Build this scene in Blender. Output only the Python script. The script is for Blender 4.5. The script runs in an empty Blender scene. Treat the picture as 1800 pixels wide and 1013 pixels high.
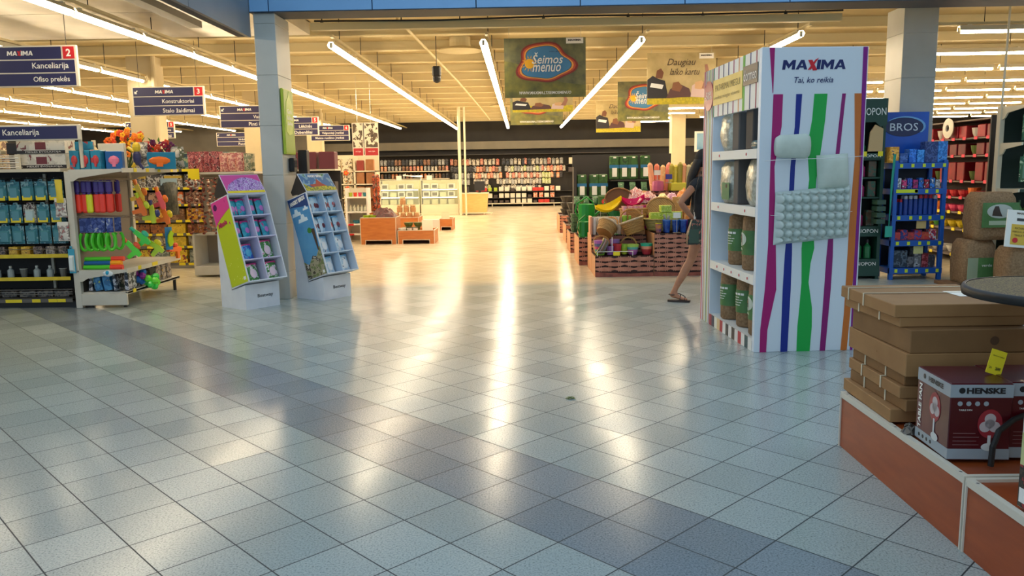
import bpy, math, random
from math import sin, cos, pi, radians
from mathutils import Matrix, Vector

# ---------------------------------------------------------------- camera, daylight, exposure
SC = bpy.context.scene
COL = SC.collection
cam_d = bpy.data.cameras.new('camera')
cam_d.sensor_width = 36.0
cam_d.lens = 1400.0 / 1800.0 * 36.0
cam_d.clip_start = 0.05
cam_d.clip_end = 200
cam = bpy.data.objects.new('camera', cam_d)
COL.objects.link(cam)
cam.matrix_world = (Matrix.Translation((0, 0, 1.45)) @ Matrix.Rotation(radians(0.74), 4, 'Z')
                    @ Matrix.Rotation(radians(90 - 8.37), 4, 'X') @ Matrix.Rotation(radians(-0.91), 4, 'Z'))
SC.camera = cam
SC.view_settings.view_transform = 'Standard'
SC.view_settings.look = 'None'
SC.view_settings.exposure = 0.12
SC.view_settings.gamma = 1.0
SC.view_settings.use_curve_mapping = False
try:
    SC.cycles.max_bounces = 7
    SC.cycles.diffuse_bounces = 4
    SC.cycles.glossy_bounces = 3
    SC.cycles.transmission_bounces = 4
    SC.cycles.transparent_max_bounces = 10
    SC.cycles.caustics_reflective = False
    SC.cycles.caustics_refractive = False
    SC.cycles.sample_clamp_indirect = 6.0
except Exception:
    pass
world = bpy.data.worlds.new('daylight')
SC.world = world
world.use_nodes = True
WBG = world.node_tree.nodes['Background']
WBG.inputs[0].default_value = (0.62, 0.82, 1.0, 1)
WBG.inputs[1].default_value = 1.12
LAMP_COL = (1.0, 0.82, 0.56)
LAMP_STR = 40.0

# ---------------------------------------------------------------- materials
def lin(c):
    c = c / 255.0
    return c / 12.92 if c <= 0.04045 else ((c + 0.055) / 1.055) ** 2.4
def rgb(c): return (lin(c[0]), lin(c[1]), lin(c[2]), 1)
MC = {}
def mat(c, rough=0.6, metal=0.0, name=None, spec=0.5, alpha=1.0, trans=0.0, emit=None, es=1.0, coat=0.0):
    key = ('m', tuple(c), rough, metal, spec, alpha, trans, emit, es, coat)
    if key in MC: return MC[key]
    m = bpy.data.materials.new(name or 'paint'); m.use_nodes = True
    b = m.node_tree.nodes['Principled BSDF']
    b.inputs['Base Color'].default_value = rgb(c)
    b.inputs['Roughness'].default_value = rough
    b.inputs['Metallic'].default_value = metal
    b.inputs['Specular IOR Level'].default_value = spec
    if alpha < 1: b.inputs['Alpha'].default_value = alpha
    if trans: b.inputs['Transmission Weight'].default_value = trans
    if coat: b.inputs['Coat Weight'].default_value = coat
    if emit:
        b.inputs['Emission Color'].default_value = rgb(emit); b.inputs['Emission Strength'].default_value = es
    MC[key] = m
    return m
class NT:
    def __init__(s, name):
        s.m = bpy.data.materials.new(name); s.m.use_nodes = True; s.t = s.m.node_tree
        s.b = s.t.nodes['Principled BSDF']
    def n(s, typ, **kw):
        x = s.t.nodes.new(typ)
        for k, v in kw.items(): setattr(x, k, v)
        return x
    def l(s, a, b): s.t.links.new(a, b)
    def math(s, op, a, b=None, c=None):
        x = s.n('ShaderNodeMath', operation=op)
        for i, v in enumerate((a, b, c)):
            if v is None: continue
            if hasattr(v, 'is_output'): s.l(v, x.inputs[i])
            else: x.inputs[i].default_value = v
        return x.outputs[0]
    def mix(s, f, a, b):
        x = s.n('ShaderNodeMix', data_type='RGBA')
        for sock, v in ((x.inputs[0], f), (x.inputs[6], a), (x.inputs[7], b)):
            if hasattr(v, 'is_output'): s.l(v, sock)
            else: sock.default_value = v
        return x.outputs[2]
    def obj(s, scale=1.0, rnd=True):
        tc = s.n('ShaderNodeTexCoord'); o = tc.outputs['Object']
        if rnd:
            oi = s.n('ShaderNodeObjectInfo')
            v = s.n('ShaderNodeVectorMath', operation='ADD')
            k = s.math('MULTIPLY', oi.outputs['Random'], 37.0)
            s.l(o, v.inputs[0]); s.l(k, v.inputs[1]); o = v.outputs[0]
        if scale != 1.0:
            v = s.n('ShaderNodeVectorMath', operation='SCALE'); v.inputs[3].default_value = scale
            s.l(o, v.inputs[0]); o = v.outputs[0]
        return o
def ramp(nt, fac, stops, const=True):
    r = nt.n('ShaderNodeValToRGB'); cr = r.color_ramp
    if const: cr.interpolation = 'CONSTANT'
    while len(cr.elements) > 1: cr.elements.remove(cr.elements[-1])
    cr.elements[0].position = stops[0][0]; cr.elements[0].color = rgb(stops[0][1])
    for p, c in stops[1:]:
        e = cr.elements.new(p); e.color = rgb(c)
    nt.l(fac, r.inputs[0])
    return r.outputs[0]
def printed(cols, scale=18, rough=0.4, name='printed_card', stretch=(1, 1, 1)):
    """printed packaging: patches of the given ink colours, different on every pack"""
    key = ('p', tuple(cols), scale, rough, stretch)
    if key in MC: return MC[key]
    nt = NT(name); o = nt.obj(1.0)
    mp = nt.n('ShaderNodeMapping'); nt.l(o, mp.inputs[0]); mp.inputs['Scale'].default_value = [scale * s for s in stretch]
    no = nt.n('ShaderNodeTexNoise'); no.inputs['Scale'].default_value = 1.0; no.inputs['Detail'].default_value = 3; no.inputs['Distortion'].default_value = 0.6
    nt.l(mp.outputs[0], no.inputs['Vector'])
    n = len(cols)
    stops = [(0.0, cols[0])] + [(0.36 + 0.28 * i / max(1, n - 1), cols[i]) for i in range(1, n)]
    c = ramp(nt, no.outputs['Fac'], stops)
    nt.l(c, nt.b.inputs['Base Color']); nt.b.inputs['Roughness'].default_value = rough
    MC[key] = nt.m
    return nt.m
def noisy(c, c2=None, scale=8, rough=0.6, metal=0.0, bump=0.0, name='surface', stretch=(1, 1, 1), detail=4):
    c2 = c2 or tuple(max(0, int(v * 0.82)) for v in c)
    key = ('n', tuple(c), tuple(c2), scale, rough, metal, bump, stretch)
    if key in MC: return MC[key]
    nt = NT(name); o = nt.obj(1.0)
    mp = nt.n('ShaderNodeMapping'); nt.l(o, mp.inputs[0]); mp.inputs['Scale'].default_value = [scale * s for s in stretch]
    no = nt.n('ShaderNodeTexNoise'); no.inputs['Scale'].default_value = 1.0; no.inputs['Detail'].default_value = detail
    nt.l(mp.outputs[0], no.inputs['Vector'])
    nt.l(ramp(nt, no.outputs['Fac'], [(0.3, c), (0.7, c2)], const=False), nt.b.inputs['Base Color'])
    nt.b.inputs['Roughness'].default_value = rough; nt.b.inputs['Metallic'].default_value = metal
    if bump:
        bp = nt.n('ShaderNodeBump'); bp.inputs['Strength'].default_value = bump; bp.inputs['Distance'].default_value = 0.01
        nt.l(no.outputs['Fac'], bp.inputs['Height']); nt.l(bp.outputs[0], nt.b.inputs['Normal'])
    MC[key] = nt.m
    return nt.m

WHITE = mat((232, 230, 224), 0.45, name='white_enamel')
CREAM = mat((226, 214, 186), 0.5, name='cream_enamel')
BLACK = mat((24, 22, 22), 0.5, name='black')
DARK = mat((46, 42, 40), 0.6, name='dark_grey')
GREY = mat((140, 140, 138), 0.5, name='grey')
STEEL = mat((190, 190, 190), 0.3, 0.9, name='steel')
YEL = mat((236, 214, 30), 0.5, name='yellow_tag')
RED = mat((200, 30, 36), 0.5, name='red')
NAVY = mat((40, 38, 84), 0.45, name='navy')
LETW = mat((240, 238, 232), 0.5, name='white_lettering')
PRICE = mat((240, 236, 228), 0.5, name='price_card')

# ---------------------------------------------------------------- mesh building
class MB:
    def __init__(s): s.v = []; s.f = []; s.m = []; s.M = None
    def add(s, vs, fs, m=0):
        b = len(s.v)
        if s.M is not None: vs = [tuple(s.M @ Vector(v)) for v in vs]
        s.v += [tuple(v) for v in vs]; s.f += [tuple(b + i for i in f) for f in fs]; s.m += [m] * len(fs)
        return s
    def box(s, x0, x1, y0, y1, z0, z1, m=0):
        x0, x1 = min(x0, x1), max(x0, x1); y0, y1 = min(y0, y1), max(y0, y1); z0, z1 = min(z0, z1), max(z0, z1)
        return s.add([(x0, y0, z0), (x1, y0, z0), (x1, y1, z0), (x0, y1, z0), (x0, y0, z1), (x1, y0, z1), (x1, y1, z1), (x0, y1, z1)],
                     [(3, 2, 1, 0), (4, 5, 6, 7), (0, 1, 5, 4), (1, 2, 6, 5), (2, 3, 7, 6), (3, 0, 4, 7)], m)
    def cbox(s, x0, x1, y0, y1, z0, z1, b=0.01, m=0):
        """box with chamfered edges"""
        vs = []; X = (x0, x1); Y = (y0, y1); Z = (z0, z1); idx = {}
        for i in (0, 1):
            for j in (0, 1):
                for k in (0, 1):
                    dx = b if i == 0 else -b; dy = b if j == 0 else -b; dz = b if k == 0 else -b
                    for a, p in (('x', (X[i], Y[j] + dy, Z[k] + dz)), ('y', (X[i] + dx, Y[j], Z[k] + dz)), ('z', (X[i] + dx, Y[j] + dy, Z[k]))):
                        idx[(i, j, k, a)] = len(vs); vs.append(p)
        I = idx; fs = []
        for i in (0, 1):
            q = [I[(i, 0, 0, 'x')], I[(i, 1, 0, 'x')], I[(i, 1, 1, 'x')], I[(i, 0, 1, 'x')]]; fs.append(q if i else q[::-1])
        for j in (0, 1):
            q = [I[(0, j, 0, 'y')], I[(1, j, 0, 'y')], I[(1, j, 1, 'y')], I[(0, j, 1, 'y')]]; fs.append(q[::-1] if j else q)
        for k in (0, 1):
            q = [I[(0, 0, k, 'z')], I[(1, 0, k, 'z')], I[(1, 1, k, 'z')], I[(0, 1, k, 'z')]]; fs.append(q if k else q[::-1])
        for i in (0, 1):
            for j in (0, 1):
                q = [I[(i, j, 0, 'x')], I[(i, j, 0, 'y')], I[(i, j, 1, 'y')], I[(i, j, 1, 'x')]]; fs.append(q if (i + j) % 2 else q[::-1])
                q = [I[(i, 0, j, 'x')], I[(i, 0, j, 'z')], I[(i, 1, j, 'z')], I[(i, 1, j, 'x')]]; fs.append(q if not (i + j) % 2 else q[::-1])
                q = [I[(0, i, j, 'y')], I[(0, i, j, 'z')], I[(1, i, j, 'z')], I[(1, i, j, 'y')]]; fs.append(q if (i + j) % 2 else q[::-1])
                for k in (0, 1):
                    q = [I[(i, j, k, 'x')], I[(i, j, k, 'y')], I[(i, j, k, 'z')]]; fs.append(q if (i + j + k) % 2 else q[::-1])
        return s.add(vs, fs, m)
    def loft(s, rings, m=0, caps=True, closed=True):
        n = len(rings[0]); vs = [p for r in rings for p in r]; fs = []
        for i in range(len(rings) - 1):
            for j in range(n if closed else n - 1):
                k = (j + 1) % n
                fs.append((i * n + j, i * n + k, (i + 1) * n + k, (i + 1) * n + j))
        if caps:
            fs.append(tuple(range(n))[::-1]); fs.append(tuple((len(rings) - 1) * n + j for j in range(n)))
        return s.add(vs, fs, m)
    def lathe(s, prof, c=(0, 0, 0), seg=12, m=0, caps=True, sx=1, sy=1):
        return s.loft([[(c[0] + r * sx * cos(2 * pi * j / seg), c[1] + r * sy * sin(2 * pi * j / seg), c[2] + z) for j in range(seg)] for r, z in prof], m, caps)
    def cyl(s, c, r, z0, z1, seg=10, m=0): return s.lathe([(r, z0), (r, z1)], c, seg, m)
    def tube(s, pts, r, seg=6, m=0, caps=True):
        pts = [Vector(p) for p in pts]; rs = r if isinstance(r, (list, tuple)) else [r] * len(pts); rings = []
        n0 = None
        for i, p in enumerate(pts):
            d = (pts[min(i + 1, len(pts) - 1)] - pts[max(i - 1, 0)])
            if d.length < 1e-9: d = Vector((0, 0, 1))
            d.normalize()
            if n0 is None:
                a = Vector((0, 0, 1)) if abs(d.z) < 0.9 else Vector((1, 0, 0)); n0 = d.cross(a).normalized()
            else:
                n0 = (n0 - d * n0.dot(d)); n0 = n0.normalized() if n0.length > 1e-6 else d.orthogonal().normalized()
            b = d.cross(n0)
            rings.append([tuple(p + (n0 * cos(2 * pi * j / seg) + b * sin(2 * pi * j / seg)) * rs[i]) for j in range(seg)])
        return s.loft(rings, m, caps)
    def ell(s, c, r, seg=10, rings=6, m=0):
        prof = []
        out = []
        for i in range(rings + 1):
            t = -pi / 2 + pi * i / rings; k = max(cos(t), 0.02)
            out.append([(c[0] + r[0] * k * cos(2 * pi * j / seg), c[1] + r[1] * k * sin(2 * pi * j / seg), c[2] + r[2] * sin(t)) for j in range(seg)])
        return s.loft(out, m)
    def prism(s, poly, d0, d1, plane='xz', m=0):
        """poly of 2D points extruded along the third axis from d0 to d1"""
        def P(a, b, d): return {'xz': (a, d, b), 'xy': (a, b, d), 'yz': (d, a, b)}[plane]
        n = len(poly); vs = [P(a, b, d0) for a, b in poly] + [P(a, b, d1) for a, b in poly]
        fs = [tuple(range(n)), tuple(range(2 * n - 1, n - 1, -1))] + [(j, n + j, n + (j + 1) % n, (j + 1) % n) for j in range(n)]
        return s.add(vs, fs, m)
    def strip(s, left, right, y0, y1, m=0):
        """band between two edge lists (x, z), extruded y0..y1"""
        for i in range(len(left) - 1):
            s.prism([left[i], right[i], right[i + 1], left[i + 1]], y0, y1, 'xz', m)
        return s
    def grid(s, nu, nv, fn, m=0, closed_u=False):
        vs = [fn(i / nu, j / nv) for i in range(nu + 1) for j in range(nv + 1)]
        fs = [(i * (nv + 1) + j, (i + 1) * (nv + 1) + j, (i + 1) * (nv + 1) + j + 1, i * (nv + 1) + j + 1) for i in range(nu) for j in range(nv)]
        return s.add(vs, fs, m)
    def mesh(s, name, mats, smooth=False):
        me = bpy.data.meshes.new(name); me.from_pydata(s.v, [], s.f)
        for m in (mats if isinstance(mats, (list, tuple)) else [mats]): me.materials.append(m)
        if len(me.materials) > 1: me.polygons.foreach_set('material_index', s.m)
        if smooth: me.polygons.foreach_set('use_smooth', [True] * len(me.polygons))
        me.update()
        return me
    def build(s, name, mats, parent=None, smooth=False, fix=False, loc=None, rot=None):
        me = s.mesh(name, mats, smooth)
        if fix or smooth:
            import bmesh
            bm = bmesh.new(); bm.from_mesh(me); bmesh.ops.recalc_face_normals(bm, faces=bm.faces[:]); bm.to_mesh(me); bm.free()
        return put(name, me, parent, loc, rot)
def put(name, data, parent=None, loc=None, rot=None):
    o = bpy.data.objects.new(name, data); COL.objects.link(o)
    if parent is not None: o.parent = parent
    if loc is not None: o.location = loc
    if rot is not None: o.rotation_euler = rot
    return o
def box(name, m, x0, x1, y0, y1, z0, z1, parent=None, b=0.0):
    mb = MB()
    mb.cbox(x0, x1, y0, y1, z0, z1, b) if b else mb.box(x0, x1, y0, y1, z0, z1)
    return mb.build(name, m, parent)
def tag(o, label=None, cat=None, group=None, kind=None):
    if label: o['label'] = label
    if cat: o['category'] = cat
    if group: o['group'] = group
    if kind: o['kind'] = kind
    return o
def thing(name, label, cat, loc=(0, 0, 0), rz=0.0, group=None):
    o = put(name, None, None, loc, (0, 0, rz)); o.empty_display_size = 0.1
    return tag(o, label, cat, group)
def dup(root, loc=None, rz=None, rot=None, scale=None):
    r = root.copy(); COL.objects.link(r)
    if loc is not None: r.location = loc
    if rz is not None: r.rotation_euler = (0, 0, rz)
    if rot is not None: r.rotation_euler = rot
    if scale is not None: r.scale = scale
    for ch in KIDS(root):
        c = ch.copy(); COL.objects.link(c); c.parent = r
        for g in KIDS(ch):
            d = g.copy(); COL.objects.link(d); d.parent = c
    return r
def KIDS(o):
    return [c for c in o.children]
def struct(o): o['kind'] = 'structure'; return o

# labels counted along a shelf are written once everything stands
PEND = []
ORD = ['first', 'second', 'third', 'fourth', 'fifth', 'sixth', 'seventh', 'eighth', 'ninth', 'tenth', 'eleventh', 'twelfth', 'thirteenth',
       'fourteenth', 'fifteenth', 'sixteenth', 'seventeenth', 'eighteenth', 'nineteenth', 'twentieth']
def nth(i):
    if i < 20: return ORD[i]
    t = {2: 'twenty', 3: 'thirty', 4: 'forty'}[(i + 1) // 10]
    return (t[:-1] + 'ieth') if (i + 1) % 10 == 0 else t + '-' + ORD[(i + 1) % 10 - 1]
def lab(o, desc, where, cat, group=None, key=None, along='from the left'):
    o['category'] = cat
    if group: o['group'] = group
    PEND.append((desc, where, along, key if key is not None else None, o))
    return o
def flush_labels():
    by = {}
    bpy.context.view_layer.update()
    def cx(o):
        if o.type == 'MESH': return sum((o.matrix_world @ Vector(c)).x for c in o.bound_box) / 8
        return o.matrix_world.translation.x
    for d, w, a, k, o in PEND: by.setdefault((d, w, a), []).append((cx(o) if k is None else k, len(by), o))
    for (d, w, a), L in by.items():
        if len(L) == 1: L[0][2]['label'] = d + ' ' + w
        else:
            L.sort(key=lambda t: t[0])
            for i, t in enumerate(L): t[2]['label'] = nth(i) + ' ' + d + ' ' + a + ', ' + w
    for o in bpy.data.objects:
        n = len(str(o.get('label', '')).split())
        if n > 16: print('LONG', n, o['label'])
    PEND.clear()

# ---------------------------------------------------------------- lettering
TC = {}
def textmesh(s, shear=0.0, bold=0.0, res=2):
    key = (s, shear, bold)
    if key in TC: return TC[key]
    cu = bpy.data.curves.new('lettering', 'FONT'); cu.body = s; cu.size = 1.0; cu.shear = shear; cu.offset = bold; cu.resolution_u = res
    cu.extrude = 0.0
    ob = bpy.data.objects.new('lettering', cu); COL.objects.link(ob)
    dg = bpy.context.evaluated_depsgraph_get(); dg.update()
    me = bpy.data.meshes.new_from_object(ob.evaluated_get(dg))
    vs = [tuple(v.co) for v in me.vertices]; fs = [tuple(p.vertices) for p in me.polygons]
    bpy.data.objects.remove(ob); bpy.data.curves.remove(cu); bpy.data.meshes.remove(me)
    if not vs: return None
    x0 = min(v[0] for v in vs); x1 = max(v[0] for v in vs); y0 = min(v[1] for v in vs); y1 = max(v[1] for v in vs)
    TC[key] = (vs, fs, x0, x1, y0, y1)
    return TC[key]
def put_text(mb, s, o, right, up, w=None, h=None, m=0, shear=0.0, bold=0.0, align='c', lift=0.0015):
    """letters into a mesh builder: o = anchor (centre, or left end for align l), right/up = directions, w/h = overall size in metres"""
    T = textmesh(s, shear, bold)
    if T is None: return mb
    vs, fs, x0, x1, y0, y1 = T
    sx = (w / (x1 - x0)) if w else None; sy = (h / (y1 - y0)) if h else None
    if sx is None: sx = sy
    if sy is None: sy = sx
    r = Vector(right).normalized(); u = Vector(up).normalized(); n = r.cross(u); o = Vector(o)
    cx = (x0 + x1) / 2 if align == 'c' else (x0 if align == 'l' else x1)
    cy = (y0 + y1) / 2
    out = [tuple(o + r * ((v[0] - cx) * sx) + u * ((v[1] - cy) * sy) + n * lift) for v in vs]
    mb.add(out, fs, m)
    return mb
def letters(parent, items, m, name='lettering'):
    """items: (text, anchor, right, up, w, h, opts)"""
    for it in items:
        mb = MB(); put_text(mb, it[0], it[1], it[2], it[3], it[4], it[5], **(it[6] if len(it) > 6 else {})); o = mb.build(name, m, parent)
    return o
def tags(parent, boxes, m, name='price_tag'):
    for b in boxes: MB().box(*b).build(name, m, parent)
RX, UZ = (1, 0, 0), (0, 0, 1)
GLY = {'M': [[(0, 0), (.24, 0), (.24, .55), (.5, .1), (.76, .55), (.76, 0), (1, 0), (1, 1), (.74, 1), (.5, .56), (.26, 1), (0, 1)]], 'I': [[(.1, 0), (.9, 0), (.9, 1), (.1, 1)]],
       'A': [[(0, 0), (.26, 0), (.60, 1), (.36, 1)], [(.74, 0), (1, 0), (.64, 1), (.46, 1), (.46, .8)], [(.2, .2), (.8, .2), (.74, .38), (.28, .38)]]}
def logo(parent, cx, y, cz, w, h, m, red):
    '''the store's word mark: heavy slightly leaning capitals around a brush-like red cross'''
    W = {'M': .215, 'A': .20, 'I': .075}; x = cx - w / 2; b = MB(); sl = .12 * h
    for ch in 'MAXIMA':
        if ch == 'X': x += w * .125; continue
        k = W[ch] * w / 1.03
        for i, poly in enumerate(GLY[ch]): b.prism([(x + u * k * .94 + sl * v, cz - h / 2 + v * h) for u, v in poly], y - .0015 - .0002 * i, y, 'xz')
        x += k
    b.build('lettering', m, parent)
    c = cx - w / 2 + w * (.403 + .062) + sl * .5; q = w * .075
    MB().prism([(c - q, cz - h * .55), (c - q * .35, cz - h * .52), (c + q * 1.25, cz + h * .72), (c + q * .55, cz + h * .52)], y - .003, y - .0016, 'xz').prism([(c + q * .1, cz - h * .62), (c + q * .95, cz - h * .58), (c - q * .1, cz + h * .5), (c - q * .95, cz + h * .48)], y - .0035, y - .0016, 'xz').build('red_cross_mark', red, parent)
# ---------------------------------------------------------------- floor: 30 cm terrazzo tiles laid on the diagonal, warmer tiles inside the shop
def floor_mat():
    nt = NT('terrazzo_tiles'); tc = nt.n('ShaderNodeTexCoord'); P = tc.outputs['Object']
    def dot(vx, vy, a):
        d = nt.n('ShaderNodeVectorMath', operation='DOT_PRODUCT'); nt.l(P, d.inputs[0]); d.inputs[1].default_value = (vx, vy, 0)
        return nt.math('ADD', d.outputs['Value'], a)
    I = dot(2.33744, -2.35867, 9.6774); J = dot(2.35867, 2.33744, -7.2132)
    sep = nt.n('ShaderNodeSeparateXYZ'); nt.l(P, sep.inputs[0]); Y = sep.outputs[1]
    fi = nt.math('FRACT', I); fj = nt.math('FRACT', J)
    ei = nt.math('MINIMUM', fi, nt.math('SUBTRACT', 1.0, fi)); ej = nt.math('MINIMUM', fj, nt.math('SUBTRACT', 1.0, fj))
    e = nt.math('MINIMUM', ei, ej)
    grout = nt.math('LESS_THAN', e, 0.0095)
    cv = nt.n('ShaderNodeCombineXYZ'); nt.l(nt.math('FLOOR', I), cv.inputs[0]); nt.l(nt.math('FLOOR', J), cv.inputs[1])
    wn = nt.n('ShaderNodeTexWhiteNoise', noise_dimensions='3D'); nt.l(cv.outputs[0], wn.inputs[0])
    tone = wn.outputs['Value']
    sp = nt.n('ShaderNodeTexNoise'); sp.inputs['Scale'].default_value = 120; sp.inputs['Detail'].default_value = 5; sp.inputs['Roughness'].default_value = .75; nt.l(P, sp.inputs['Vector'])
    spk = nt.n('ShaderNodeTexVoronoi'); spk.inputs['Scale'].default_value = 170; nt.l(P, spk.inputs['Vector'])
    big = nt.n('ShaderNodeTexNoise'); big.inputs['Scale'].default_value = 1.3; big.inputs['Detail'].default_value = 3; nt.l(P, big.inputs['Vector'])
    speck = ramp(nt, sp.outputs['Fac'], [(0.32, (94, 106, 106)), (0.46, (166, 178, 176)), (0.72, (194, 202, 200))], const=False)
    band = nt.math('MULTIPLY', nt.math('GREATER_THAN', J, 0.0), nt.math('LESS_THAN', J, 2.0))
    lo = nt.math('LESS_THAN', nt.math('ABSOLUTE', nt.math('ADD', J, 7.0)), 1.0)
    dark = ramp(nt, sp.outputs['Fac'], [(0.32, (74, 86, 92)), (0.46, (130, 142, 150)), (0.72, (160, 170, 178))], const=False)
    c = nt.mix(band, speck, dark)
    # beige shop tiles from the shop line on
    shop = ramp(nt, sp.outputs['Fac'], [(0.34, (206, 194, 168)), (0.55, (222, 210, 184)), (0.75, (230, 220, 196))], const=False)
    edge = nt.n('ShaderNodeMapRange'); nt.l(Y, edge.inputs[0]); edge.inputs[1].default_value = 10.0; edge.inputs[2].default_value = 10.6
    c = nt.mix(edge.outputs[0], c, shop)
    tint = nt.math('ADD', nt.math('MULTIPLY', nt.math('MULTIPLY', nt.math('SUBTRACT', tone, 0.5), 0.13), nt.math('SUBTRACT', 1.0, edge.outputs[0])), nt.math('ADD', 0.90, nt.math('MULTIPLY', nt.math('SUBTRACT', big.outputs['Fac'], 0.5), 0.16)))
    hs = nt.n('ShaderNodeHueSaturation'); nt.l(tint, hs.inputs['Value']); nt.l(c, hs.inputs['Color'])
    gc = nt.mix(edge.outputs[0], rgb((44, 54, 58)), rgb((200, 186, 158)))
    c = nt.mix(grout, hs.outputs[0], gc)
    nt.l(c, nt.b.inputs['Base Color'])
    r = nt.math('ADD', 0.175, nt.math('MULTIPLY', tone, 0.07))
    r = nt.math('ADD', r, nt.math('MULTIPLY', grout, 0.4))
    nt.l(r, nt.b.inputs['Roughness'])
    nt.b.inputs['Specular IOR Level'].default_value = 0.36
    # each tile lies very slightly out of level, plus the mild waviness of the polish
    g = nt.n('ShaderNodeNewGeometry')
    vm = nt.n('ShaderNodeVectorMath', operation='SUBTRACT'); nt.l(wn.outputs['Color'], vm.inputs[0]); vm.inputs[1].default_value = (0.5, 0.5, 0.5)
    sc_ = nt.n('ShaderNodeVectorMath', operation='SCALE'); nt.l(vm.outputs[0], sc_.inputs[0]); nt.l(nt.math('SUBTRACT', 0.009, nt.math('MULTIPLY', edge.outputs[0], 0.009)), sc_.inputs[3])
    ad = nt.n('ShaderNodeVectorMath', operation='ADD'); nt.l(g.outputs['Normal'], ad.inputs[0]); nt.l(sc_.outputs[0], ad.inputs[1])
    nm = nt.n('ShaderNodeVectorMath', operation='NORMALIZE'); nt.l(ad.outputs[0], nm.inputs[0])
    bp = nt.n('ShaderNodeBump'); bp.inputs['Strength'].default_value = 0.04; bp.inputs['Distance'].default_value = 0.001
    nt.l(sp.outputs['Fac'], bp.inputs['Height']); nt.l(nm.outputs[0], bp.inputs['Normal']); nt.l(bp.outputs[0], nt.b.inputs['Normal'])
    return nt.m
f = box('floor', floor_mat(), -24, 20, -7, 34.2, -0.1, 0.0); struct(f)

CEIL = noisy((194, 176, 130), (184, 166, 122), 3, 0.7, name='painted_deck')
CEILB = mat((212, 196, 152), 0.6, name='painted_steel')
WALLD = noisy((50, 48, 48), (42, 40, 42), 2, 0.8, name='dark_wall')
WALLG = noisy((128, 122, 108), (118, 112, 100), 2, 0.8, name='grey_wall')
WALLC = noisy((206, 192, 158), (196, 182, 150), 2, 0.7, name='cream_wall')
FASB = noisy((128, 176, 222), (120, 166, 212), 2, 0.35, name='blue_cladding')
FASS = mat((50, 62, 76), 0.6, name='joint')
FASG = noisy((112, 122, 132), (104, 114, 124), 2, 0.4, name='grey_cladding')
COLG = noisy((188, 188, 182), (178, 178, 172), 3, 0.4, name='column_cladding')

# ceiling deck over the shop, back and side walls
struct(box('ceiling', CEIL, -24, 20, 9.6, 34.2, 3.62, 3.74))
for i in range(16):
    y = 10.75 + 1.48 * i
    o = MB().box(-23.9, 19.9, y, y + 0.10, 3.49, 3.62).box(-23.9, 19.9, y - 0.03, y + 0.13, 3.47, 3.49).build('ceiling_beam', CEILB); struct(o)
struct(box('wall_back', WALLD, -24, 20, 33.9, 34.2, 0, 3.62))
struct(box('trim_1', WALLG, -9.0, 9.0, 33.6, 33.9, 2.36, 2.68))
struct(box('wall_left', WALLC, -24.2, -24, 0, 34.2, 0, 3.7))
struct(box('wall_right', WALLC, 20, 20.2, -7, 34.2, 0, 3.7))
struct(MB().box(-14.5, -8.2, 32.6, 32.9, 2.0, 3.4).build('trim_2', noisy((92, 86, 76), (80, 76, 68), 2, 0.5, name='bulkhead')))

# galvanised soffit over the stationery side
def galv():
    nt = NT('galvanised_sheet'); o = nt.obj(1.0, False)
    v = nt.n('ShaderNodeTexVoronoi'); v.inputs['Scale'].default_value = 2.2; nt.l(o, v.inputs['Vector'])
    no = nt.n('ShaderNodeTexNoise'); no.inputs['Scale'].default_value = 1.6; no.inputs['Detail'].default_value = 6; nt.l(o, no.inputs['Vector'])
    f = nt.math('ADD', nt.math('MULTIPLY', no.outputs['Fac'], 0.8), nt.math('MULTIPLY', v.outputs['Distance'], 0.3))
    nt.l(ramp(nt, f, [(0.25, (150, 146, 136)), (0.75, (196, 190, 176))], const=False), nt.b.inputs['Base Color'])
    nt.b.inputs['Metallic'].default_value = 0.55; nt.b.inputs['Roughness'].default_value = 0.34
    bp = nt.n('ShaderNodeBump'); bp.inputs['Strength'].default_value = 0.25; bp.inputs['Distance'].default_value = 0.03
    nt.l(no.outputs['Fac'], bp.inputs['Height']); nt.l(bp.outputs[0], nt.b.inputs['Normal'])
    return nt.m
GALV = galv()
o = MB()
for k in range(6): o.box(-9.9, -3.02, 1.0 + k * 1.82, 1.0 + k * 1.82 + 1.80, 3.44, 3.62)
struct(o.build('ceiling_soffit', GALV))
struct(box('ceiling_side', CEIL, -24, -9.9, 1.0, 9.6, 3.62, 3.74))
struct(box('ceiling_front', CEIL, -9.9, -3.0, 1.0, 11.9, 3.62, 3.74))

# blue fascia panels over the shop entrance, joints every 1.15 m, and the grey one running towards the viewer
o = MB(); xs = [-2.99] + [-2.77 + 1.152 * k for k in range(0, 16)]
for a, b in zip(xs[:-1], xs[1:]): o.box(a + 0.006, b - 0.006, 9.16, 9.2, 3.245, 4.6)
struct(o.build('wall_fascia', FASB))
struct(MB().box(-2.99, 14.2, 9.2, 9.24, 3.25, 4.6).box(-2.99, 14.2, 9.165, 9.6, 3.235, 3.243).build('wall_fascia_backing', FASS))
struct(MB().box(-2.99, 14.2, 9.24, 9.62, 3.30, 3.62).box(-2.99, 14.2, 9.62, 9.9, 3.44, 3.62).build('trim_3', CEILB))
o = MB()
for k in range(6): o.box(-3.03, -2.99, 9.19 - 1.7 * (k + 1) + 0.006, 9.19 - 1.7 * k - 0.006, 2.97, 4.6)
struct(o.build('wall_fascia_side', FASG))
struct(MB().box(-3.14, -3.031, -1.0, 9.19, 2.98, 4.6).build('wall_fascia_side_backing', FASS))

struct(box('ceiling_light_block', WALLC, 1.9, 14.2, -7, 4.6, 4.6, 4.7)); struct(box('wall_light_block', WALLC, 4.3, 4.4, -7, 2.2, 0, 4.6))  # unseen slab and wall added to keep daylight off the right foreground
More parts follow.
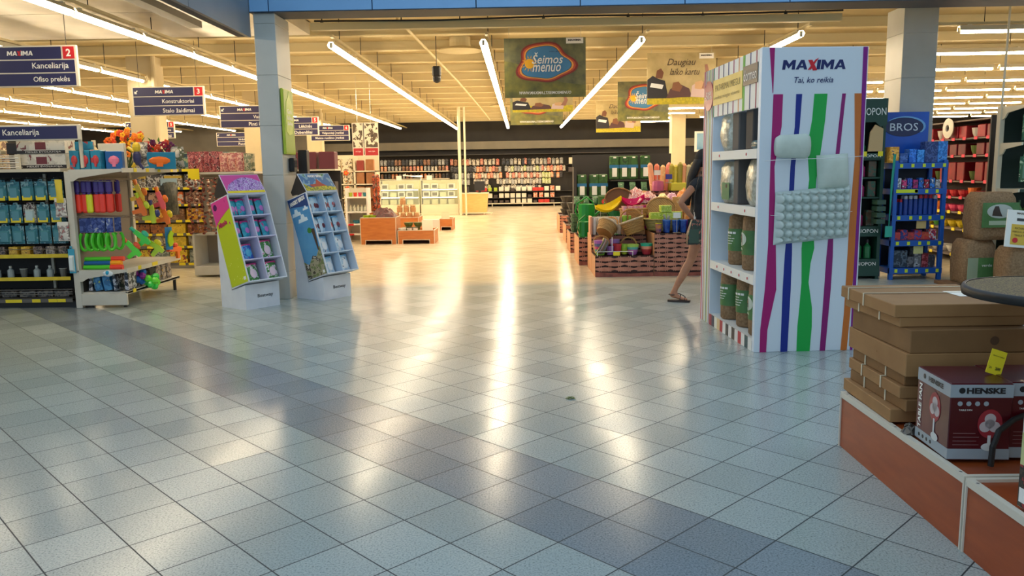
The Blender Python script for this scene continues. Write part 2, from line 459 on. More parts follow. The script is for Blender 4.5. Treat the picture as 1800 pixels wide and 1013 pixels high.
# columns
def column(name, x0, x1, y0, y1, z1, m, step=0.56, off=0.17):
    b = MB(); b.box(x0 + 0.006, x1 - 0.006, y0 + 0.006, y1 - 0.006, 0, z1); z = off; z0 = 0.0
    while True:
        zz = min(z, z1); b.cbox(x0, x1, y0, y1, z0 + 0.003, zz - 0.003, 0.004)
        if zz >= z1: break
        z0 = zz; z += step
    return struct(b.build(name, m))
column('pillar_entrance', -2.96, -2.72, 9.2, 9.74, 3.235, COLG, 0.56, 0.32)
column('pillar_stand', 4.93, 5.37, 10.62, 11.1, 3.46, COLG, 0.56, 0.32)
for i, y in enumerate((14.8, 20.9, 27.0)):
    struct(box('pillar_inner', WALLC, -7.13, -6.66, y, y + 0.46, 0, 3.62))
    struct(MB().cyl((-6.62, y - 0.03, 0), 0.045, 0, 3.6, 10).build('trim_pipe', WALLC, smooth=False))
struct(box('pillar_inner', WALLC, -9.95, -9.35, 13.6, 14.2, 0, 3.62))
for y in (20.9, 27.0): struct(box('pillar_inner', WALLC, 5.05, 5.5, y, y + 0.46, 0, 3.62))

# bracket pipe across the entrance that carries the lamp rows, with hanging rods
b = MB(); b.box(-2.66, 4.1, 10.52, 10.62, 3.27, 3.36); b.tube([(-2.6, 10.5, 3.375), (-1, 10.5, 3.36), (0.6, 10.5, 3.385), (2.2, 10.5, 3.37), (4.1, 10.5, 3.39)], 0.012, 5, 1)
rail = b.build('cable_tray', [CEILB, BLACK]); tag(rail, 'cream painted cable tray crossing the ceiling just inside the blue entrance fascia', 'cable tray')
for x in (-2.52, -1.5, -0.75, 0.32, 1.4, 2.35, 3.4):
    r = MB().tube([(x, 10.57, 3.36), (x, 10.57, 3.60)], 0.008, 5).tube([(x, 10.57, 3.36), (x, 10.57, 3.385)], 0.022, 6).build('rod', BLACK, rail)

# ---------------------------------------------------------------- lamps
TUBE = mat((255, 240, 215), 0.4, emit=(255, 255, 255), es=0.0, name='tube')
tb = TUBE.node_tree.nodes['Principled BSDF']; tb.inputs['Emission Color'].default_value = (*LAMP_COL, 1); tb.inputs['Emission Strength'].default_value = LAMP_STR
HOUS = mat((222, 214, 190), 0.35, 0.2, name='lamp_housing')
def lamp(L=1.5, wide=True):
    t = thing('ceiling_light', '', 'ceiling light')
    b = MB()
    if wide:
        b.prism([(-0.055, 0.03), (-0.03, 0.075), (0.03, 0.075), (0.055, 0.03), (0.05, 0.03), (0.027, 0.07), (-0.027, 0.07), (-0.05, 0.03)], 0.0, L, 'xz')
    else:
        b.prism([(-0.05, 0.02), (-0.03, 0.085), (0.03, 0.085), (0.05, 0.02), (0.045, 0.02), (0.027, 0.08), (-0.027, 0.08), (-0.045, 0.02)], 0.0, L, 'xz')
    b.box(-0.02, 0.02, 0.0, 0.02, -0.01, 0.06); b.box(-0.02, 0.02, L - 0.02, L, -0.01, 0.06)
    b.box(-0.02, 0.02, 0.12, 0.16, 0.075, 0.10); b.box(-0.02, 0.02, L - 0.16, L - 0.12, 0.075, 0.10)
    b.build('housing', HOUS, t)
    w = 0.052 if wide else 0.022
    MB().prism([(-w, 0.028), (-w * 0.8, 0.0), (-w * 0.3, -0.014), (w * 0.3, -0.014), (w * 0.8, 0.0), (w, 0.028), (w * 0.5, 0.045), (-w * 0.5, 0.045)], 0.03, L - 0.03, 'xz').build('tube', TUBE, t)
    return t
LW = lamp(1.5, True); LN = lamp(1.5, False)
used_l = {id(LW): False, id(LN): False}
def place_lamp(proto, x, y, z, rz, desc, where, group, key):
    o = proto if not used_l[id(proto)] else dup(proto)
    used_l[id(proto)] = True
    o.location = (x, y, z); o.rotation_euler = (0, 0, rz)
    lab(o, desc, where, 'ceiling light', group, key, 'counting inwards')
ROWS = [(-4.7, 5.6, 'over the stationery side edge'), (-2.55, 11.15, 'in the row behind the entrance pillar'), (-0.48, 11.15, 'in the row just beside the largest banner'),
        (1.66, 11.15, 'in the row between the two banner lines'), (3.72, 10.9, 'in the row above the striped display')]
for X, y0, w in ROWS:
    n = int((33.0 - y0) / 1.545)
    for k in range(n): place_lamp(LW, X, y0 + 1.545 * k, 3.15, 0, 'fluorescent lamp', w, 'lamp rows running into the shop', k)
for r, (X, y0) in enumerate([(-6.8, 8.6), (-8.95, 11.6), (-11.1, 13.0), (-13.2, 14.5), (-15.4, 16), (-17.5, 17.5)]):
    n = int((32.5 - y0) / 1.545)
    for k in range(n): place_lamp(LN, X, y0 + 1.545 * k, 3.15, 0, 'fluorescent lamp', nth(r + 1) + ' row out over the left aisles', 'lamp rows over the left aisles', k)
for r in range(10):
    Y = 10.85 + 2.1 * r; x0 = 5.75 + 0.35 * ((r * 7) % 5)
    n = max(3, min(7, 3 + r))
    for k in range(n): place_lamp(LN, x0 + 1.6 * k, Y, 3.15, -pi / 2, 'crosswise fluorescent lamp', nth(r) + ' row from the entrance over the garden aisle', 'crosswise lamp rows over the garden aisle', k)
    if r > 4:
        place_lamp(LN, 4.0, Y, 3.15, -pi / 2, 'short crosswise fluorescent lamp', nth(r) + ' row from the entrance beside the garden aisle', 'crosswise lamp rows over the garden aisle', 0)
# carrying rails above the rows
for X, y0, w in ROWS:
    b = MB().box(X + 0.035, X + 0.075, y0 - 0.2, 33.2, 3.25, 3.285)
    for k in range(int((33 - y0) / 1.5)): b.tube([(X + 0.055, y0 + 0.3 + 1.5 * k, 3.285), (X + 0.055, y0 + 0.3 + 1.5 * k, 3.62)], 0.006, 4, 1)
    tag(b.build('lamp_rail', [CEILB, BLACK]), 'cream rail with hanging rods carrying the lamps ' + w, 'rail', 'lamp rails')
for r, (X, y0) in enumerate([(-6.8, 8.6), (-8.95, 11.6), (-11.1, 13.0), (-13.2, 14.5)]):
    b = MB().box(X - 0.02, X + 0.02, y0 - 0.2, 33.0, 3.25, 3.285)
    for k in range(int((33 - y0) / 1.5)): b.tube([(X, y0 + 0.3 + 1.5 * k, 3.285), (X, y0 + 0.3 + 1.5 * k, 3.62)], 0.006, 4, 1)
    tag(b.build('lamp_rail', [CEILB, BLACK]), 'cream rail carrying the ' + nth(r + 1) + ' lamp row over the left aisles', 'rail', 'lamp rails')
for r in range(10):
    Y = 10.85 + 2.1 * r
    b = MB().box(5.5, 5.7 + 1.6 * max(3, min(7, 3 + r)) + 1.4, Y + 0.02, Y + 0.06, 3.25, 3.285)
    for k in range(6): b.tube([(6.1 + 1.6 * k, Y + 0.04, 3.285), (6.1 + 1.6 * k, Y + 0.04, 3.62)], 0.006, 4, 1)
    tag(b.build('lamp_rail', [CEILB, BLACK]), 'rail carrying the ' + nth(r) + ' crosswise lamp row over the garden aisle', 'rail', 'crosswise lamp rails')
# dark conduit under the soffit, ceiling diffusers, speaker, diagonal pipe
tag(MB().box(-4.16, -4.0, 4.5, 10.4, 3.30, 3.38).build('cable_trunking', mat((104, 98, 84), 0.5)), 'dark grey cable trunking hung under the silver soffit beside the lamps', 'trunking')
tag(MB().tube([(-1.6, 10.9, 3.46), (-1.35, 18, 3.42), (-1.2, 26, 3.4), (-1.15, 31, 3.4)], 0.02, 6).build('sprinkler_pipe', CEILB), 'thin cream pipe running inwards under the ribbed ceiling', 'pipe')
for x, y, lb in ((-0.95, 13.3, 'round cream air diffuser in the ceiling nearest the largest banner'), (-0.55, 24.5, 'small round air diffuser in the ceiling far down the aisle')):
    b = MB(); b.lathe([(0.36, 0.0), (0.34, 0.02), (0.26, 0.045), (0.18, 0.06), (0.17, 0.13), (0.17, 0.22)], (x, y, 3.38), 20)
    b.lathe([(0.14, -0.012), (0.24, 0.0), (0.24, 0.012)], (x, y, 3.38), 16)
    tag(b.build('air_diffuser', CEILB), lb, 'air diffuser')
t = thing('hanging_speaker', 'black speaker hanging from the ceiling between the first two lamp rows', 'speaker', (-1.27, 12.6, 2.86))
MB().cbox(-0.065, 0.065, -0.06, 0.06, 0.04, 0.20, 0.02).lathe([(0.02, -0.05), (0.055, -0.03), (0.065, 0.02), (0.06, 0.05)], (0, 0, 0), 12).build('body', BLACK, t)
MB().tube([(0, 0, 0.2), (0, 0, 0.76)], 0.006, 5).build('cable', BLACK, t)
# tall pale poles by the glass counter
for x, lb in ((-2.02, 'thicker pale floor-to-ceiling pole beside the service counter'), (-1.84, 'slimmer pale pole right of its thicker twin by the service counter')):
    tag(MB().cyl((x, 26.8, 0), 0.05 if x < -1.9 else 0.032, 0.0, 3.62, 8).build('pole', CREAM), lb, 'pole')
# ---------------------------------------------------------------- product builders (each returns one top-level object, origin at its base centre, front towards -Y)
def rnd(a, b): return random.uniform(a, b)
random.seed(7)
DIMTEAL = (70, 150, 165)
def carton(w, d, h, m, band=None, name='box', parts=False):
    b = MB().cbox(-w / 2, w / 2, -d / 2, d / 2, 0, h, min(w, d, h) * 0.04 + 0.001)
    mats = [m]
    if band:
        b.box(-w / 2 - .001, w / 2 + .001, -d / 2 - .0015, d / 2 + .0015, h * 0.74, h * 0.93, 1); mats.append(band)
    return b.build(name, mats)
def pack(w, h, card, bub, name='blister_pack', d=0.03):
    """hung card with a euro hole tab and a clear bubble over the goods"""
    b = MB()
    b.prism([(-w / 2, 0), (w / 2, 0), (w / 2, h * 0.9), (w * 0.2, h * 0.9), (w * 0.17, h), (-w * 0.17, h), (-w * 0.2, h * 0.9), (-w / 2, h * 0.9)], -0.002, 0.002, 'xz', 0)
    b.loft([[(-w * .38, -0.002, h * .06), (w * .38, -0.002, h * .06), (w * .38, -0.002, h * .66), (-w * .38, -0.002, h * .66)],
            [(-w * .30, -d, h * .12), (w * .30, -d, h * .12), (w * .30, -d, h * .58), (-w * .30, -d, h * .58)]], 1)
    b.box(-w * .09, w * .09, -.004, -.002, h * .91, h * .95, 2)
    return b.build(name, [card, bub, BLACK])
def bag(w, h, m, d=0.05, name='bag', m2=None, tab=True):
    """pillow bag hanging from its header"""
    b = MB()
    def fn(u, v, s):
        x = (u - .5) * w * (0.94 + 0.06 * cos(v * 7)); z = v * h
        y = s * d / 2 * max(0.0, sin(pi * u)) ** .5 * max(0.0, sin(pi * min(1, v * 1.08))) ** .5
        return (x, y, z)
    b.grid(6, 7, lambda u, v: fn(u, v, -1), 0); b.grid(6, 7, lambda u, v: fn(1 - u, v, 1), 0)
    if tab: b.box(-w * .46, w * .46, -.006, .006, h * .86, h * 1.06, 1)
    return b.build(name, [m, m2 or m], smooth=False)
def bottle(r, h, m, cap, name='bottle', neck=.35, seg=10):
    b = MB(); b.lathe([(r * .92, 0), (r, h * .03), (r, h * .62), (r * neck, h * .78), (r * neck, h * .84)], seg=seg)
    b.lathe([(r * neck * 1.2, h * .83), (r * neck * 1.2, h)], seg=seg, m=1)
    return b.build(name, [m, cap])
def can(r, h, m, cap, name='spray_can', seg=10):
    b = MB(); b.lathe([(r, 0), (r, h * .78), (r * .8, h * .82)], seg=seg)
    b.lathe([(r * .82, h * .81), (r * .82, h * .97), (r * .7, h)], seg=seg, m=1)
    return b.build(name, [m, cap])
def bowl(r, h, m, name='bowl', rim=None, seg=14):
    b = MB(); b.lathe([(r * .55, 0), (r * .6, .004), (r * .86, h * .45), (r, h), (r * 1.04, h), (r * 1.0, h * 0.96)], seg=seg)
    b.lathe([(r * .97, h * .985), (r * .8, h * .45), (r * .5, h * .1)], seg=seg, m=1)
    return b.build(name, [m, rim or m])
def cup(r, h, m, name='cup', m2=None, seg=10):
    b = MB(); b.lathe([(r * .75, 0), (r, h)], seg=seg); b.lathe([(r * 1.03, h * .93), (r * 1.05, h)], seg=seg, m=1)
    return b.build(name, [m, m2 or m])
PEG = mat((206, 200, 190), 0.3, 0.7, name='peg')

def copies(proto, n):
    """proto itself first, then copies with their parts"""
    yield proto
    for _ in range(n - 1): yield dup(proto)

class Kind:
    """a product kind: the first place() uses the prototype, later ones copy it"""
    def __init__(s, proto, cat, group=None): s.p = proto; s.cat = cat; s.g = group; s.used = False
    def at(s, x, y, z, desc, where, rz=0.0, rx=0.0, ry=0.0, key=None, along='from the left', sc=None):
        o = s.p if not s.used else dup(s.p); s.used = True
        o.location = (x, y, z); o.rotation_euler = (rx, ry, rz)
        if sc: o.scale = (sc, sc, sc)
        return lab(o, desc, where, s.cat, s.g, key, along)
def place(o, x, y, z, label, cat, rz=0.0, rx=0.0, ry=0.0, group=None):
    o.location = (x, y, z); o.rotation_euler = (rx, ry, rz)
    return tag(o, label, cat, group)
def strip_tags(parent, x0, x1, y, z, h, col, n=0, tags=None, dx=0.0, name='label_strip', axis='x', sgn=-1):
    """price rail along a shelf edge with tags; axis x: faces -Y, axis y: faces +X"""
    b = MB()
    if axis == 'x': b.box(x0, x1, y - .006, y, z, z + h)
    else: b.box(y, y + .006, x0, x1, z, z + h)
    o = b.build(name, col, parent)
    if tags:
        for i in range(n):
            t = MB()
            u = x0 + (x1 - x0) * (i + 0.5 + 0.25 * sin(i * 2.3)) / n; w = (x1 - x0) / n * 0.28; w = min(w, .05)
            if axis == 'x': t.box(u - w, u + w, y - .010, y - .006, z + .002, z + h - .002)
            else: t.box(y + .006, y + .010, u - w, u + w, z + .002, z + h - .002)
            t.build('price_tag', tags, parent)
    return o
STRIPG = mat((96, 92, 86), 0.5, name='strip')
YSTRIP = noisy((226, 200, 40), (206, 176, 34), 12, 0.5, name='yellow_strip')
SHELFW = mat((214, 204, 182), 0.5, name='shelf_enamel')
SHELFD = mat((52, 48, 46), 0.6, name='shelf_dark')
# ================================================================ stationery run facing the viewer, at the left edge
t = thing('stationery_gondola', 'long stationery shelving with yellow price strips under the single dark blue sign', 'shelving', (0, 0, 0))
X0, X1, YF, YB = -7.4, -5.06, 8.80, 9.26
box('base', DARK, X0, X1, YF + .08, YB, 0, .07, t)
MB().box(X0, X1, YB - .03, YB, .07, 1.52).build('back_panel', mat((40, 36, 34), 0.7), t)
for z, m in ((.10, SHELFD), (.32, SHELFD), (.57, SHELFD)): box('shelf', m, X0, X1, YF, YB - .03, z, z + .02, t)
box('shelf', SHELFW, X0, X1 + 0.02, YF - .04, YB, 1.52, 1.555, t)
strip_tags(t, X0, X1, YF, .065, .04, STRIPG, 14, YEL)
strip_tags(t, X0, X1, YF, .315, .04, YSTRIP); strip_tags(t, X0, X1, YF, .57, .042, YSTRIP)
for x in (X0, X0 + .95, X0 + 1.9, X1 - .03): box('upright', SHELFW, x, x + .03, YB - .06, YB - .03, 0, 1.5, t)
b = MB()
for z in (.665, .155, .18, .21): b.tube([(X0, YF + .01, z), (X1, YF + .01, z)], .004, 4)
b.build('wire_guard', STEEL, t)
b = MB()
for zz in (1.46, 1.19, .955):
    for i in range(15): b.tube([(X1 - .12 - .152 * i, YB - .03, zz - .02), (X1 - .12 - .152 * i, YF + .06, zz - .005)], .003, 4)
b.build('peg_hook', PEG, t)
tags(t, [(X1 - .175 - .152 * i, X1 - .065 - .152 * i, YF + .04, YF + .045, zz, zz + .05) for zz in (1.21, .965) for i in range(10)], YEL)
teal = [printed([(46, 118, 134), (36, 100, 118), (120, 160, 168), (26, 70, 90)], 14), printed([(120, 104, 80), (190, 170, 130), (60, 44, 40)], 30), printed([(90, 84, 78), (180, 176, 168), (50, 44, 44), (150, 60, 60)], 26)]
clear = mat((176, 196, 198), 0.12, name='clear_plastic')
nm = ['top hooks of the stationery run', 'second hook row of the stationery run', 'third hook row of the stationery run']
K = [Kind(pack(.135, .225, m, c, d=.02), 'hanging pack', 'stationery packs') for m, c in ((teal[0], mat((76, 136, 150), .2)), (teal[1], clear), (teal[2], clear))]
for r, zt in enumerate((1.44, 1.185, .95)):
    for i in range(14):
        x = X1 - .12 - .152 * i; k = 0 if (i < 5 if r == 0 else i < 4 + r) else 1 + (i + r) % 2
        if r == 1 and i == 2: k = 2
        K[k].at(x, YF + .06, zt - .225, ['teal carded pen pack', 'brown printed pen pack', 'pale glossy craft pack'][k], nm[r], sc=1.0)
        if i % 2 == 0: K[k].at(x + .01, YF + .10, zt - .225, ['rear teal pen pack', 'rear brown pen pack', 'rear pale craft pack'][k], nm[r])
# small goods on the lower shelves
KD = [Kind(carton(.10, .12, .10, printed(c, 40)), 'small box', 'small boxes on the stationery shelves') for c in ([(60, 52, 50), (150, 130, 120), (30, 26, 28)], [(196, 150, 50), (226, 190, 70), (120, 80, 30)], [(170, 160, 150), (90, 84, 84), (220, 214, 200)])]
names = ['dark printed box', 'orange printed box', 'pale printed box']
for i in range(16):
    x = X1 - .10 - .14 * i; k = (1 if i in (3, 4) else (i * 5) % 3 if (i * 5) % 3 != 1 else 0)
    KD[k].at(x, YF + .12, .592, names[k], 'shelf just under the hanging stationery packs')
KG = Kind(bottle(.035, .13, mat((170, 180, 180), .08, name='glassy'), mat((214, 214, 206), .3), 'glue_bottle'), 'bottle', 'clear bottles on the stationery shelf')
KJ = Kind(cup(.04, .10, mat((110, 110, 106), .15), 'pen_pot', mat((200, 200, 190), .3)), 'pen pot', 'pen pots on the stationery shelf')
for i in range(15):
    x = X1 - .14 - .15 * i
    (KG if i % 3 else KJ).at(x, YF + .11, .342, 'clear glue bottle' if i % 3 else 'grey pen pot', 'second shelf up of the stationery run')
KF = Kind(carton(.17, .22, .07, printed([(46, 42, 42), (120, 112, 104), (30, 28, 28)], 30)), 'box', 'flat boxes on the bottom stationery shelf')
for i in range(11): KF.at(X1 - .15 - .2 * i, YF + .16, .12, 'flat dark box', 'bottom shelf of the stationery shelving', rz=.1 * sin(i))
# on the top board
tw = printed([(220, 216, 206), (200, 196, 186), (120, 60, 60)], 10)
for i, z in enumerate((1.556, 1.716)):
    t2 = thing('boxed_kit', ('lower' if i == 0 else 'upper') + ' white oblong box with a black band and small lettering on the stationery top board', 'box', (-5.32, 9.02, z), 0, 'white boxed kits')
    MB().cbox(-.27, .27, -.11, .11, 0, .158, .004).build('carton', tw, t2)
    MB().box(-.272, .272, -.113, -.11, .005, .04).build('band', mat((40, 34, 34), .5), t2)
    letters(t2, [('MEILES EVOLIUCIJA', (0.03, -.1135, .022), RX, UZ, .40, .022)], LETW)
    MB().cbox(-.06, .06, -.1135, -.1105, .05, .13, .001).build('picture', mat((110, 44, 50), .5), t2)
t2 = thing('letter_tray', 'stack of white wire letter trays on the stationery top board', 'letter tray', (-5.74, 9.0, 1.556))
for i in range(3):
    b = MB(); z = .02 + .05 * i
    for y in (-.15, .15): b.tube([(-.2, y, z), (.2, y, z)], .007, 5); b.tube([(-.2, y, z + .025), (.2, y, z + .025)], .004, 4)
    for x in (-.2, -.1, 0, .1, .2): b.tube([(x, -.15, z), (x, .15, z)], .004, 4)
    b.build('tray', WHITE, t2)
for x in (-.19, .19): MB().box(x - .03, x + .03, -.152, -.146, 0, .16).build('label_plate', CREAM, t2)
place(carton(.22, .2, .13, mat((34, 28, 30), .5), name='dark_box'), -5.62, 9.05, 1.72, 'black box lying on the white wire letter trays', 'box')
place(carton(.13, .1, .05, mat((206, 196, 170), .5), name='card_box'), -5.86, 9.0, 1.722, 'small cream box on the white wire letter trays', 'box')
FLOR = printed([(214, 196, 160), (150, 40, 46), (196, 110, 60), (90, 60, 50)], 16)
place(carton(.34, .2, .4, FLOR, name='patterned_box'), -6.18, 9.02, 1.556, 'tall box with a red and cream floral print on the stationery top board', 'box')
place(carton(.2, .2, .32, printed([(196, 170, 120), (110, 70, 50), (230, 210, 170)], 18), name='patterned_box'), -5.98, 9.13, 1.556, 'tan patterned box beside the red floral one', 'box')
place(carton(.5, .2, .3, printed([(80, 74, 70), (160, 150, 140)], 8), name='storage_box'), -6.7, 9.02, 1.556, 'grey storage box on the far left of the stationery top board', 'box')
# black basket and flowers behind
# ---------------- single blue sign standing on the board
def sign(name, x0, x1, y, z0, rows, label, sideboard=True):
    """rows: list of (text, number) ; brand strip on top when rows[0] is None"""
    t = thing(name, label, 'sign', (0, 0, 0)); h = .148; n = len(rows); H = n * h + .02
    MB().cbox(x0, x1, y, y + .04, z0, z0 + H, .006).build('panel', mat((222, 214, 196), .5), t)
    for i, r in enumerate(rows):
        b = MB(); L = MB(); R = MB()
        za = z0 + H - .01 - (i + 1) * h + .006; zb = za + h - .014; xe = x1 - .03
        if r[1]:
            R.box(x1 - .155, x1 - .025, y - .004, y, za, zb, 0); xe = x1 - .175
            put_text(R, r[1], (x1 - .09, y - .005, (za + zb) / 2), RX, UZ, None, .085, 1, bold=.03)
        b.box(x0 + .025, xe, y - .004, y, za, zb)
        if r[0] == 'BRAND':
            cx = (x0 + x1) / 2 - .06
            logo(t, cx, y - .004, (za + zb) / 2, .30, .05, LETW, RED)
        else:
            a, w, off = r[2]
            put_text(L, r[0], (off, y - .005, (za + zb) / 2 - .002), RX, UZ, w, None, 0, bold=.01, align=a)
        if r[3] if len(r) > 3 else False:
            cx = x0 + .075; cz = (za + zb) / 2; s = .03
            L.prism([(cx - s, cz - s), (cx + s * .6, cz - s), (cx, cz - s * .35), (cx + s, cz + s * .6), (cx + s * .5, cz + s), (cx - s * .45, cz), (cx - s, cz + s * .5)], y - .0065, y - .005, 'xz', 0)
        b.build('blue_field', NAVY, t)
        if L.v: L.build('lettering', LETW, t)
        if R.v: R.build('number_field', [RED, LETW], t)
    return t
s_ = sign('shelf_sign', -6.21, -4.76, 8.72, 1.855, [('Kanceliarija', None, ('l', .40, -5.60))], 'single strip dark blue sign reading Kanceliarija standing on the stationery shelving')
for x in (-4.80, -6.1): MB().cyl((x, 8.785, 0), .02, 1.557, 2.0, 8).build('post', SHELFW, s_)
def hang(t, x0, x1, y, z):
    b = MB()
    for x in (x0 + .12, x1 - .12): b.tube([(x, y + .02, z), (x, y + .02, 3.615)], .004, 4)
    b.build('suspension_wire', DARK, t)
SX0, SX1 = -6.30, -5.12
def aisle(y, num, a, b_, wa, wb, label, arrow=True, x0=SX0, x1=SX1, z0=2.43):
    e = x1 - .17 if x1 == SX1 else x1 - .10
    t = sign('aisle_sign', x0, x1, y, z0, [('BRAND', num, None, arrow), (a, None, ('r', wa, e)), (b_, None, ('r', wb, e))], label)
    hang(t, x0, x1, y, z0 + .46); return t
aisle(9.35, '2', 'Kanceliarija', 'Ofiso prekės', .42, .42, 'hanging dark blue aisle sign numbered 2', x0=-6.24, x1=-5.06, z0=2.49)
aisle(13.2, '3', 'Konstruktoriai', 'Stalo žaidimai', .52, .52, 'hanging dark blue aisle sign numbered 3 in front of a cream pillar')
aisle(17.0, '4', 'Vazonai', 'Pinti indai', .30, .40, 'hanging dark blue aisle sign cut off by the entrance pillar')
aisle(20.6, '5', 'Lėkštės', 'Dubenėliai', .33, .45, 'hanging dark blue aisle sign numbered 5 right of the entrance pillar')
aisle(24.3, '6', 'Valgomieji įrankiai', 'Maisto ruošimo įrankiai', .66, .86, 'hanging dark blue aisle sign numbered 6 farthest from the entrance')
aisle(27.5, None, 'Virduliai', 'Puodai', .3, .3, 'small far dark blue sign below the sign cut off by the pillar', x0=-10.35, x1=-9.2)
aisle(22.5, '5', 'Vaikams', 'Žaislai', .3, .3, 'far dark blue sign half hidden behind the cream pillar', x0=-11.0, x1=-9.62, z0=2.5)
# fire cabinet mark on the cream pillar
t2 = thing('fire_sign', 'small red and white fire equipment sign on the cream pillar', 'sign', (-6.82, 14.79, 1.98))
MB().box(-.09, .09, -.006, 0, -.11, .11).build('plate', mat((190, 40, 40), .5), t2)
MB().box(-.075, -.01, -.008, -.006, -.09, .09).box(.012, .075, -.008, -.006, -.09, .09).build('pictogram', mat((236, 220, 200), .5), t2)

# ================================================================ white gondola facing the aisle (shelves face +X)
t = thing('toy_gondola', 'white gondola of hanging foam toys and water guns with bent shelf brackets', 'shelving')
W2 = noisy((208, 204, 192), (196, 190, 176), 5, .45, name='worn_enamel')
GX0, GX1, GY0, GY1 = -5.0, -4.42, 8.75, 10.15
for y in (GY0, GY1 - .06): box('upright', W2, GX0, GX0 + .07, y, y + .06, 0, 1.52, t, .004)
MB().box(GX0 + .02, GX0 + .04, GY0 + .06, GY1 - .06, .1, 1.52).build('back_panel', mat((120, 112, 104), .6), t)
MB().cbox(GX0 + .07, GX1, GY0, GY0 + .03, .03, .16, .004).box(GX0 + .07, GX1, GY0 + .03, GY1, .155, .175).cbox(GX1 - .03, GX1, GY0 + .03, GY1, .145, .18, .004).build('base_shelf', W2, t)
MB().cyl((GX0 + .15, GY0 + .05, 0), .02, 0, .03).cyl((GX1 - .05, GY0 + .05, 0), .02, 0, .03).cyl((GX1 - .05, GY1 - .05, 0), .02, 0, .15).build('foot', DARK, t)
for z, nme in ((.39, 'middle'), (1.50, 'top')):
    dd = GX1 + (.02 if z < 1 else .06)
    b = MB()
    for y in (GY0 - .006, GY1): b.prism([(GX0 + .07, z - .09), (GX0 + .10, z - .09), (GX0 + .16, z - .055), (dd, z + .012), (dd, z + .04), (GX0 + .07, z + .04)], y, y + .006, 'xz')
    b.box(GX0 + .05, dd, GY0, GY1, z + .02, z + .035); b.box(dd, dd + .012, GY0, GY1, z + .0, z + .05)
    b.build('shelf', W2, t)
for y, z in ((9.0, .40), (9.35, .40), (9.42, .40), (8.9, .15), (9.0, 1.505), (9.3, 1.505), (9.6, 1.505), (9.95, 1.505)):
    dd = (GX1 + .032) if z < 1 else GX1 + .072
    if z < .2: dd = GX1
    tags(t, [(dd, dd + .004, y, y + .07, z, z + .042)], YEL)
b = MB()
for y, z, L in [(8.82 + .075 * i, 1.40, .42) for i in range(6)] + [(8.84 + .075 * i, 1.0, .42) for i in range(5)] + [(9.35, 1.42, .4), (9.55, 1.42, .4), (9.8, 1.4, .36), (9.4, .98, .4), (9.6, .95, .4), (9.9, .95, .4)]:
    b.tube([(GX0 + .04, y, z + .02), (GX0 + .04 + L, y, z + .005)], .004, 4)
b.build('peg_hook', PEG, t)
# end of the stationery side: hanging white bag and blue card near the upright
KW = Kind(bag(.13, .2, printed([(214, 208, 200), (150, 140, 136), (180, 60, 60)], 26), d=.03, name='hanging_bag', m2=mat((226, 222, 214), .5)), 'bag', 'small bags by the white upright')
KW.at(-5.06, 8.74, 1.02, 'small white printed bag', 'hanging beside the white upright')
KW.at(-5.05, 8.73, .76, 'grey printed bag', 'hanging beside the white upright')
place(pack(.07, .3, mat((60, 160, 190), .4), mat((220, 230, 230), .2)), -4.99, 8.735, .40, 'tall blue and white card hanging on the white upright', 'hanging pack')
place(bag(.08, .24, mat((226, 200, 50), .4), d=.02, name='yellow_tag_strip'), -5.05, 8.72, 1.18, 'hanging strip of yellow price cards by the white upright', 'price cards')
# foam guns, red and one yellow, purple headers
def foam(colr, hd, w=.07, h=.30):
    b = MB()
    b.lathe([(w * .3, 0), (w * .46, .015), (w * .46, h * .55), (w * .3, h * .57)], (0, 0, 0), 10, 0, sy=.6)
    b.lathe([(w * .22, h * .56), (w * .25, h * .62), (w * .40, h * .64), (w * .38, h * .94), (w * .2, h)], (0, 0, 0), 10, 1, sy=.6)
    return b.build('foam_toy', [colr, hd])
PURP = mat((70, 50, 130), .4, name='purple'); FRED = mat((236, 66, 48), .45, name='coral'); FYEL = mat((216, 222, 40), .4, name='lime'); FGRN = mat((80, 200, 46), .35, name='green'); FORG = mat((246, 120, 24), .4, name='orange')
kr = Kind(foam(FRED, PURP, .082, .36), 'foam toy', 'hanging foam toys, upper row'); ky = Kind(foam(FYEL, PURP, .082, .36), 'foam toy', 'hanging foam toys, upper row')
xs_ = [-4.93, -4.86, -4.80, -4.72, -4.66, -4.58]
for i, x in enumerate(xs_):
    (ky if i == 2 else kr).at(x, 8.86 + .01 * (i % 2), 1.06, 'yellow foam toy' if i == 2 else 'coral foam toy', 'upper hooks of the white toy gondola')
    (kr).at(x + .02, 9.02, 1.06, 'rear-rank coral foam toy', 'upper hooks of the white toy gondola')
# green rings
def ringtoy(c, hd):
    b = MB(); pts = [(.085 * sin(a) * .55, .0, .10 + .10 * cos(a)) for a in [pi * (.15 + 1.7 * k / 14) for k in range(15)]]
    b.tube(pts, .018, 6); b.box(-.035, .035, -.006, .006, .20, .36, 1)
    return b.build('ring_toy', [c, hd])
HB = printed([(30, 50, 120), (70, 90, 160), (170, 180, 200)], 20)
kg = Kind(ringtoy(FGRN, HB), 'ring toy', 'green ring toys'); 
for i, x in enumerate((-4.90, -4.83, -4.76, -4.69, -4.60)):
    kg.at(x, 8.86, .64, 'green ring toy', 'lower hooks of the white toy gondola', rz=.5)
    kg.at(x + .02, 9.0, .64, 'rear-rank green ring toy', 'lower hooks of the white toy gondola', rz=.5)
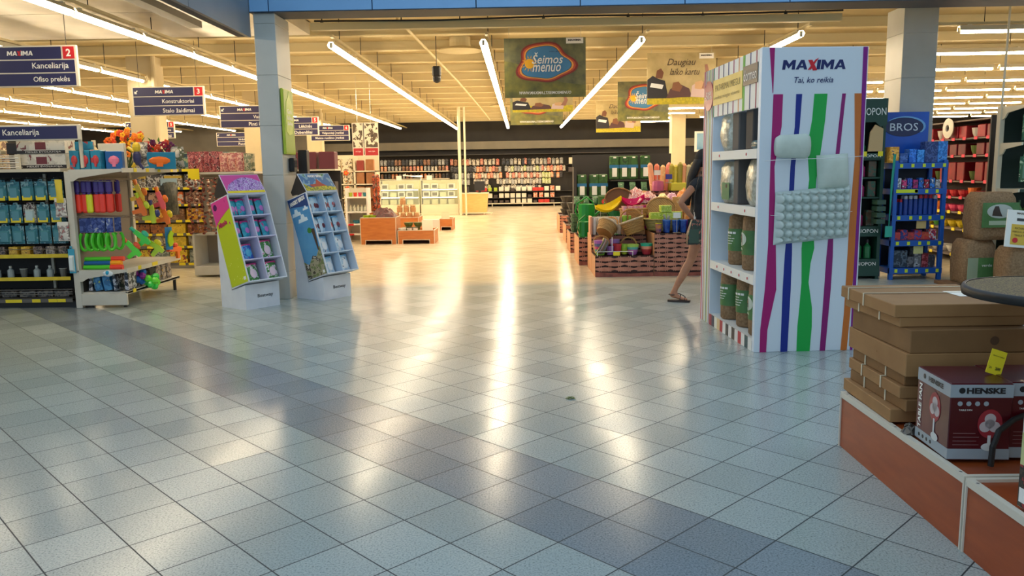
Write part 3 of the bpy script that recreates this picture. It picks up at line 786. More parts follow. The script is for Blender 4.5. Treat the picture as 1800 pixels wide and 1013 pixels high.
# toy pistols
def pistol(c1, c2, s=1.0):
    b = MB()
    b.prism([(-.13, .04), (.02, .04), (.03, -.07), (.08, -.07), (.09, .04), (.14, .05), (.14, .10), (.05, .12), (-.13, .10)], -.02, .02, 'xz', 0)
    b.lathe([(.028, -.2), (.03, -.13), (.018, -.12), (.018, -.05)], (0, 0, 0), 8, 1) if False else b.tube([(-.2, 0, .07), (-.12, 0, .07)], [.03, .024], 8, 1)
    b.ell((.0, 0, .14), (.06, .03, .04), 8, 5, 1)
    return b.build('water_pistol', [c1, c2])
def P(c1, c2, x, y, z, l, ry=1.3, rz=0.2):
    o = place(pistol(c1, c2), x, y, z, l, 'water pistol', rz, 0, ry); o.scale = (.8, .8, .8)
P(mat((240, 190, 20), .35), FORG, -4.42, 9.12, 1.25, 'yellow water pistol hanging beside the coral foam toys')
P(FORG, mat((210, 220, 50), .35), -4.40, 9.10, 1.10, 'orange water pistol hanging under the yellow one')
P(mat((200, 216, 36), .35), mat((60, 60, 110), .4), -4.33, 9.2, 1.02, 'lime water pistol with a dark blue tip on the white gondola', 1.5)
P(mat((236, 90, 90), .35), FORG, -4.30, 9.38, 1.16, 'pink water pistol hanging beside the camouflage bag')
P(FORG, mat((230, 200, 30), .3), -4.27, 9.40, .98, 'orange and yellow water pistol below the pink one')
place(bag(.26, .42, noisy((92, 88, 66), (44, 44, 34), 26, .35, name='camouflage'), d=.08, name='camouflage_bag', m2=clear), -4.28, 9.72, .98, 'clear bag holding a camouflage toy set on the white gondola', 'bag', rz=1.1)
P(mat((70, 210, 70), .3), mat((60, 190, 150), .3), -4.42, 9.12, .72, 'large green water pistol standing over the middle shelf', .8)
P(mat((190, 220, 40), .3), mat((240, 220, 40), .3), -4.33, 9.25, .60, 'lime water pistol leaning on the middle shelf', .7)
P(mat((90, 220, 60), .3), mat((240, 90, 50), .3), -4.5, 9.05, .60, 'green and red water pistol behind the foam shooters', .9)
P(FORG, mat((240, 90, 50), .3), -4.36, 9.95, .48, 'orange water pistol lying at the far end of the middle shelf', 0.05, 1.4)
b = MB().box(-.05, .05, -.008, 0, 0, .28, 0).prism([(-.01, .04), (.03, .05), (.05, .1), (.04, .16), (.06, .2), (.02, .24), (-.02, .18), (-.03, .1)], -.03, -.01, 'xz', 1)
place(b.build('toy_card', [mat((30, 130, 190), .4), mat((190, 226, 30), .3)]), -4.36, 9.78, .55, 'blue card with a lime toy on the white gondola', 'toy pack', rz=1.1)
# foam shooters on the middle shelf
for i, (z, y, c1, c2, lb) in enumerate(((.43, 8.84, FGRN, FRED, 'lowest green foam shooter with a red end'), (.475, 8.86, mat((20, 90, 160), .4), mat((250, 170, 30), .4), 'blue foam shooter with a yellow end in the shooter pile'), (.52, 8.88, FGRN, FRED, 'topmost green foam shooter with a red end'))):
    b = MB().tube([(-.24, 0, 0.02), (.06, 0, .02)], .024, 8, 0).tube([(.06, 0, .02), (.20 - .02 * (i == 1), 0, .02)], .028, 8, 1)
    place(b.build('foam_shooter', [c1, c2]), -4.68, y, z, lb + ' on the white gondola', 'foam shooter')
b = MB().ell((0, 0, .02), (.06, .02, .035), 8, 5).ell((.0, -.01, .03), (.025, .02, .025), 6, 4, 1)
place(b.build('toy_pack', [mat((230, 236, 240), .3), mat((40, 160, 200), .3)]), -4.60, 8.73, .37, 'white toy pack with a blue dot on the front bracket', 'toy pack')
# books on the base shelf
kb = Kind(carton(.085, .2, .22, printed([(70, 140, 190), (50, 110, 160), (200, 210, 90)], 12)), 'book', 'books leaning on the base shelf')
kn = Kind(carton(.04, .2, .21, printed([(36, 38, 52), (190, 190, 200), (40, 40, 60)], 24)), 'book', 'books leaning on the base shelf')
for x, k, ry in ((-4.86, 1, .08), (-4.76, 0, -.2), (-4.66, 0, -.14), (-4.57, 1, -.1), (-4.45, 1, .03)):
    (kn if k else kb).at(x, 8.92, .188, 'dark narrow book' if k else 'blue book', 'on the base shelf of the toy gondola', ry=ry)
kc = Kind(carton(.12, .2, .2, printed([(170, 160, 150), (90, 84, 80), (210, 170, 60)], 24)), 'toy box', 'toy boxes on the base shelf')
for i, y in enumerate((9.15, 9.3, 9.7, 9.85, 10.0)): kc.at(-4.58, y, .178, 'grey toy box', 'base shelf of the white toy gondola', rz=1.57, key=y, along='from the front')
def balls(c1, c2, n, r, R, name):
    b = MB(); random.seed(n)
    for i in range(n):
        a = i * 2.4; h = (i / n - .5) * 2
        b.ell((R * cos(a) * math.sqrt(1 - h * h * .8), R * sin(a) * math.sqrt(1 - h * h * .8), R * h), (r, r, r), 7, 5, i % 2)
    return b.build(name, [c1, c2], smooth=False)
place(balls(mat((60, 220, 80), .3), mat((120, 240, 60), .3), 9, .045, .06, 'ball_bag'), -4.36, 9.25, .235, 'mesh bag of bright green balls hanging off the base shelf', 'bag of balls')
place(balls(mat((40, 110, 190), .3), mat((150, 50, 150), .3), 9, .042, .06, 'ball_bag'), -4.48, 9.2, .30, 'mesh bag of blue and purple balls on the base shelf', 'bag of balls')
# top shelf of the white gondola
def boxed(w, d, h, m, mw, name, win=True):
    t = thing(name, '', ''); 
    MB().cbox(-w / 2, w / 2, -d / 2, d / 2, 0, h, .004).build('carton', m, t)
    if win: MB().ell((0, -d / 2, h * .5), (w * .34, .018, h * .25), 10, 5).box(-w * .1, w * .1, -d / 2 - .015, -d / 2, h * .15, h * .5).build('toy', mw, t)
    return t
TB = printed([(26, 120, 150), (30, 136, 168), (180, 60, 60)], 9, name='teal_print')
for i, x in enumerate((-4.90, -4.78, -4.665)):
    place(boxed(.105, .16, .21, TB, mat((200, 60, 60), .4), 'toy_box'), x, 8.88, 1.536, nth(i) + ' upright teal toy box on the front of the white gondola', 'toy box', rz=.06, group='teal toy boxes')
place(carton(.2, .03, .09, TB, name='header_card'), -4.84, 8.93, 1.755, 'teal header card standing above the teal toy boxes', 'display card')
place(boxed(.17, .16, .20, mat((20, 90, 160), .4), mat((230, 120, 150), .4), 'toy_box'), -4.545, 9.0, 1.536, 'blue window box with a pink toy on the white gondola', 'toy box', rz=.3)
place(boxed(.36, .14, .20, mat((30, 130, 170), .4), FORG, 'toy_box'), -4.33, 9.62, 1.536, 'wide blue box holding an orange toy blaster', 'toy box', rz=.5)
b = MB().ell((0, 0, .25), (.05, .04, .06), 8, 6, 0).ell((0, 0, .13), (.05, .035, .09), 8, 6, 1).tube([(.0, 0, .1), (-.06, 0, .02)], .02, 6, 0).tube([(0, 0, .1), (.06, 0, .0)], .02, 6, 1).tube([(-.03, 0, .2), (-.1, 0, .25)], .018, 6, 0)
place(b.build('toy_figure', [mat((226, 190, 40), .4), mat((44, 44, 90), .4)]), -4.40, 9.22, 1.536, 'yellow and dark blue toy figure between two boxes', 'toy')
place(bag(.2, .3, printed([(200, 196, 186), (120, 116, 110), (60, 56, 60)], 20), d=.12, name='clear_bag'), -4.5, 9.5, 1.536, 'clear bag of grey toys behind the orange blaster box', 'bag')
place(bag(.18, .26, printed([(170, 166, 160), (90, 96, 70), (210, 206, 196)], 20), d=.12, name='clear_bag'), -4.25, 9.95, 1.536, 'clear bag of grey toys at the far end of the white gondola top', 'bag')
for x, y, h, lb in ((-4.93, 9.3, .34, 'cream jar standing behind the teal boxes'), (-4.74, 9.5, .30, 'taller cream jar behind the blue window box')):
    place(bottle(.055, h, mat((206, 190, 150), .5), CREAM, 'jar'), x, y, 1.536, lb, 'jar')
# artificial flowers
def flowers(cols, R, H, n, name, seed, leafc=(70, 120, 40)):
    random.seed(seed); t = thing(name, '', '')
    st = MB(); fl_ = MB(); lf = MB()
    for i in range(n):
        a = random.uniform(0, 2 * pi); q = random.random() ** .5; x = R * q * cos(a); y = R * q * sin(a) * .6; z = H * random.uniform(.45, 1.0) * (1 - .3 * q)
        st.tube([(x * .1, y * .1, 0), (x * .6, y * .6, z * .5), (x, y, z)], .003, 3)
        r = random.uniform(.022, .036); m = i % len(cols)
        for k in range(5):
            b = 2 * pi * k / 5 + i; px_, pz_ = x + r * .8 * cos(b), z + r * .8 * sin(b)
            fl_.ell((px_, y - .01 * random.random(), pz_), (r * .62, r * .45, r * .62), 5, 3, m)
        if i % 2 == 0:
            lx = x + random.uniform(-.04, .04); lz = z * random.uniform(.6, 1.05)
            lf.add([(lx, y, lz), (lx + .02, y - .01, lz + .03), (lx + .05 * cos(a), y, lz + .07), (lx - .02, y + .01, lz + .03)], [(0, 1, 2, 3)])
    st.build('stem', mat((60, 90, 40), .6), t); fl_.build('blossom', [mat(c, .55) for c in cols], t); lf.build('leaf', mat(leafc, .5), t)
    return t
place(flowers([(240, 110, 30), (250, 190, 30), (226, 80, 40), (246, 140, 40)], .27, .55, 62, 'artificial_flowers', 3), -4.78, 9.75, 1.536, 'big bunch of orange and yellow artificial flowers on the white gondola', 'artificial flowers')
place(flowers([(110, 24, 60), (150, 30, 60), (90, 30, 90), (200, 70, 40)], .22, .40, 46, 'artificial_flowers', 5), -4.45, 10.0, 1.536, 'smaller bunch of dark purple and red artificial flowers', 'artificial flowers')
place(carton(.3, .06, .30, mat((226, 220, 204), .5), name="card_sign"), -4.72, 9.3, 1.536, "white card standing behind the teal boxes", "card")

# ================================================================ construction toy shelving facing the viewer, further in
t = thing('toy_shelving', 'dark shelving of boxed construction sets behind the white toy gondola', 'shelving')
LX0, LX1, LY = -6.9, -4.42, 12.5
MB().box(LX0, LX1, LY + .44, LY + .47, 0, 1.55).build('back_panel', SHELFD, t)
box('plinth', SHELFW, LX0, LX1, LY + .05, LY + .44, 0, .05, t)
LZ = (.06, .33, .53, .74, .99, 1.25, 1.53)
for z in LZ: box('shelf', SHELFD, LX0, LX1, LY, LY + .44, z, z + .018, t); strip_tags(t, LX0, LX1, LY, z - .012, .042, STRIPG, 11, YEL)
box('side_panel', SHELFW, LX1, LX1 + .03, LY, LY + .47, 0, 1.6, t)
cols = {
 0: ('grey and green construction box', [(110, 120, 110), (170, 176, 160), (60, 70, 60)], 'yellow construction box', [(226, 186, 40), (240, 210, 60), (160, 60, 40), (60, 110, 60)]),
 1: ('yellow construction box', [(216, 180, 50), (236, 200, 60), (120, 90, 40)], 'pale construction box', [(190, 180, 150), (120, 100, 80), (220, 200, 160)]),
 2: ('brown and orange construction box', [(150, 90, 50), (196, 120, 50), (80, 50, 40)], 'yellow construction box', [(226, 186, 50), (240, 200, 60), (150, 100, 40)]),
 3: ('brown construction box', [(120, 84, 56), (170, 130, 90), (60, 44, 36)], 'orange figure pack', [(230, 150, 40), (240, 190, 70), (90, 60, 40)]),
 4: ('dark red construction box', [(110, 70, 56), (190, 150, 120), (60, 40, 40)], 'white and orange construction box', [(200, 190, 180), (230, 120, 50), (70, 60, 60)]),
 5: ('white car construction box', [(130, 116, 100), (220, 214, 200), (70, 60, 54), (200, 170, 60)], 'grey car construction box', [(90, 84, 80), (200, 196, 190), (40, 40, 44)]),
 6: ('teal construction box', [(70, 110, 110), (150, 160, 120), (40, 60, 70)], 'grey vehicle construction box', [(150, 150, 120), (90, 90, 80), (200, 190, 160)])}
hs = (.22, .16, .16, .19, .20, .21, .27)
wn_ = ['lowest', 'second', 'third', 'fourth', 'fifth', 'sixth', 'top']
for r, z in enumerate(LZ):
    n1, c1, n2, c2 = cols[r]
    kinds = (Kind(carton(.27, .1, hs[r] * .96, printed(c1, 16), mat(c1[-1], .4) if r in (5, 6) else None), 'construction set', 'boxed construction sets'), Kind(carton(.27, .1, hs[r], printed(c2, 16)), 'construction set', 'boxed construction sets'))
    for i in range(8):
        k = (i + r) % 2 if r not in (2, 4) else (1 if i % 3 == 0 else 0)
        kinds[k].at(LX1 - .16 - .29 * i, LY + .09 + .02 * (i % 3), z + .02, (n1, n2)[k], wn_[r] + ' shelf of the construction set shelving')
# bagged garlands and the next gondola to the right
t = thing('end_gondola', 'white-based end gondola with hanging shiny strings beside the pink display', 'shelving')
EX0, EX1, EY = -4.72, -3.78, 11.35
box('base', W2, EX0, EX1, EY, EY + .5, .03, .16, t, .005)
box('side_panel', W2, EX0, EX0 + .03, EY, EY + .5, .16, .62, t); box('back_panel', mat((150, 136, 120), .6), EX0, EX1, EY + .47, EY + .5, .16, 1.5, t)
box('shelf', W2, EX0, EX1, EY + .05, EY + .5, .60, .62, t); box('shelf', W2, EX0, EX1, EY + .02, EY + .5, 1.47, 1.50, t)
MB().tube([(EX0 + .1, EY + .45, 1.42), (EX0 + .1, EY, 1.42)], .004, 4).tube([(EX0 + .22, EY + .45, 1.42), (EX0 + .22, EY, 1.42)], .004, 4).tube([(EX0 + .34, EY + .45, 1.42), (EX0 + .34, EY, 1.42)], .004, 4).build('peg_hook', PEG, t)
MB().box(EX0 + .02, EX0 + .18, EY - .03, EY - .025, 1.40, 1.55).build('price_tag', YEL, t)
def garland(cols, L, seed):
    random.seed(seed); b = MB(); b.tube([(0, 0, 0), (0, 0, L)], .003, 4, 0)
    n = int(L / .026)
    for i in range(n): b.ell((random.uniform(-.03, .03), random.uniform(-.03, .01), L * (i + .5) / n), (.024, .018, .017), 6, 4, 1 + i % len(cols))
    return b.build('bead_garland', [DARK] + [mat(c, .2, .3) for c in cols])
kga = Kind(garland([(130, 60, 50), (170, 110, 90), (90, 40, 40)], .80, 1), 'garland', 'bead garlands'); kgb = Kind(garland([(176, 120, 96), (120, 70, 60), (220, 190, 170)], .74, 2), 'garland', 'bead garlands')
for i in range(5): (kga if i % 2 == 0 else kgb).at(EX0 + .02 + .09 * i, EY - .01, .62 + .04 * (i % 2), 'dark red bead garland' if i % 2 == 0 else 'copper bead garland', 'hanging beside the pink display')
kp = Kind(bag(.11, .27, printed([(130, 50, 60), (190, 110, 110), (70, 30, 40), (220, 190, 180)], 24), d=.05, name='sweet_bag'), 'bag', 'upright bags on the end gondola')
kq = Kind(bag(.11, .25, printed([(190, 110, 110), (226, 180, 160), (130, 60, 60)], 24), d=.05, name='sweet_bag'), 'bag', 'upright bags on the end gondola')
kz = Kind(bag(.11, .24, printed([(120, 126, 100), (190, 180, 150), (70, 80, 70)], 24), d=.05, name='sweet_bag'), 'bag', 'upright bags on the end gondola')
for r in range(2):
    for i in range(8):
        k = kp if i < 4 else kq if i < 7 else kz; nme = ('dark red upright bag', 'pink upright bag', 'grey-green upright bag')[0 if i < 4 else 1 if i < 7 else 2]
        k.at(EX0 + .02 + .115 * i, EY + .12 + .16 * r, 1.505, nme + (', front rank,' if r == 0 else ', back rank,'), 'on the end gondola top')
# maroon box and dark shelf near the pillar
t = thing('dark_shelving', 'dark brown shelving between the end gondola and the entrance pillar', 'shelving')
MB().box(-3.95, -3.0, 13.0, 13.4, 0, .08).box(-3.95, -3.0, 13.38, 13.42, 0, 1.5).build('carcass', SHELFD, t)
for z in (.5, 1.0, 1.50): box('shelf', SHELFW if z > 1.4 else SHELFD, -3.95, -3.0, 13.0, 13.4, z, z + .025, t)
for i, x in enumerate((-3.75, -3.45, -3.15)): place(carton(.26, .25, .28, mat((96, 34, 44), .5), name='storage_box'), x, 13.2, 1.526, nth(i) + ' maroon storage box from the left on the dark brown shelving', 'box', group='maroon boxes')
for i, x in enumerate((-3.75, -3.45, -3.15)): place(carton(.24, .25, .3, mat((50, 40, 38), .5), name='storage_box'), x, 13.2, 1.026, nth(i) + ' black storage box from the left on the dark brown shelving', 'box', group='black boxes')
# ================================================================ tilted cardboard displays
CW = noisy((224, 226, 232), (214, 216, 224), 6, .55, name='white_cardboard')
def fan_poly(cx, cz, r, a0, a1, n=10, sq=1.0): return [(cx + r * cos(a0 + (a1 - a0) * k / n), cz + sq * r * sin(a0 + (a1 - a0) * k / n)) for k in range(n + 1)]
def kiosk(loc, rz, label, side_m, sidefn, headfn, inner, cells):
    t = thing('cardboard_display', label, 'display stand', loc, rz)
    MB().prism([(0, 0), (.45, 0), (.45, .88), (.43, .88), (.245, .20), (0, .275)], 0, .44, 'yz').build('base', CW, t)
    letters(t, [('Bestway', (.25, -.002, .135), RX, UZ, .20, .048, dict(bold=.01))], mat((40, 42, 48), .5))
    M = Matrix(((1, 0, 0, -.015), (0, .953, .303, -.10), (0, -.303, .953, .32), (0, 0, 0, 1)))   # x, back, up
    W, D, H = .50, .335, .975
    tray = MB(); tray.M = M
    tray.box(0, .012, 0, D, 0, H).box(W - .012, W, 0, D, 0, H).box(.012, W - .012, D - .012, D, 0, H).box(.012, W - .012, 0, D, 0, .012).box(.012, W - .012, 0, D, H - .012, H)
    tray = tray.build('tray', CW, t)
    for k in (1, 2, 3):
        b = MB(); b.M = M; b.box(.012, W - .012, .004, D - .012, H * k / 4 - .006, H * k / 4 + .006); b.build('shelf', inner, tray)
    b = MB(); b.M = M; b.box(W / 2 - .006, W / 2 + .006, .004, D - .012, .012, H - .012); b.build('divider', inner, tray)
    b = MB(); b.M = M; b.box(-.003, -.0005, .012, D - .01, .012, H - .012); sp_ = b.build('side_print', side_m, t)
    sidefn(t, M, D, H)
    # header: leaning card with a dark folded back
    MB().prism([(.19, 1.25), (.335, 1.455), (.34, 1.45), (.46, 1.235), (.44, 1.20), (.196, 1.245)], 0.005, .012, 'yz').prism([(.19, 1.25), (.335, 1.455), (.34, 1.45), (.46, 1.235), (.44, 1.20), (.196, 1.245)], .47, .477, 'yz').prism([(.34, 1.45), (.345, 1.452), (.465, 1.236), (.46, 1.235)], .005, .477, 'yz').build('header_back', mat((52, 46, 42), .7), t)
    hd = MB(); Mh = Matrix(((1, 0, 0, -.01), (0, .816, .577, .186), (0, -.577, .816, 1.252), (0, 0, 0, 1)))
    hd.M = Mh; hd.box(0, .49, 0, .006, 0, .25); hd = hd.build('header_card', CW, t)
    headfn(hd, Mh)
    return t, M
def shape(parent, M, poly, m, name, d=(-.0055, -.003), plane='yz'):
    b = MB(); b.M = M; b.prism(poly, d[0], d[1], plane); return b.build(name, m, parent)
def pouch(w, h, m, m2, d=.05, name='pouch'):
    b = MB()
    b.grid(4, 5, lambda u, v: ((u - .5) * w, -d / 2 * (sin(pi * u) * sin(pi * v)) ** .5 if 0 < u < 1 and 0 < v < 1 else 0, v * h), 0)
    b.grid(4, 5, lambda u, v: ((.5 - u) * w, d / 2 * (sin(pi * u) * sin(pi * v)) ** .5 if 0 < u < 1 and 0 < v < 1 else 0, v * h), 0)
    b.box(-w * .5, w * .5, -.005, .005, h * .88, h * 1.02, 1)
    b.lathe([(w * .27, 0), (w * .22, .004), (w * .1, .005)], (0, 0, 0), 10, 2)
    # turn the disc to face the front
    n = 30
    for i in range(len(b.v) - n, len(b.v)):
        x, y, z = b.v[i]; b.v[i] = (x, -d / 2 - z * .8 + .002, y + h * .45)
    return b
def fill(t_loc, rz, M, kinds, cells, W=.50, H=.975):
    """pouches stand in the tray's eight cells"""
    R = Matrix.Translation(t_loc) @ Matrix.Rotation(rz, 4, 'Z') @ M
    for (r, c, k, n, nm, where) in cells:
        for i in range(n):
            x = .012 + (W / 2) * c + .055 + (.13 / max(1, n - 1) * i if n > 1 else .06)
            p = R @ Vector((x, .09 + .015 * (i % 2), H - H * (r + 1) / 4 + .008))
            kinds[k].at(p.x, p.y, p.z, nm, where, rz=rz + .25, rx=-.28, key=x)
rows_ = ['top row', 'second row', 'third row', 'bottom row']; cols_ = ['left', 'right']
L1, R1 = (-2.985, 8.46, 0), radians(54)
def side1(t, M, D, H):
    shape(t, M, [(D - .01, .70)] + [(D - .01 - (D - .022) * k / 8, .70 + .13 * (k / 8) ** .7) for k in range(9)] + [(.012, H - .012), (D - .01, H - .012)], mat((226, 70, 150), .45), 'pink_corner')
    shape(t, M, fan_poly(D - .07, H - .075, .035, 0, 2 * pi, 14), mat((90, 30, 90), .45), 'round_badge', (-.0065, -.0056))
    b = MB(); b.M = M
    put_text(b, 'Minnie', (-.004, .20, .70), (0, -1, .12), (0, .12, 1), .17, .06, 0, bold=.05, shear=.1); b.build('lettering', mat((190, 30, 90), .45), t)
    shape(t, M, [(.03, .04), (.07, .04), (.07, .075), (.03, .075)], LETW, 'label_patch')
    b = MB(); b.M = M; random.seed(4)
    for k in range(12): q = (random.uniform(.03, .3), random.uniform(.03, .3)); b.prism(fan_poly(q[0], q[1], .005, 0, 2 * pi, 6), -.0045, -.003, 'yz')
    b.build('dot_pattern', mat((226, 232, 120), .5), t)
def head1(h, M):
    def s(poly, c, nm, d=(-.003, 0)):
        b = MB(); b.M = M; b.prism(poly, d[0], d[1], 'xz'); b.build(nm, c, h)
    Mh = M
    s([(.008, .008), (.482, .008), (.482, .242), (.008, .242)], mat((214, 80, 160), .4), 'pink_print')
    s([(.008, .035)] + [(.05 + .43 * k / 8, .11 + .10 * sin(pi * k / 9)) for k in range(9)] + [(.482, .035)], printed([(170, 120, 200), (200, 180, 226), (120, 70, 160), (226, 220, 240)], 30, name='lilac_print'), 'picture', (-.0045, -.003))
    s([(.008, .008), (.482, .008), (.482, .035), (.008, .035)], YEL, 'yellow_foot', (-.0045, -.003))
k1, M1 = kiosk(L1, R1, 'tilted cardboard display with a lime and pink side panel', mat((196, 208, 36), .45), side1, head1, mat((206, 200, 226), .55), None)
tp = printed([(40, 150, 170), (60, 170, 186), (190, 60, 130)], 22); pk = mat((206, 50, 130), .4)
kk = [Kind(pouch(.125, .195, tp, pk).build('pouch', [tp, pk, mat((200, 120, 190), .4)]), 'pouch', 'pouches in the lime display'),
      Kind(pouch(.17, .175, mat((40, 80, 170), .4), pk).build('pouch', [printed([(40, 90, 180), (90, 170, 220), (210, 60, 120)], 26), pk, mat((60, 170, 210), .4)]), 'pouch', 'pouches in the lime display'),
      Kind(pouch(.20, .20, pk, pk).build('pouch', [printed([(60, 120, 60), (80, 150, 70), (230, 220, 226), (200, 60, 130)], 20), pk, mat((226, 200, 214), .4)]), 'pouch', 'pouches in the lime display')]
cells = []
for r in range(4):
    for c in range(2):
        k = 0 if r < 2 else (1 if (r, c) == (2, 0) else 2); n = (3 if c == 0 else 2) if r == 0 else 2 if r == 1 else 1
        cells.append((r, c, k, n, ('small teal pouch', 'blue pouch', 'green and pink pouch')[k], cols_[c] + ' cell, ' + rows_[r] + ' of the lime display'))
fill(L1, R1, M1, kk, cells)
L2, R2 = (-2.285, 9.05, 0), radians(58)
SKY = noisy((70, 140, 196), (110, 176, 214), 3, .45, name='sky_print')
def side2(t, M, D, H):
    shape(t, M, [(.012, H - .16), (D - .01, H - .10), (D - .01, H - .012), (.012, H - .012)], mat((40, 70, 130), .45), 'dark_sky_corner', (-.0045, -.003))
    def cl(y, z, s): return fan_poly(y - s * .5, z, s * .45, pi, 0, 5) + fan_poly(y, z + s * .2, s * .5, .2, 2.6, 5) + fan_poly(y + s * .55, z, s * .4, 0.3, pi, 5)
    for y, z, s in ((.24, .775, .075), (.16, .69, .08), (.075, .80, .045)):
        shape(t, M, [(y - s, z - s * .3), (y + s, z - s * .3), (y + s * .8, z + s * .25), (y + s * .35, z + s * .2), (y + s * .15, z + s * .8), (y - s * .35, z + s * .75), (y - s * .5, z + s * .25), (y - s * .9, z + s * .2)], mat((222, 236, 244), .45), 'white_cloud_print')
    shape(t, M, [(.012, .012), (D - .01, .012), (D - .01, .22), (.25, .17), (.16, .26), (.10, .24), (.012, .34)], printed([(120, 130, 80), (170, 160, 130), (70, 60, 46), (200, 196, 186)], 14), 'landscape_print')
    shape(t, M, [(.03, .30), (.05, .30), (.07, .52), (.10, .52), (.09, .56), (.02, .55)], mat((80, 60, 46), .5), 'timber_print', (-.0065, -.0056))
    shape(t, M, fan_poly(.10, .545, .035, 0, 2 * pi, 8), mat((60, 130, 50), .5), 'bush_print', (-.0072, -.0066))
    b = MB(); b.M = M
    put_text(b, 'ANGRY BIRDS', (-.006, .17, .915), (0, -1, .10), (0, .10, 1), .27, .05, 0, bold=.06); b.build('lettering', LETW, t)
    shape(t, M, [(.03, .03), (.065, .03), (.065, .065), (.03, .065)], LETW, 'label_patch', (-.0065, -.0056))
def head2(h, M):
    def s(poly, c, nm, d=(-.003, 0)):
        b = MB(); b.M = M; b.prism(poly, d[0], d[1], 'xz'); b.build(nm, c, h)
    s([(.008, .008), (.482, .008), (.482, .242), (.008, .242)], printed([(70, 120, 170), (130, 170, 190), (90, 140, 90)], 9), 'picture')
    s([(.008, .008), (.482, .008), (.482, .05), (.3, .08), (.1, .05), (.008, .11)], printed([(206, 190, 50), (120, 130, 60), (226, 216, 90)], 30), 'meadow_print', (-.0045, -.003))
    s([(.10, .09), (.2, .10), (.24, .17), (.3, .10), (.36, .07), (.12, .06)], mat((176, 70, 56), .5), 'hill_print', (-.006, -.0045))
    b = MB(); b.M = M; put_text(b, 'ANGRY BIRDS', (.24, -.0035, .21), (1, 0, 0), (0, 0, 1), .22, .035, 0, bold=.05); b.build('lettering', LETW, h)
k2, M2 = kiosk(L2, R2, 'tilted cardboard display with a sky blue side panel and clouds', SKY, side2, head2, mat((190, 208, 226), .55), None)
wb = printed([(176, 204, 220), (200, 216, 226), (150, 190, 214)], 14); bl_ = mat((120, 180, 220), .4); dm = mat((110, 40, 50), .4)
kk = [Kind(pouch(.115, .195, wb, bl_).build('pouch', [wb, bl_, dm]), 'pouch', 'pouches in the sky blue display'), Kind(pouch(.135, .195, wb, bl_).build('pouch', [wb, bl_, printed([(90, 90, 96), (190, 60, 60), (220, 220, 220)], 30)]), 'pouch', 'pouches in the sky blue display'),
      Kind(pouch(.20, .20, wb, bl_).build('pouch', [printed([(170, 200, 220), (220, 228, 232), (60, 70, 110)], 16), bl_, mat((226, 230, 234), .4)]), 'pouch', 'pouches in the sky blue display')]
cells = []
for r in range(4):
    for c in range(2):
        k = (0 if c == 0 else 1) if r < 2 else 2; n = (4 if c == 0 else 3) if r == 0 else (3 if c == 0 else 2) if r == 1 else 1
        cells.append((r, c, k, n, ('red-marked pouch', 'pale blue pouch', 'large pale pouch')[k], cols_[c] + ' cell, ' + rows_[r] + ' of the sky-blue display'))
fill(L2, R2, M2, kk, cells)
# green advert and devices on the pillar's side
t = thing('advert_board', 'tall lime green advert board fixed to the entrance pillar', 'advert', (-2.715, 9.23, 1.68))
MB().cbox(0, .03, 0, .40, 0, .74, .006).build('board', noisy((166, 186, 30), (196, 208, 60), 6, .4, name='lime_print'), t)
b = MB().box(.03, .033, .012, .388, .012, .728, 0); b.build('frame_field', mat((150, 176, 24), .4), t)
b = MB(); b.prism([(.06, .26), (.16, .22), (.3, .24), (.35, .4), (.33, .58), (.24, .66), (.21, .72), (.18, .66), (.1, .6), (.06, .45)], .033, .037, 'yz'); b.build('fruit_print', noisy((186, 206, 60), (206, 220, 100), 14, .4), t)
letters(t, [('Gerk', (.0385, .2, .49), (0, 1, 0), UZ, .18, .05), ('laiku', (.0385, .2, .42), (0, 1, 0), UZ, .2, .05), ('žalią', (.0385, .2, .35), (0, 1, 0), UZ, .2, .05)], LETW)
t = thing('card_reader', 'black device on a bracket under the lime green advert board', 'device', (-2.712, 9.42, 1.48))
MB().cbox(0, .06, 0, .14, 0, .16, .008).build('body', BLACK, t); MB().box(.06, .064, .02, .12, .05, .13).build('screen', mat((30, 40, 60), .15), t)
t = thing('info_terminal', 'dark terminal box standing out behind the entrance pillar', 'terminal', (-2.70, 9.76, 0))
MB().cbox(0, .11, 0, .12, 1.44, 1.74, .006).build('body', mat((44, 36, 34), .4), t); MB().cbox(.03, .08, .03, .09, 0.02, 1.44, .004).box(-.06, .17, -.04, .16, 0, .02).build('stand', mat((44, 36, 34), .4), t)

# ================================================================ woven-print crates and wicker goods at the right of the aisle
def wicker(c1=(196, 150, 84), c2=(146, 98, 48), sc=60, name='wicker'):
    key = ('w', c1, c2, sc)
    if key in MC: return MC[key]
    nt = NT(name); o = nt.obj(sc, False)
    w1 = nt.n('ShaderNodeTexWave', bands_direction='Z'); w1.inputs['Scale'].default_value = .35; w1.inputs['Distortion'].default_value = 1.2; nt.l(o, w1.inputs['Vector'])
    w2 = nt.n('ShaderNodeTexWave', bands_direction='DIAGONAL'); w2.inputs['Scale'].default_value = .3; nt.l(o, w2.inputs['Vector'])
    f = nt.math('MULTIPLY', w1.outputs['Fac'], nt.math('ADD', .5, nt.math('MULTIPLY', w2.outputs['Fac'], .5)))
    nt.l(ramp(nt, f, [(0.1, c2), (0.7, c1)], const=False), nt.b.inputs['Base Color']); nt.b.inputs['Roughness'].default_value = .6
    bp = nt.n('ShaderNodeBump'); bp.inputs['Strength'].default_value = .5; bp.inputs['Distance'].default_value = .01; nt.l(f, bp.inputs['Height']); nt.l(bp.outputs[0], nt.b.inputs['Normal'])
    MC[key] = nt.m; return nt.m
WK = wicker()
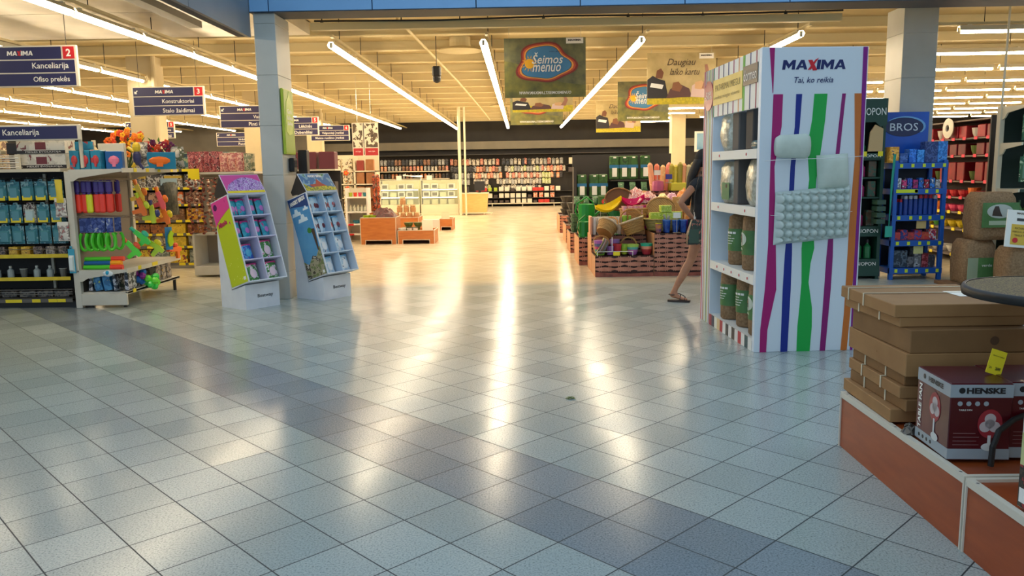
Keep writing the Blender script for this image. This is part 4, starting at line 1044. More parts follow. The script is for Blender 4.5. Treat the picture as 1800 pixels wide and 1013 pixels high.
CRC = mat((186, 132, 108), .55, name='crate_brown'); CRL = noisy((196, 132, 108), (160, 98, 78), 9, .45, name='strap_brown'); CRD = mat((58, 28, 22), .6, name='crate_shadow_brown'); CRS = noisy((206, 150, 106), (190, 134, 92), 5, .55, name='plain_crate_side')
def crate(x0, x1, y0, y1, h, label, z0=0.0):
    """tub whose front is wide woven straps"""
    t = thing('woven_crate', label, 'crate', (x0, y0, z0), 0, 'woven crates'); w = x1 - x0; d = y1 - y0
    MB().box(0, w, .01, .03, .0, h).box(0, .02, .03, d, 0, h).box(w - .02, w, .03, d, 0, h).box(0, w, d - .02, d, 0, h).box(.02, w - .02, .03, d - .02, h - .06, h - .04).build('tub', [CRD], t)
    MB().box(-.004, 0, .0, d, 0, h).build('side_face', CRS, t)
    b = MB(); n = max(2, int(w / .21)); m = max(2, int((h - .06) / .062)); cw = w / n
    for j in range(m):
        z = .07 + (h - .075) * j / m; hh = (h - .075) / m
        for i in range(-1, n + 1):
            xa = (i + .5 * (j % 2)) * cw; xb = xa + cw
            xa_, xb_ = max(0, xa), min(w, xb)
            if xb_ - xa_ < .02: continue
            pts = []
            for k in range(7):
                u = xa_ + (xb_ - xa_) * k / 6; q = abs(sin(pi * (u - xa) / (xb - xa))) ** .7; pts.append((u, -.018 * q, z + hh * (.34 - .26 * q), z + hh * (.66 + .26 * q)))
            vs = []; 
            for u, y, za, zb in pts: vs += [(u, y, za), (u, y, zb)]
            b.add(vs, [(2 * k, 2 * k + 2, 2 * k + 3, 2 * k + 1) for k in range(6)], 0)
    b.build('woven_straps', CRL, t)
    b = MB()
    for i in range(2 * n):
        x = (i + .5) * cw / 2
        for dx in (-.012, .012): b.box(x + dx - .005, x + dx + .005, -.010, .004, .07, h)
    b.build('woven_stakes', CRC, t)
    MB().prism([(0, 0), (w, 0), (w, .055), (w * .6, .04), (0, .065)], -.012, .0, 'xz').build('twisted_foot', noisy((160, 84, 66), (110, 54, 44), 12, .5), t)
    return t
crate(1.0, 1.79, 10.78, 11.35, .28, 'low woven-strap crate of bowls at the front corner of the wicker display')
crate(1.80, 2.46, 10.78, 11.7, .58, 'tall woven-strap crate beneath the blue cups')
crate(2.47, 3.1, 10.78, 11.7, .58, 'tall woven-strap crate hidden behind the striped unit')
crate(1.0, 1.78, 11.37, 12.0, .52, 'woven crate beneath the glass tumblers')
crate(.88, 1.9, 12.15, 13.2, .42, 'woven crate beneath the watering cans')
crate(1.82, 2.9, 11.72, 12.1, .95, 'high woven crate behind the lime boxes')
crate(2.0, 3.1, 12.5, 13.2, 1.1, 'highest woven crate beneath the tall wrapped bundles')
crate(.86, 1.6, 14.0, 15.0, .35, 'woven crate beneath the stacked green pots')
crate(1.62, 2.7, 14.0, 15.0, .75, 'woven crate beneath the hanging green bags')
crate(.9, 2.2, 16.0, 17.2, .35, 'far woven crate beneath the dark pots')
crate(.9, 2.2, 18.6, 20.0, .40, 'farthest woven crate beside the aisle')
# baskets
def basket(r, h, m=WK, sx=1.25, handle=True, lining=None, name='wicker_basket'):
    t = thing(name, '', ''); 
    b = MB(); nr = 15; b.lathe([(r * (.76 + .24 * (k / nr) ** .8 + .022 * (k % 2)), h * k / nr) for k in range(nr + 1)], seg=28, sx=sx); b.lathe([(r * .96, h), (r * .7, .03)], seg=16, m=0, sx=sx, caps=False); b.build('body', m, t, fix=False)
    MB().tube([(r * sx * cos(2 * pi * k / 20), r * sin(2 * pi * k / 20), h) for k in range(21)], .014, 6, caps=False).build('rim', lining or m, t)
    if handle: MB().tube([(r * .1 * 0, -r * cos(pi * k / 12), h + r * .95 * sin(pi * k / 12)) for k in range(13)], .012, 6).build('handle', m, t)
    return t
LIN = noisy((226, 206, 176), (206, 180, 146), 20, .7, name='lining')
WK2 = wicker((206, 160, 96), (150, 106, 56), 60)
place(basket(.14, .16, WK2, lining=LIN, sx=1.1), 1.16, 11.18, .56, 'tipped wicker basket with a pale rim and hooped handle', 'basket', rz=.9, ry=.75)
place(basket(.165, .19, WK, lining=LIN, sx=1.15), 1.60, 11.16, .56, 'larger wicker basket with an arched handle leaning beside the tipped one', 'basket', rz=1.2, rx=-.35)
place(basket(.12, .13, WK2), 1.12, 11.18, .285, 'small wicker basket with a tall handle behind the striped bowls', 'basket', rz=1.2)
place(basket(.12, .11, WK2, lining=LIN), 1.50, 11.12, .285, 'small wicker basket with a pale rim under the lidded basket', 'basket', rz=1.0)
place(basket(.165, .12, wicker((160, 110, 60), (110, 70, 34), 60), handle=False), 1.46, 12.05, .98, 'dark shallow wicker basket stood on edge behind the yellow boat', 'basket', rx=1.35)
place(basket(.17, .07, WK2, handle=False), 2.02, 11.62, .86, 'round wicker tray stood upright behind the lime boxes', 'tray', rx=1.45)
place(basket(.2, .16, wicker((200, 180, 110), (150, 130, 70), 60), handle=False, name='wicker_bowl'), 1.98, 11.28, .585, 'wide pale wicker bowl carrying the lime boxes', 'basket')
place(basket(.24, .12, wicker((200, 180, 110), (150, 130, 70), 60), handle=False, name='wicker_bowl'), 2.42, 11.4, .585, 'pale wicker bowl behind the walking woman', 'basket')
place(basket(.16, .3, WK2, handle=False), 1.62, 11.55, .58, 'deep straw basket between the tumblers and the lime boxes', 'basket', group=None)
LM = printed([(176, 200, 60), (206, 220, 110), (120, 150, 40)], 24)
kl = Kind(carton(.15, .12, .095, LM), 'box', 'lime boxes')
for x, z, w in ((1.88, .745, 'front left in the pale wicker bowl'), (2.03, .745, 'middle of the pale wicker bowl'), (2.165, .755, 'right in the pale wicker bowl'), (2.02, .845, 'on top of the lime pile in the wicker bowl')):
    kl.at(x, 11.22, z, 'lime green printed box', w, rz=.1)
# cups on the tall crate, cutlery pot and price stand
kcu = Kind(cup(.048, .17, noisy((20, 50, 130), (40, 90, 170), 14, .25), m2=mat((60, 110, 190), .2)), 'cup', 'tall cups'); kcv = Kind(cup(.048, .165, noisy((150, 40, 150), (190, 80, 190), 14, .25), m2=mat((200, 110, 200), .2)), 'cup', 'tall cups'); kcy = Kind(cup(.046, .13, noisy((70, 50, 120), (220, 140, 40), 14, .25), m2=YEL), 'cup', 'tall cups')
for i, x in enumerate((1.87, 1.985, 2.10, 2.205, 2.31, 2.42)):
    k = (kcy, kcu, kcu, kcu, kcv, kcv)[i]; n = ('orange and purple cup', 'tall blue cup', 'tall blue cup', 'tall blue cup', 'tall purple cup', 'tall purple cup')[i]
    k.at(x, 10.88, .585, n, 'along the front of the tall woven crate')
    if i in (1, 3, 4, 5): k.at(x + .01, 11.02, .585, n, 'second rank on the tall woven crate')
t = thing('pot_scrubber_pot', 'dark pot of cutlery handles among the blue cups', 'pot', (2.0, 11.02, .585))
MB().lathe([(.04, 0), (.05, .13)], seg=10).build('pot', BLACK, t)
b = MB()
for k in range(9): b.tube([(.01 * cos(k), .01 * sin(k), .05), (.045 * cos(k * 1.7), .04 * sin(k * 1.7), .21 + .015 * (k % 3))], .006, 5)
b.build('cutlery', STEEL, t)
def stand(x, y, z, h, label, card=YEL):
    t = thing('price_stand', label, 'price stand', (x, y, z)); MB().tube([(0, 0, 0), (0, 0, h)], .005, 5).build('rod', STEEL, t)
    MB().box(-.05, .05, -.004, 0, h, h + .075).build('card', card, t); MB().tube([(-.05, -.02, .004), (.05, -.02, .004), (.05, .03, .004), (-.05, .03, .004), (-.05, -.02, .004)], .004, 4).build('foot', STEEL, t); return t
stand(2.10, 10.79, .585, .2, 'thin steel price stand before the blue cups', PRICE)
# bowls and cups on the low crate
def striped(r, h, cs, name='cup'):
    t = thing(name, '', ''); n = len(cs); P_ = lambda v: r * (.62 + .38 * v ** .7)
    for i, c in enumerate(cs):
        MB().lathe([(P_(i / n), h * i / n), (P_((i + 1) / n), h * (i + 1) / n)], seg=14).build('bowl', mat(c, .35), t)
    return t
place(striped(.085, .15, [(200, 60, 70), (190, 60, 60), (226, 150, 120), (40, 170, 140)], 'stacked_bowls'), 1.72, 10.95, .285, 'stack of red bowls topped with a teal one', 'stacked bowls')
place(striped(.085, .14, [(170, 90, 160), (190, 110, 170), (90, 170, 160), (160, 200, 90)], 'stacked_bowls'), 1.53, 10.95, .285, 'stack of pink, teal and lime bowls', 'stacked bowls')
place(striped(.06, .14, [(190, 200, 60), (150, 190, 60)], 'stacked_bowls'), 1.42, 11.0, .285, 'lime green bowls beside the pink stack', 'stacked bowls')
place(cup(.06, .15, mat((196, 50, 60), .3), m2=mat((210, 70, 70), .3)), 1.32, 10.96, .285, 'red plastic cup on the low woven crate', 'cup')
place(cup(.055, .12, mat((160, 100, 170), .3), m2=mat((180, 120, 190), .3)), 1.22, 10.95, .285, 'lilac plastic cup on the low woven crate', 'cup')
place(striped(.09, .2, [(150, 200, 70), (60, 150, 150), (190, 60, 110), (80, 90, 130), (160, 90, 170)], 'stacked_bowls'), 1.08, 10.93, .285, 'tall stack of striped bowls at the crate corner', 'stacked bowls')
place(striped(.07, .2, [(110, 100, 150), (90, 80, 140), (150, 110, 170)], 'stacked_bowls'), 1.30, 11.1, .285, 'violet bowls behind the grey plates', 'stacked bowls')
b = MB()
for k in range(6): b.lathe([(.09, .012 * k), (.12, .012 * k + .03)], seg=14, m=k % 4)
place(b.build('leaning_plates', [mat(c, .35) for c in ((120, 116, 120), (160, 150, 90), (176, 120, 140), (206, 196, 186))]), 1.15, 10.90, .38, 'leaning stack of grey, olive and pink plates', 'plates', ry=-1.05)
b = MB().tube([(0, 0, .06), (.48, 0, .06)], .005, 4).tube([(0, 0, 0), (0, 0, .06)], .005, 4).tube([(.48, 0, 0), (.48, 0, .06)], .005, 4).tube([(.2, 0, .06), (.2, 0, .26)], .005, 4)
place(b.build('wire_fence', WHITE), 1.03, 10.80, .282, 'white wire fence along the front of the low crate', 'wire rack')
place(MB().box(-.045, .045, -.004, 0, 0, .05).build('price_card', YEL), 1.29, 10.795, .287, 'yellow price card on the white wire fence', 'price card')
# glasses
GL = mat((244, 240, 232), .12, alpha=.8, name='glass'); GLG = mat((130, 190, 70), .15, name='green_glass'); GLP = mat((226, 170, 180), .15, name='pink_glass')
kgl = Kind(cup(.033, .25, GL, 'glass_tumbler'), 'glass', 'clear tumblers'); kgg = Kind(cup(.036, .2, GLG, 'glass_tumbler', m2=mat((190, 220, 140), .1)), 'glass', 'green tumblers'); kgp = Kind(cup(.033, .12, GLP, 'glass_tumbler'), 'glass', 'pink tumblers')
for r in range(2):
    for i in range(6): kgl.at(1.05 + .072 * i, 11.46 + .1 * r, .525, 'tall clear tumbler in the ' + ('front' if r == 0 else 'back') + ' rank', 'behind the tipped wicker basket')
for r in range(2):
    for i in range(4): kgg.at(1.48 + .078 * i, 11.44 + .1 * r, .60, 'green tumbler in the ' + ('front' if r == 0 else 'back') + ' rank', 'behind the lidded basket')
    for i in range(4): kgp.at(1.48 + .078 * i, 11.44 + .1 * r, .805, 'pink tumbler in the ' + ('front' if r == 0 else 'back') + ' rank', 'stacked on the green tumblers')
place(carton(.33, .22, .078, mat((200, 150, 110), .6), name='cardboard_tray'), 1.6, 11.49, .523, 'brown cardboard tray under the green tumblers', 'tray')
place(carton(.03, .3, .26, mat((210, 150, 120), .6), name='cardboard_sheet'), 1.0 - .0, 11.55, .525, 'upright cardboard side beside the clear tumblers', 'cardboard')
# yellow and magenta scoops, pink bags, wrapped bundles
def boat(c, L=.42):
    b = MB(); rings = []
    for k in range(9):
        u = k / 8; w = .09 * sin(pi * min(.98, max(.02, u))) ** .6; zz = .1 * (2 * u - 1) ** 2
        rings.append([(L * (u - .5), -w, zz + .06), (L * (u - .5), -w * .6, zz), (L * (u - .5), w * .6, zz), (L * (u - .5), w, zz + .06)])
    b.loft(rings, caps=True, closed=False); return b.build('plastic_tray', mat(c, .35))
place(boat((244, 214, 20)), 1.30, 11.78, .86, 'bright yellow boat-shaped tray over the tumblers', 'tray', rz=.2, ry=-.32, rx=.5)
place(boat((214, 20, 110), .34), 1.66, 11.83, .92, 'magenta boat-shaped tray behind the tumblers', 'tray', rz=-.1, ry=-.1, rx=.5)
def crumple(w, d, h, cols, seed, name):
    random.seed(seed); b = MB(); n = 10
    P_ = [[(w * (i / n - .5) + rnd(-.01, .01), d * (j / n - .5) + rnd(-.01, .01), h * (sin(pi * i / n) * sin(pi * j / n)) ** .5 * rnd(.75, 1.1)) for j in range(n + 1)] for i in range(n + 1)]
    b.grid(n, n, lambda u, v: P_[round(u * n)][round(v * n)]); b.m = [random.randrange(len(cols)) for _ in b.f]
    return b.build(name, cols)
def pm(*cs): return [mat(c, .3) for c in cs]
PKW = printed([(236, 206, 200), (220, 130, 130), (250, 236, 226), (200, 80, 90)], 24); YW = printed([(240, 226, 150), (250, 240, 200), (226, 190, 90)], 24); ORW = printed([(240, 150, 70), (246, 190, 130), (226, 110, 60)], 22); LIW = printed([(206, 150, 180), (236, 200, 214), (170, 90, 130)], 22)
for i, (x, y, z, w, h, m, lb) in enumerate(((1.88, 11.9, .955, .34, .16, PKW, 'crumpled pink and white bag on the high woven crate'), (2.10, 11.88, .955, .2, .13, YW, 'pale yellow wrapped bag beside the pink one'), (2.24, 11.92, .955, .18, .14, LIW, 'lilac wrapped bag on the high woven crate'), (2.42, 11.9, .955, .26, .2, ORW, 'orange and white wrapped bag near the woman'), (2.66, 11.9, .955, .24, .18, PKW, 'pink bag behind the woman on the high crate'), (1.72, 12.0, .955, .3, .22, PKW, 'white and pink patterned bag at the corner of the high crate'))):
    place(crumple(w, .24, h, [m], i, 'wrapped_bag'), x, y, z, lb, 'bag')
for x, y, z, m, nme, lb in ((1.82, 11.73, .585, mat((206, 50, 130), .35), 'napkin_pack', 'magenta upright pack left of the lime boxes'), (2.44, 11.66, .70, ORW, 'napkin_pack', 'orange upright pack behind the pale wicker bowl'), (2.28, 11.70, .70, printed([(226, 170, 90), (240, 210, 150)], 20), 'napkin_pack', 'tan upright pack beside the orange one'), (1.72, 11.76, .585, printed([(200, 150, 80), (230, 200, 120), (150, 100, 50)], 30), 'straw_bundle', 'straw-coloured bundle beside the magenta pack')):
    place(carton(.16, .03, .34, m, name=nme), x, y - .05, z, lb, 'pack')
def rollb(h, r, m, name='gift_roll'):
    return MB().lathe([(r, 0), (r * 1.05, h * .5), (r * .95, h * .92), (r * .35, h)], seg=10).build(name, m)
rc = [((240, 170, 130), 'peach'), ((236, 130, 100), 'coral'), ((244, 190, 130), 'apricot'), ((240, 140, 120), 'salmon'), ((176, 160, 50), 'olive'), ((206, 190, 70), 'mustard'), ((150, 140, 50), 'dark olive'), ((226, 160, 120), 'tan'), ((180, 170, 130), 'beige'), ((120, 110, 60), 'moss')]
for i, (c, nme) in enumerate(rc):
    x = 2.08 + .068 * i; o = rollb(.44 - .02 * (i % 3), .042, printed([c, tuple(min(255, v + 30) for v in c)], 12))
    place(o, x, 12.66 + .02 * (i % 2), 1.105, nme + ' upright wrapped roll on the highest woven crate', 'roll', ry=(-.12, -.02, .05, .12)[i % 4] if i < 4 else .04)
place(carton(.30, .2, .12, mat((206, 200, 60), .4), name='planter'), 2.48, 12.55, 1.105, 'yellow-green planter box before the wrapped rolls', 'planter')
place(rollb(.16, .09, mat((186, 90, 130), .4), 'flower_pot'), 2.14, 12.54, 1.105, 'mauve pot at the foot of the wrapped rolls', 'pot')
stand(2.3, 12.5, 1.225, .06, 'dark blue price tag among the wrapped rolls', mat((60, 60, 150), .4)); stand(2.12, 12.5, 1.27, .08, 'white price tag among the wrapped rolls', PRICE)
# watering cans
def wcan(c, s=1.0):
    t = thing('watering_can', '', ''); m = mat(c, .35)
    MB().lathe([(.09 * s, 0), (.10 * s, .02), (.10 * s, .26 * s), (.085 * s, .27 * s)], seg=14, sx=1.25).build('body', m, t)
    MB().tube([(-.11 * s, 0, .06 * s), (-.17 * s, 0, .16 * s), (-.14 * s, 0, .28 * s), (0, 0, .37 * s), (.09 * s, 0, .30 * s), (.1 * s, 0, .25 * s)], .013 * s, 6).build('handle', m, t)
    MB().tube([(.1 * s, 0, .07 * s), (.2 * s, 0, .16 * s), (.29 * s, 0, .29 * s)], [.022 * s, .018 * s, .014 * s], 8).lathe([(.014, 0), (.04, .03)], (.29 * s, 0, .28 * s), 10).build('spout', m, t)
    return t
place(wcan((20, 140, 50), 1.05), 1.03, 12.6, .635, 'bright green watering can standing behind the tumblers', 'watering can')
place(wcan((16, 120, 46), .9), .98, 12.24, .425, 'lower green watering can beside the aisle', 'watering can', rz=.6)
place(wcan((18, 110, 60), 1.0), 1.5, 12.65, .64, 'darker green watering can turned away', 'watering can', rz=.3)
place(carton(.86, .5, .2, mat((186, 130, 100), .6), name='cardboard_box'), 1.34, 12.68, .425, 'cardboard box that raises the upper watering cans', 'box')
stand(1.22, 12.3, .425, .42, 'yellow price card on a stick among the watering cans'); stand(1.02, 12.17, .425, .03, 'small yellow price tag at the crate corner')
# green bags, pots
GB = printed([(50, 84, 40), (60, 100, 46), (40, 66, 36)], 10); BLUE = mat((40, 110, 160), .4)
def gbag(w, h):
    t = thing('green_bag', '', ''); b = MB(); b.cbox(-w / 2, w / 2, -.05, .05, 0, h, .015); b.build('bag', GB, t)
    MB().box(-w / 2 - .001, w / 2 + .001, -.053, -.05, h * .48, h * .62).build('blue_band', BLUE, t); MB().box(-w * .22, w * .28, -.056, -.053, h * .12, h * .5).build('label_patch', LETW, t); MB().box(-w * .1, w * .2, -.055, -.05, h * .9, h * .96).build('tab', LETW, t)
    return t
kgb_ = Kind(gbag(.17, .42), 'bag', 'green garden bags')
t = thing('garden_rack', 'dark rack behind the wicker goods holding green garden bags', 'rack'); MB().box(.95, 2.75, 14.75, 14.8, 0.8, 1.72).box(.95, 1.0, 14.4, 14.8, .36, 1.5).build('back_panel', SHELFD, t); box('shelf', SHELFD, 1.6, 2.7, 14.3, 14.75, 1.24, 1.26, t); box('shelf', SHELFD, .95, 1.6, 14.3, 14.75, .92, .94, t)
for i, x in enumerate((1.68, 1.86, 2.02, 2.24)): kgb_.at(x, 14.5 + .02 * (i % 2), 1.265, 'blue-banded green bag', 'upper shelf of the dark garden rack')
for i, x in enumerate((1.1, 1.32, 1.48)): kgb_.at(x, 14.5, .945, 'blue-banded green bag', 'lower shelf of the dark garden rack')
GP = noisy((50, 90, 60), (36, 66, 46), 12, .4, name='green_plastic'); kpo = Kind(MB().lathe([(.08, 0), (.11, .08), (.115, .09), (.09, .092), (.11, .15), (.115, .16)], seg=12).build('stacked_pots', GP), 'pots', 'stacked green pots')
for i, (x, y, z) in enumerate(((.98, 14.2, .355), (1.22, 14.2, .355), (1.46, 14.2, .355), (.98, 14.2, .52), (1.22, 14.2, .52), (1.46, 14.2, .52), (1.1, 14.2, .69), (1.36, 14.2, .69), (1.75, 14.15, .755), (2.0, 14.15, .755), (2.25, 14.15, .755), (1.86, 14.15, .92), (2.12, 14.15, .92), (2.4, 14.15, .92))):
    kpo.at(x, y, z, 'dark green nested pots', 'at height %s of the garden heap' % {.355: 'one', .52: 'two', .69: 'three', .755: 'four', .92: 'five'}[z])
for x in (1.44, 1.62): place(MB().cbox(-.1, .1, -.05, .05, 0, .3, .01, 0).prism(fan_poly(0, .2, .045, 0, 2 * pi, 12), -.056, -.05, 'xz', 1).build('seed_bag', [GB, mat((200, 60, 60), .4)]), x, 14.05 - .12, .70 if x < 1.5 else .757, ('left' if x < 1.5 else 'right') + ' green sack with a round red mark', 'bag', group='green sacks')
kdp = Kind(MB().lathe([(.12, 0), (.17, .12), (.175, .14)], seg=12).build('dark_pots', DARK), 'pots', 'dark plant pots')
for i, (x, z, y) in enumerate(((1.1, .355, 16.3), (1.1, .50, 16.3), (1.1, .65, 16.3), (1.5, .355, 16.3), (1.5, .5, 16.3), (1.9, .355, 16.3), (1.1, .405, 18.9), (1.1, .55, 18.9), (1.1, .70, 18.9), (1.5, .405, 18.9), (1.5, .55, 18.9), (1.9, .405, 18.9))):
    kdp.at(x, y, z, 'dark grey plant pot', 'of the %s dark pot stacks' % ('nearer' if y < 17 else 'farther'), key=x + z * .01)
b = MB()
for s in (-.2, .2): b.tube([(s, -.2, 0), (s, 0, .5), (s, .2, 0)], .012, 5); b.tube([(s, 0, .5), (s, .05, .75)], .012, 5)
b.box(-.22, .22, -.2, .2, .48, .52); b.lathe([(.2, .72), (.26, .82), (.24, .83)], seg=14)
place(b.build('barbecue', BLACK), 1.45, 17.0 - .4, .655, 'black garden barbecue above the dark pots', 'barbecue') .location = (1.5, 17.6, 0.0)
place(carton(.4, .2, .07, RED, name='red_tray'), 1.5, 17.6, .84, 'red lid lying on the black barbecue', 'lid')
stand(1.15, 16.12, .795, .02, 'yellow price card on the dark pots')

# looser goods heaped between the crates
kh = [Kind(bowl(.075, .07, mat(c, .35)), 'bowl', 'coloured bowls in the heap') for c in ((60, 150, 70), (200, 60, 120), (220, 120, 50), (90, 110, 60))]
for i, (x, y, z) in enumerate(((1.86, 11.85, 1.13), (2.55, 11.86, 1.13), (1.45, 11.9, .425), (1.75, 12.35, .425), (1.62, 12.35, .425), (1.1, 14.12, .86), (1.4, 14.12, .86), (2.6, 14.2, .755), (2.45, 14.35, .755))):
    k = (1, 2, 0, 3, 0, 3, 0, 3, 0)[i]; kh[k].at(x, y, z if i > 1 else .955, ('green', 'magenta', 'orange', 'olive')[k] + ' plastic bowl', 'heap of goods between the woven crates', sc=1.0)
knet = Kind(bag(.2, .3, printed([(46, 90, 56), (60, 110, 70), (30, 60, 44), (150, 170, 150)], 20), d=.1, name='garden_net_bag'), 'bag', 'clear bags of green netting')
for i in range(7): knet.at(.98 + .16 * (i % 4), 13.95 + .10 * (i // 4), .86, 'bag of green netting', 'over the nested green pots', rx=-.6, sc=.5)
for i in range(5): knet.at(1.75 + .2 * i, 13.98, 1.07, 'bag of green netting', 'below the upper garden rack shelf', rx=-.5, sc=.55)
# ================================================================ striped white display unit
U = (1.82, 6.17, 0); UR = radians(3.4)
BLUEW = mat((222, 230, 240), .4, name='white_panel')
t = thing('striped_display_unit', 'tall white shelf unit with coloured wavy stripes on its end panel', 'display unit', U, UR)
PW, PH = .815, 2.335
MB().cbox(0, PW, 0, .05, 0, PH, .003).build('end_panel', BLUEW, t)
def lx(x): return x - 1.82
SM, SB, SG, SPu, SO, SV = (170, 20, 110), (10, 40, 140), (16, 170, 70), (140, 10, 110), (204, 110, 36), (130, 0, 130)
def st(pts, c):
    """pts: (z, x0, x1) in panel metres"""
    b = MB(); b.strip([(a, z) for z, a, _ in pts], [(c_, z) for z, _, c_ in pts], -.003, .0, 0); b.build('stripe', mat(c, .4), t)
st([(.0, .048, .10), (.18, .048, .105), (.5, .075, .165), (.85, .09, .15), (1.25, .088, .13), (1.45, .088, .12), (1.75, .092, .165), (1.99, .095, .168)], SM)
st([(0, .215, .27), (.5, .217, .28), (.78, .225, .28), (.95, .235, .275), (1.45, .245, .28), (1.75, .268, .305), (1.99, .27, .315)], SB)
st([(0, .345, .45), (.2, .345, .46), (.35, .355, .455), (.55, .365, .42), (.7, .36, .43), (.82, .355, .455), (1.0, .37, .44), (1.35, .395, .45), (1.6, .37, .48), (1.8, .40, .50), (1.99, .41, .51)], SG)
st([(0, .532, .575), (.5, .548, .60), (.75, .555, .605), (1.0, .57, .60), (1.5, .59, .62), (1.99, .625, .652)], SPu)
st([(0, .70, .75), (.3, .715, .765), (.6, .72, .775), (1.0, .725, .78), (1.5, .745, .79), (1.99, .72, .775)], SO)
st([(.0, .776, .797), (.6, .776, .802), (1.2, .780, .806), (PH - .003, .772, .806)], SV)
st([(2.0, .088, .092), (PH - .003, .055, .095)], SM)
LOGB = mat((20, 36, 100), .4); logo(t, .40, -.0005, 2.205, .49, .07, LOGB, mat((214, 30, 50), .4))
letters(t, [('Tai, ko reikia', (.40, -.003, 2.09), RX, UZ, .30, .05, dict(shear=.25, bold=.006))], LOGB)
D2 = 1.50
MB().box(.0, PW, D2 - .30, D2, 0, 2.33).build('rear_panel', BLUEW, t)
for i, (y, w, c) in enumerate(((1.22, .012, (150, 90, 60)), (1.27, .03, (206, 206, 160)), (1.31, .012, (120, 150, 110)), (1.36, .03, (220, 214, 180)), (1.41, .012, (190, 110, 80)), (1.46, .02, (200, 60, 90)))):
    MB().box(-.003, 0, y, y + w, 0, 2.33).build('side_stripe', mat(c, .45), t)
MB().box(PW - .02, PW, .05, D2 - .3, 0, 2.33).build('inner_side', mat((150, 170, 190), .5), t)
SHZ = (.10, .60, 1.135, 1.585)
for z in SHZ:
    sh = MB().box(.01, PW - .02, .05, D2 - .3, z - .025, z).build('shelf', WHITE, t)
    if z > .2:
        MB().box(-.002, .012, .05, D2 - .3, z - .07, z + .005).build('shelf_lip', PRICE, sh)
        n = 5 if z < 1 else 2
        for i in range(n):
            y = .15 + (1.0 / n) * i if z < 1 else .25 + .7 * i
            MB().box(-.004, -.002, y, y + .075, z - .06, z - .005).build('price_tag', LETW, sh); MB().lathe([(.012, 0), (.013, .0015)], (0, 0, 0), 10).build('price_mark', mat((190, 30, 60), .5), sh, loc=(-.0045, y + .03, z - .033), rot=(0, -pi / 2, 0))
plc = [(150, 30, 60), (60, 70, 90), (240, 236, 220), (230, 200, 150), (180, 40, 60), (240, 240, 236), (40, 50, 60), (240, 236, 230), (60, 50, 50), (236, 230, 226), (190, 60, 70), (240, 236, 230), (30, 80, 90), (236, 236, 230)]
for i in range(14):
    y = D2 - .3 - .082 * i; MB().box(-.002, .0, y - .082, y, .0, .10).build('plinth_stripe', mat(plc[i], .5), t)
# header board over the shelves
hd = MB().box(.0, .03, .05, D2, 1.90, 2.33).build('header_board', PRICE, t)
b = MB()
hc = [(20, 130, 90), (150, 30, 80), (30, 40, 90), (40, 50, 110), (150, 30, 90), (220, 150, 90), (90, 170, 50), (40, 50, 110), (150, 30, 70)]
for i, c in enumerate(hc): MB().box(-.002, 0, 1.18 - .135 * i, 1.20 - .135 * i + (.03 if i in (6,) else 0), 1.90, 2.33).build('header_stripe', mat(c, .5), hd)
MB().box(-.005, -.002, .42, 1.20, 2.0, 2.22).build('gold_label', noisy((222, 186, 70), (232, 200, 96), 6, .4), hd)
MB().box(-.006, -.002, .07, .40, 2.09, 2.24).build('black_label', mat((50, 44, 48), .4), hd)
LWY = (0, -1, 0)
letters(hd, [('PATARIMAI MIEGUI', (-.0055, .80, 2.145), LWY, UZ, .66, .055), ('sveikas miegas visiems', (-.0055, .82, 2.06), LWY, UZ, .68, .04)], mat((120, 96, 30), .5))
letters(hd, [('dormeo', (-.0065, .235, 2.165), LWY, UZ, .29, .085)], LETW)
MB().lathe([(.135, 0), (.135, .006)], (0, 0, 0), 20, sy=1.0).build('round_badge', mat((170, 24, 60), .3), hd, loc=(-.002, 1.335, 2.10), rot=(0, -pi / 2, 0))
letters(hd, [('-50%', (-.0095, 1.335, 2.10), LWY, UZ, .2, .075)], PRICE)
def inU(x, y, z):
    p = Matrix.Translation(U) @ Matrix.Rotation(UR, 4, 'Z') @ Vector((x, y, z)); return p.x, p.y, p.z
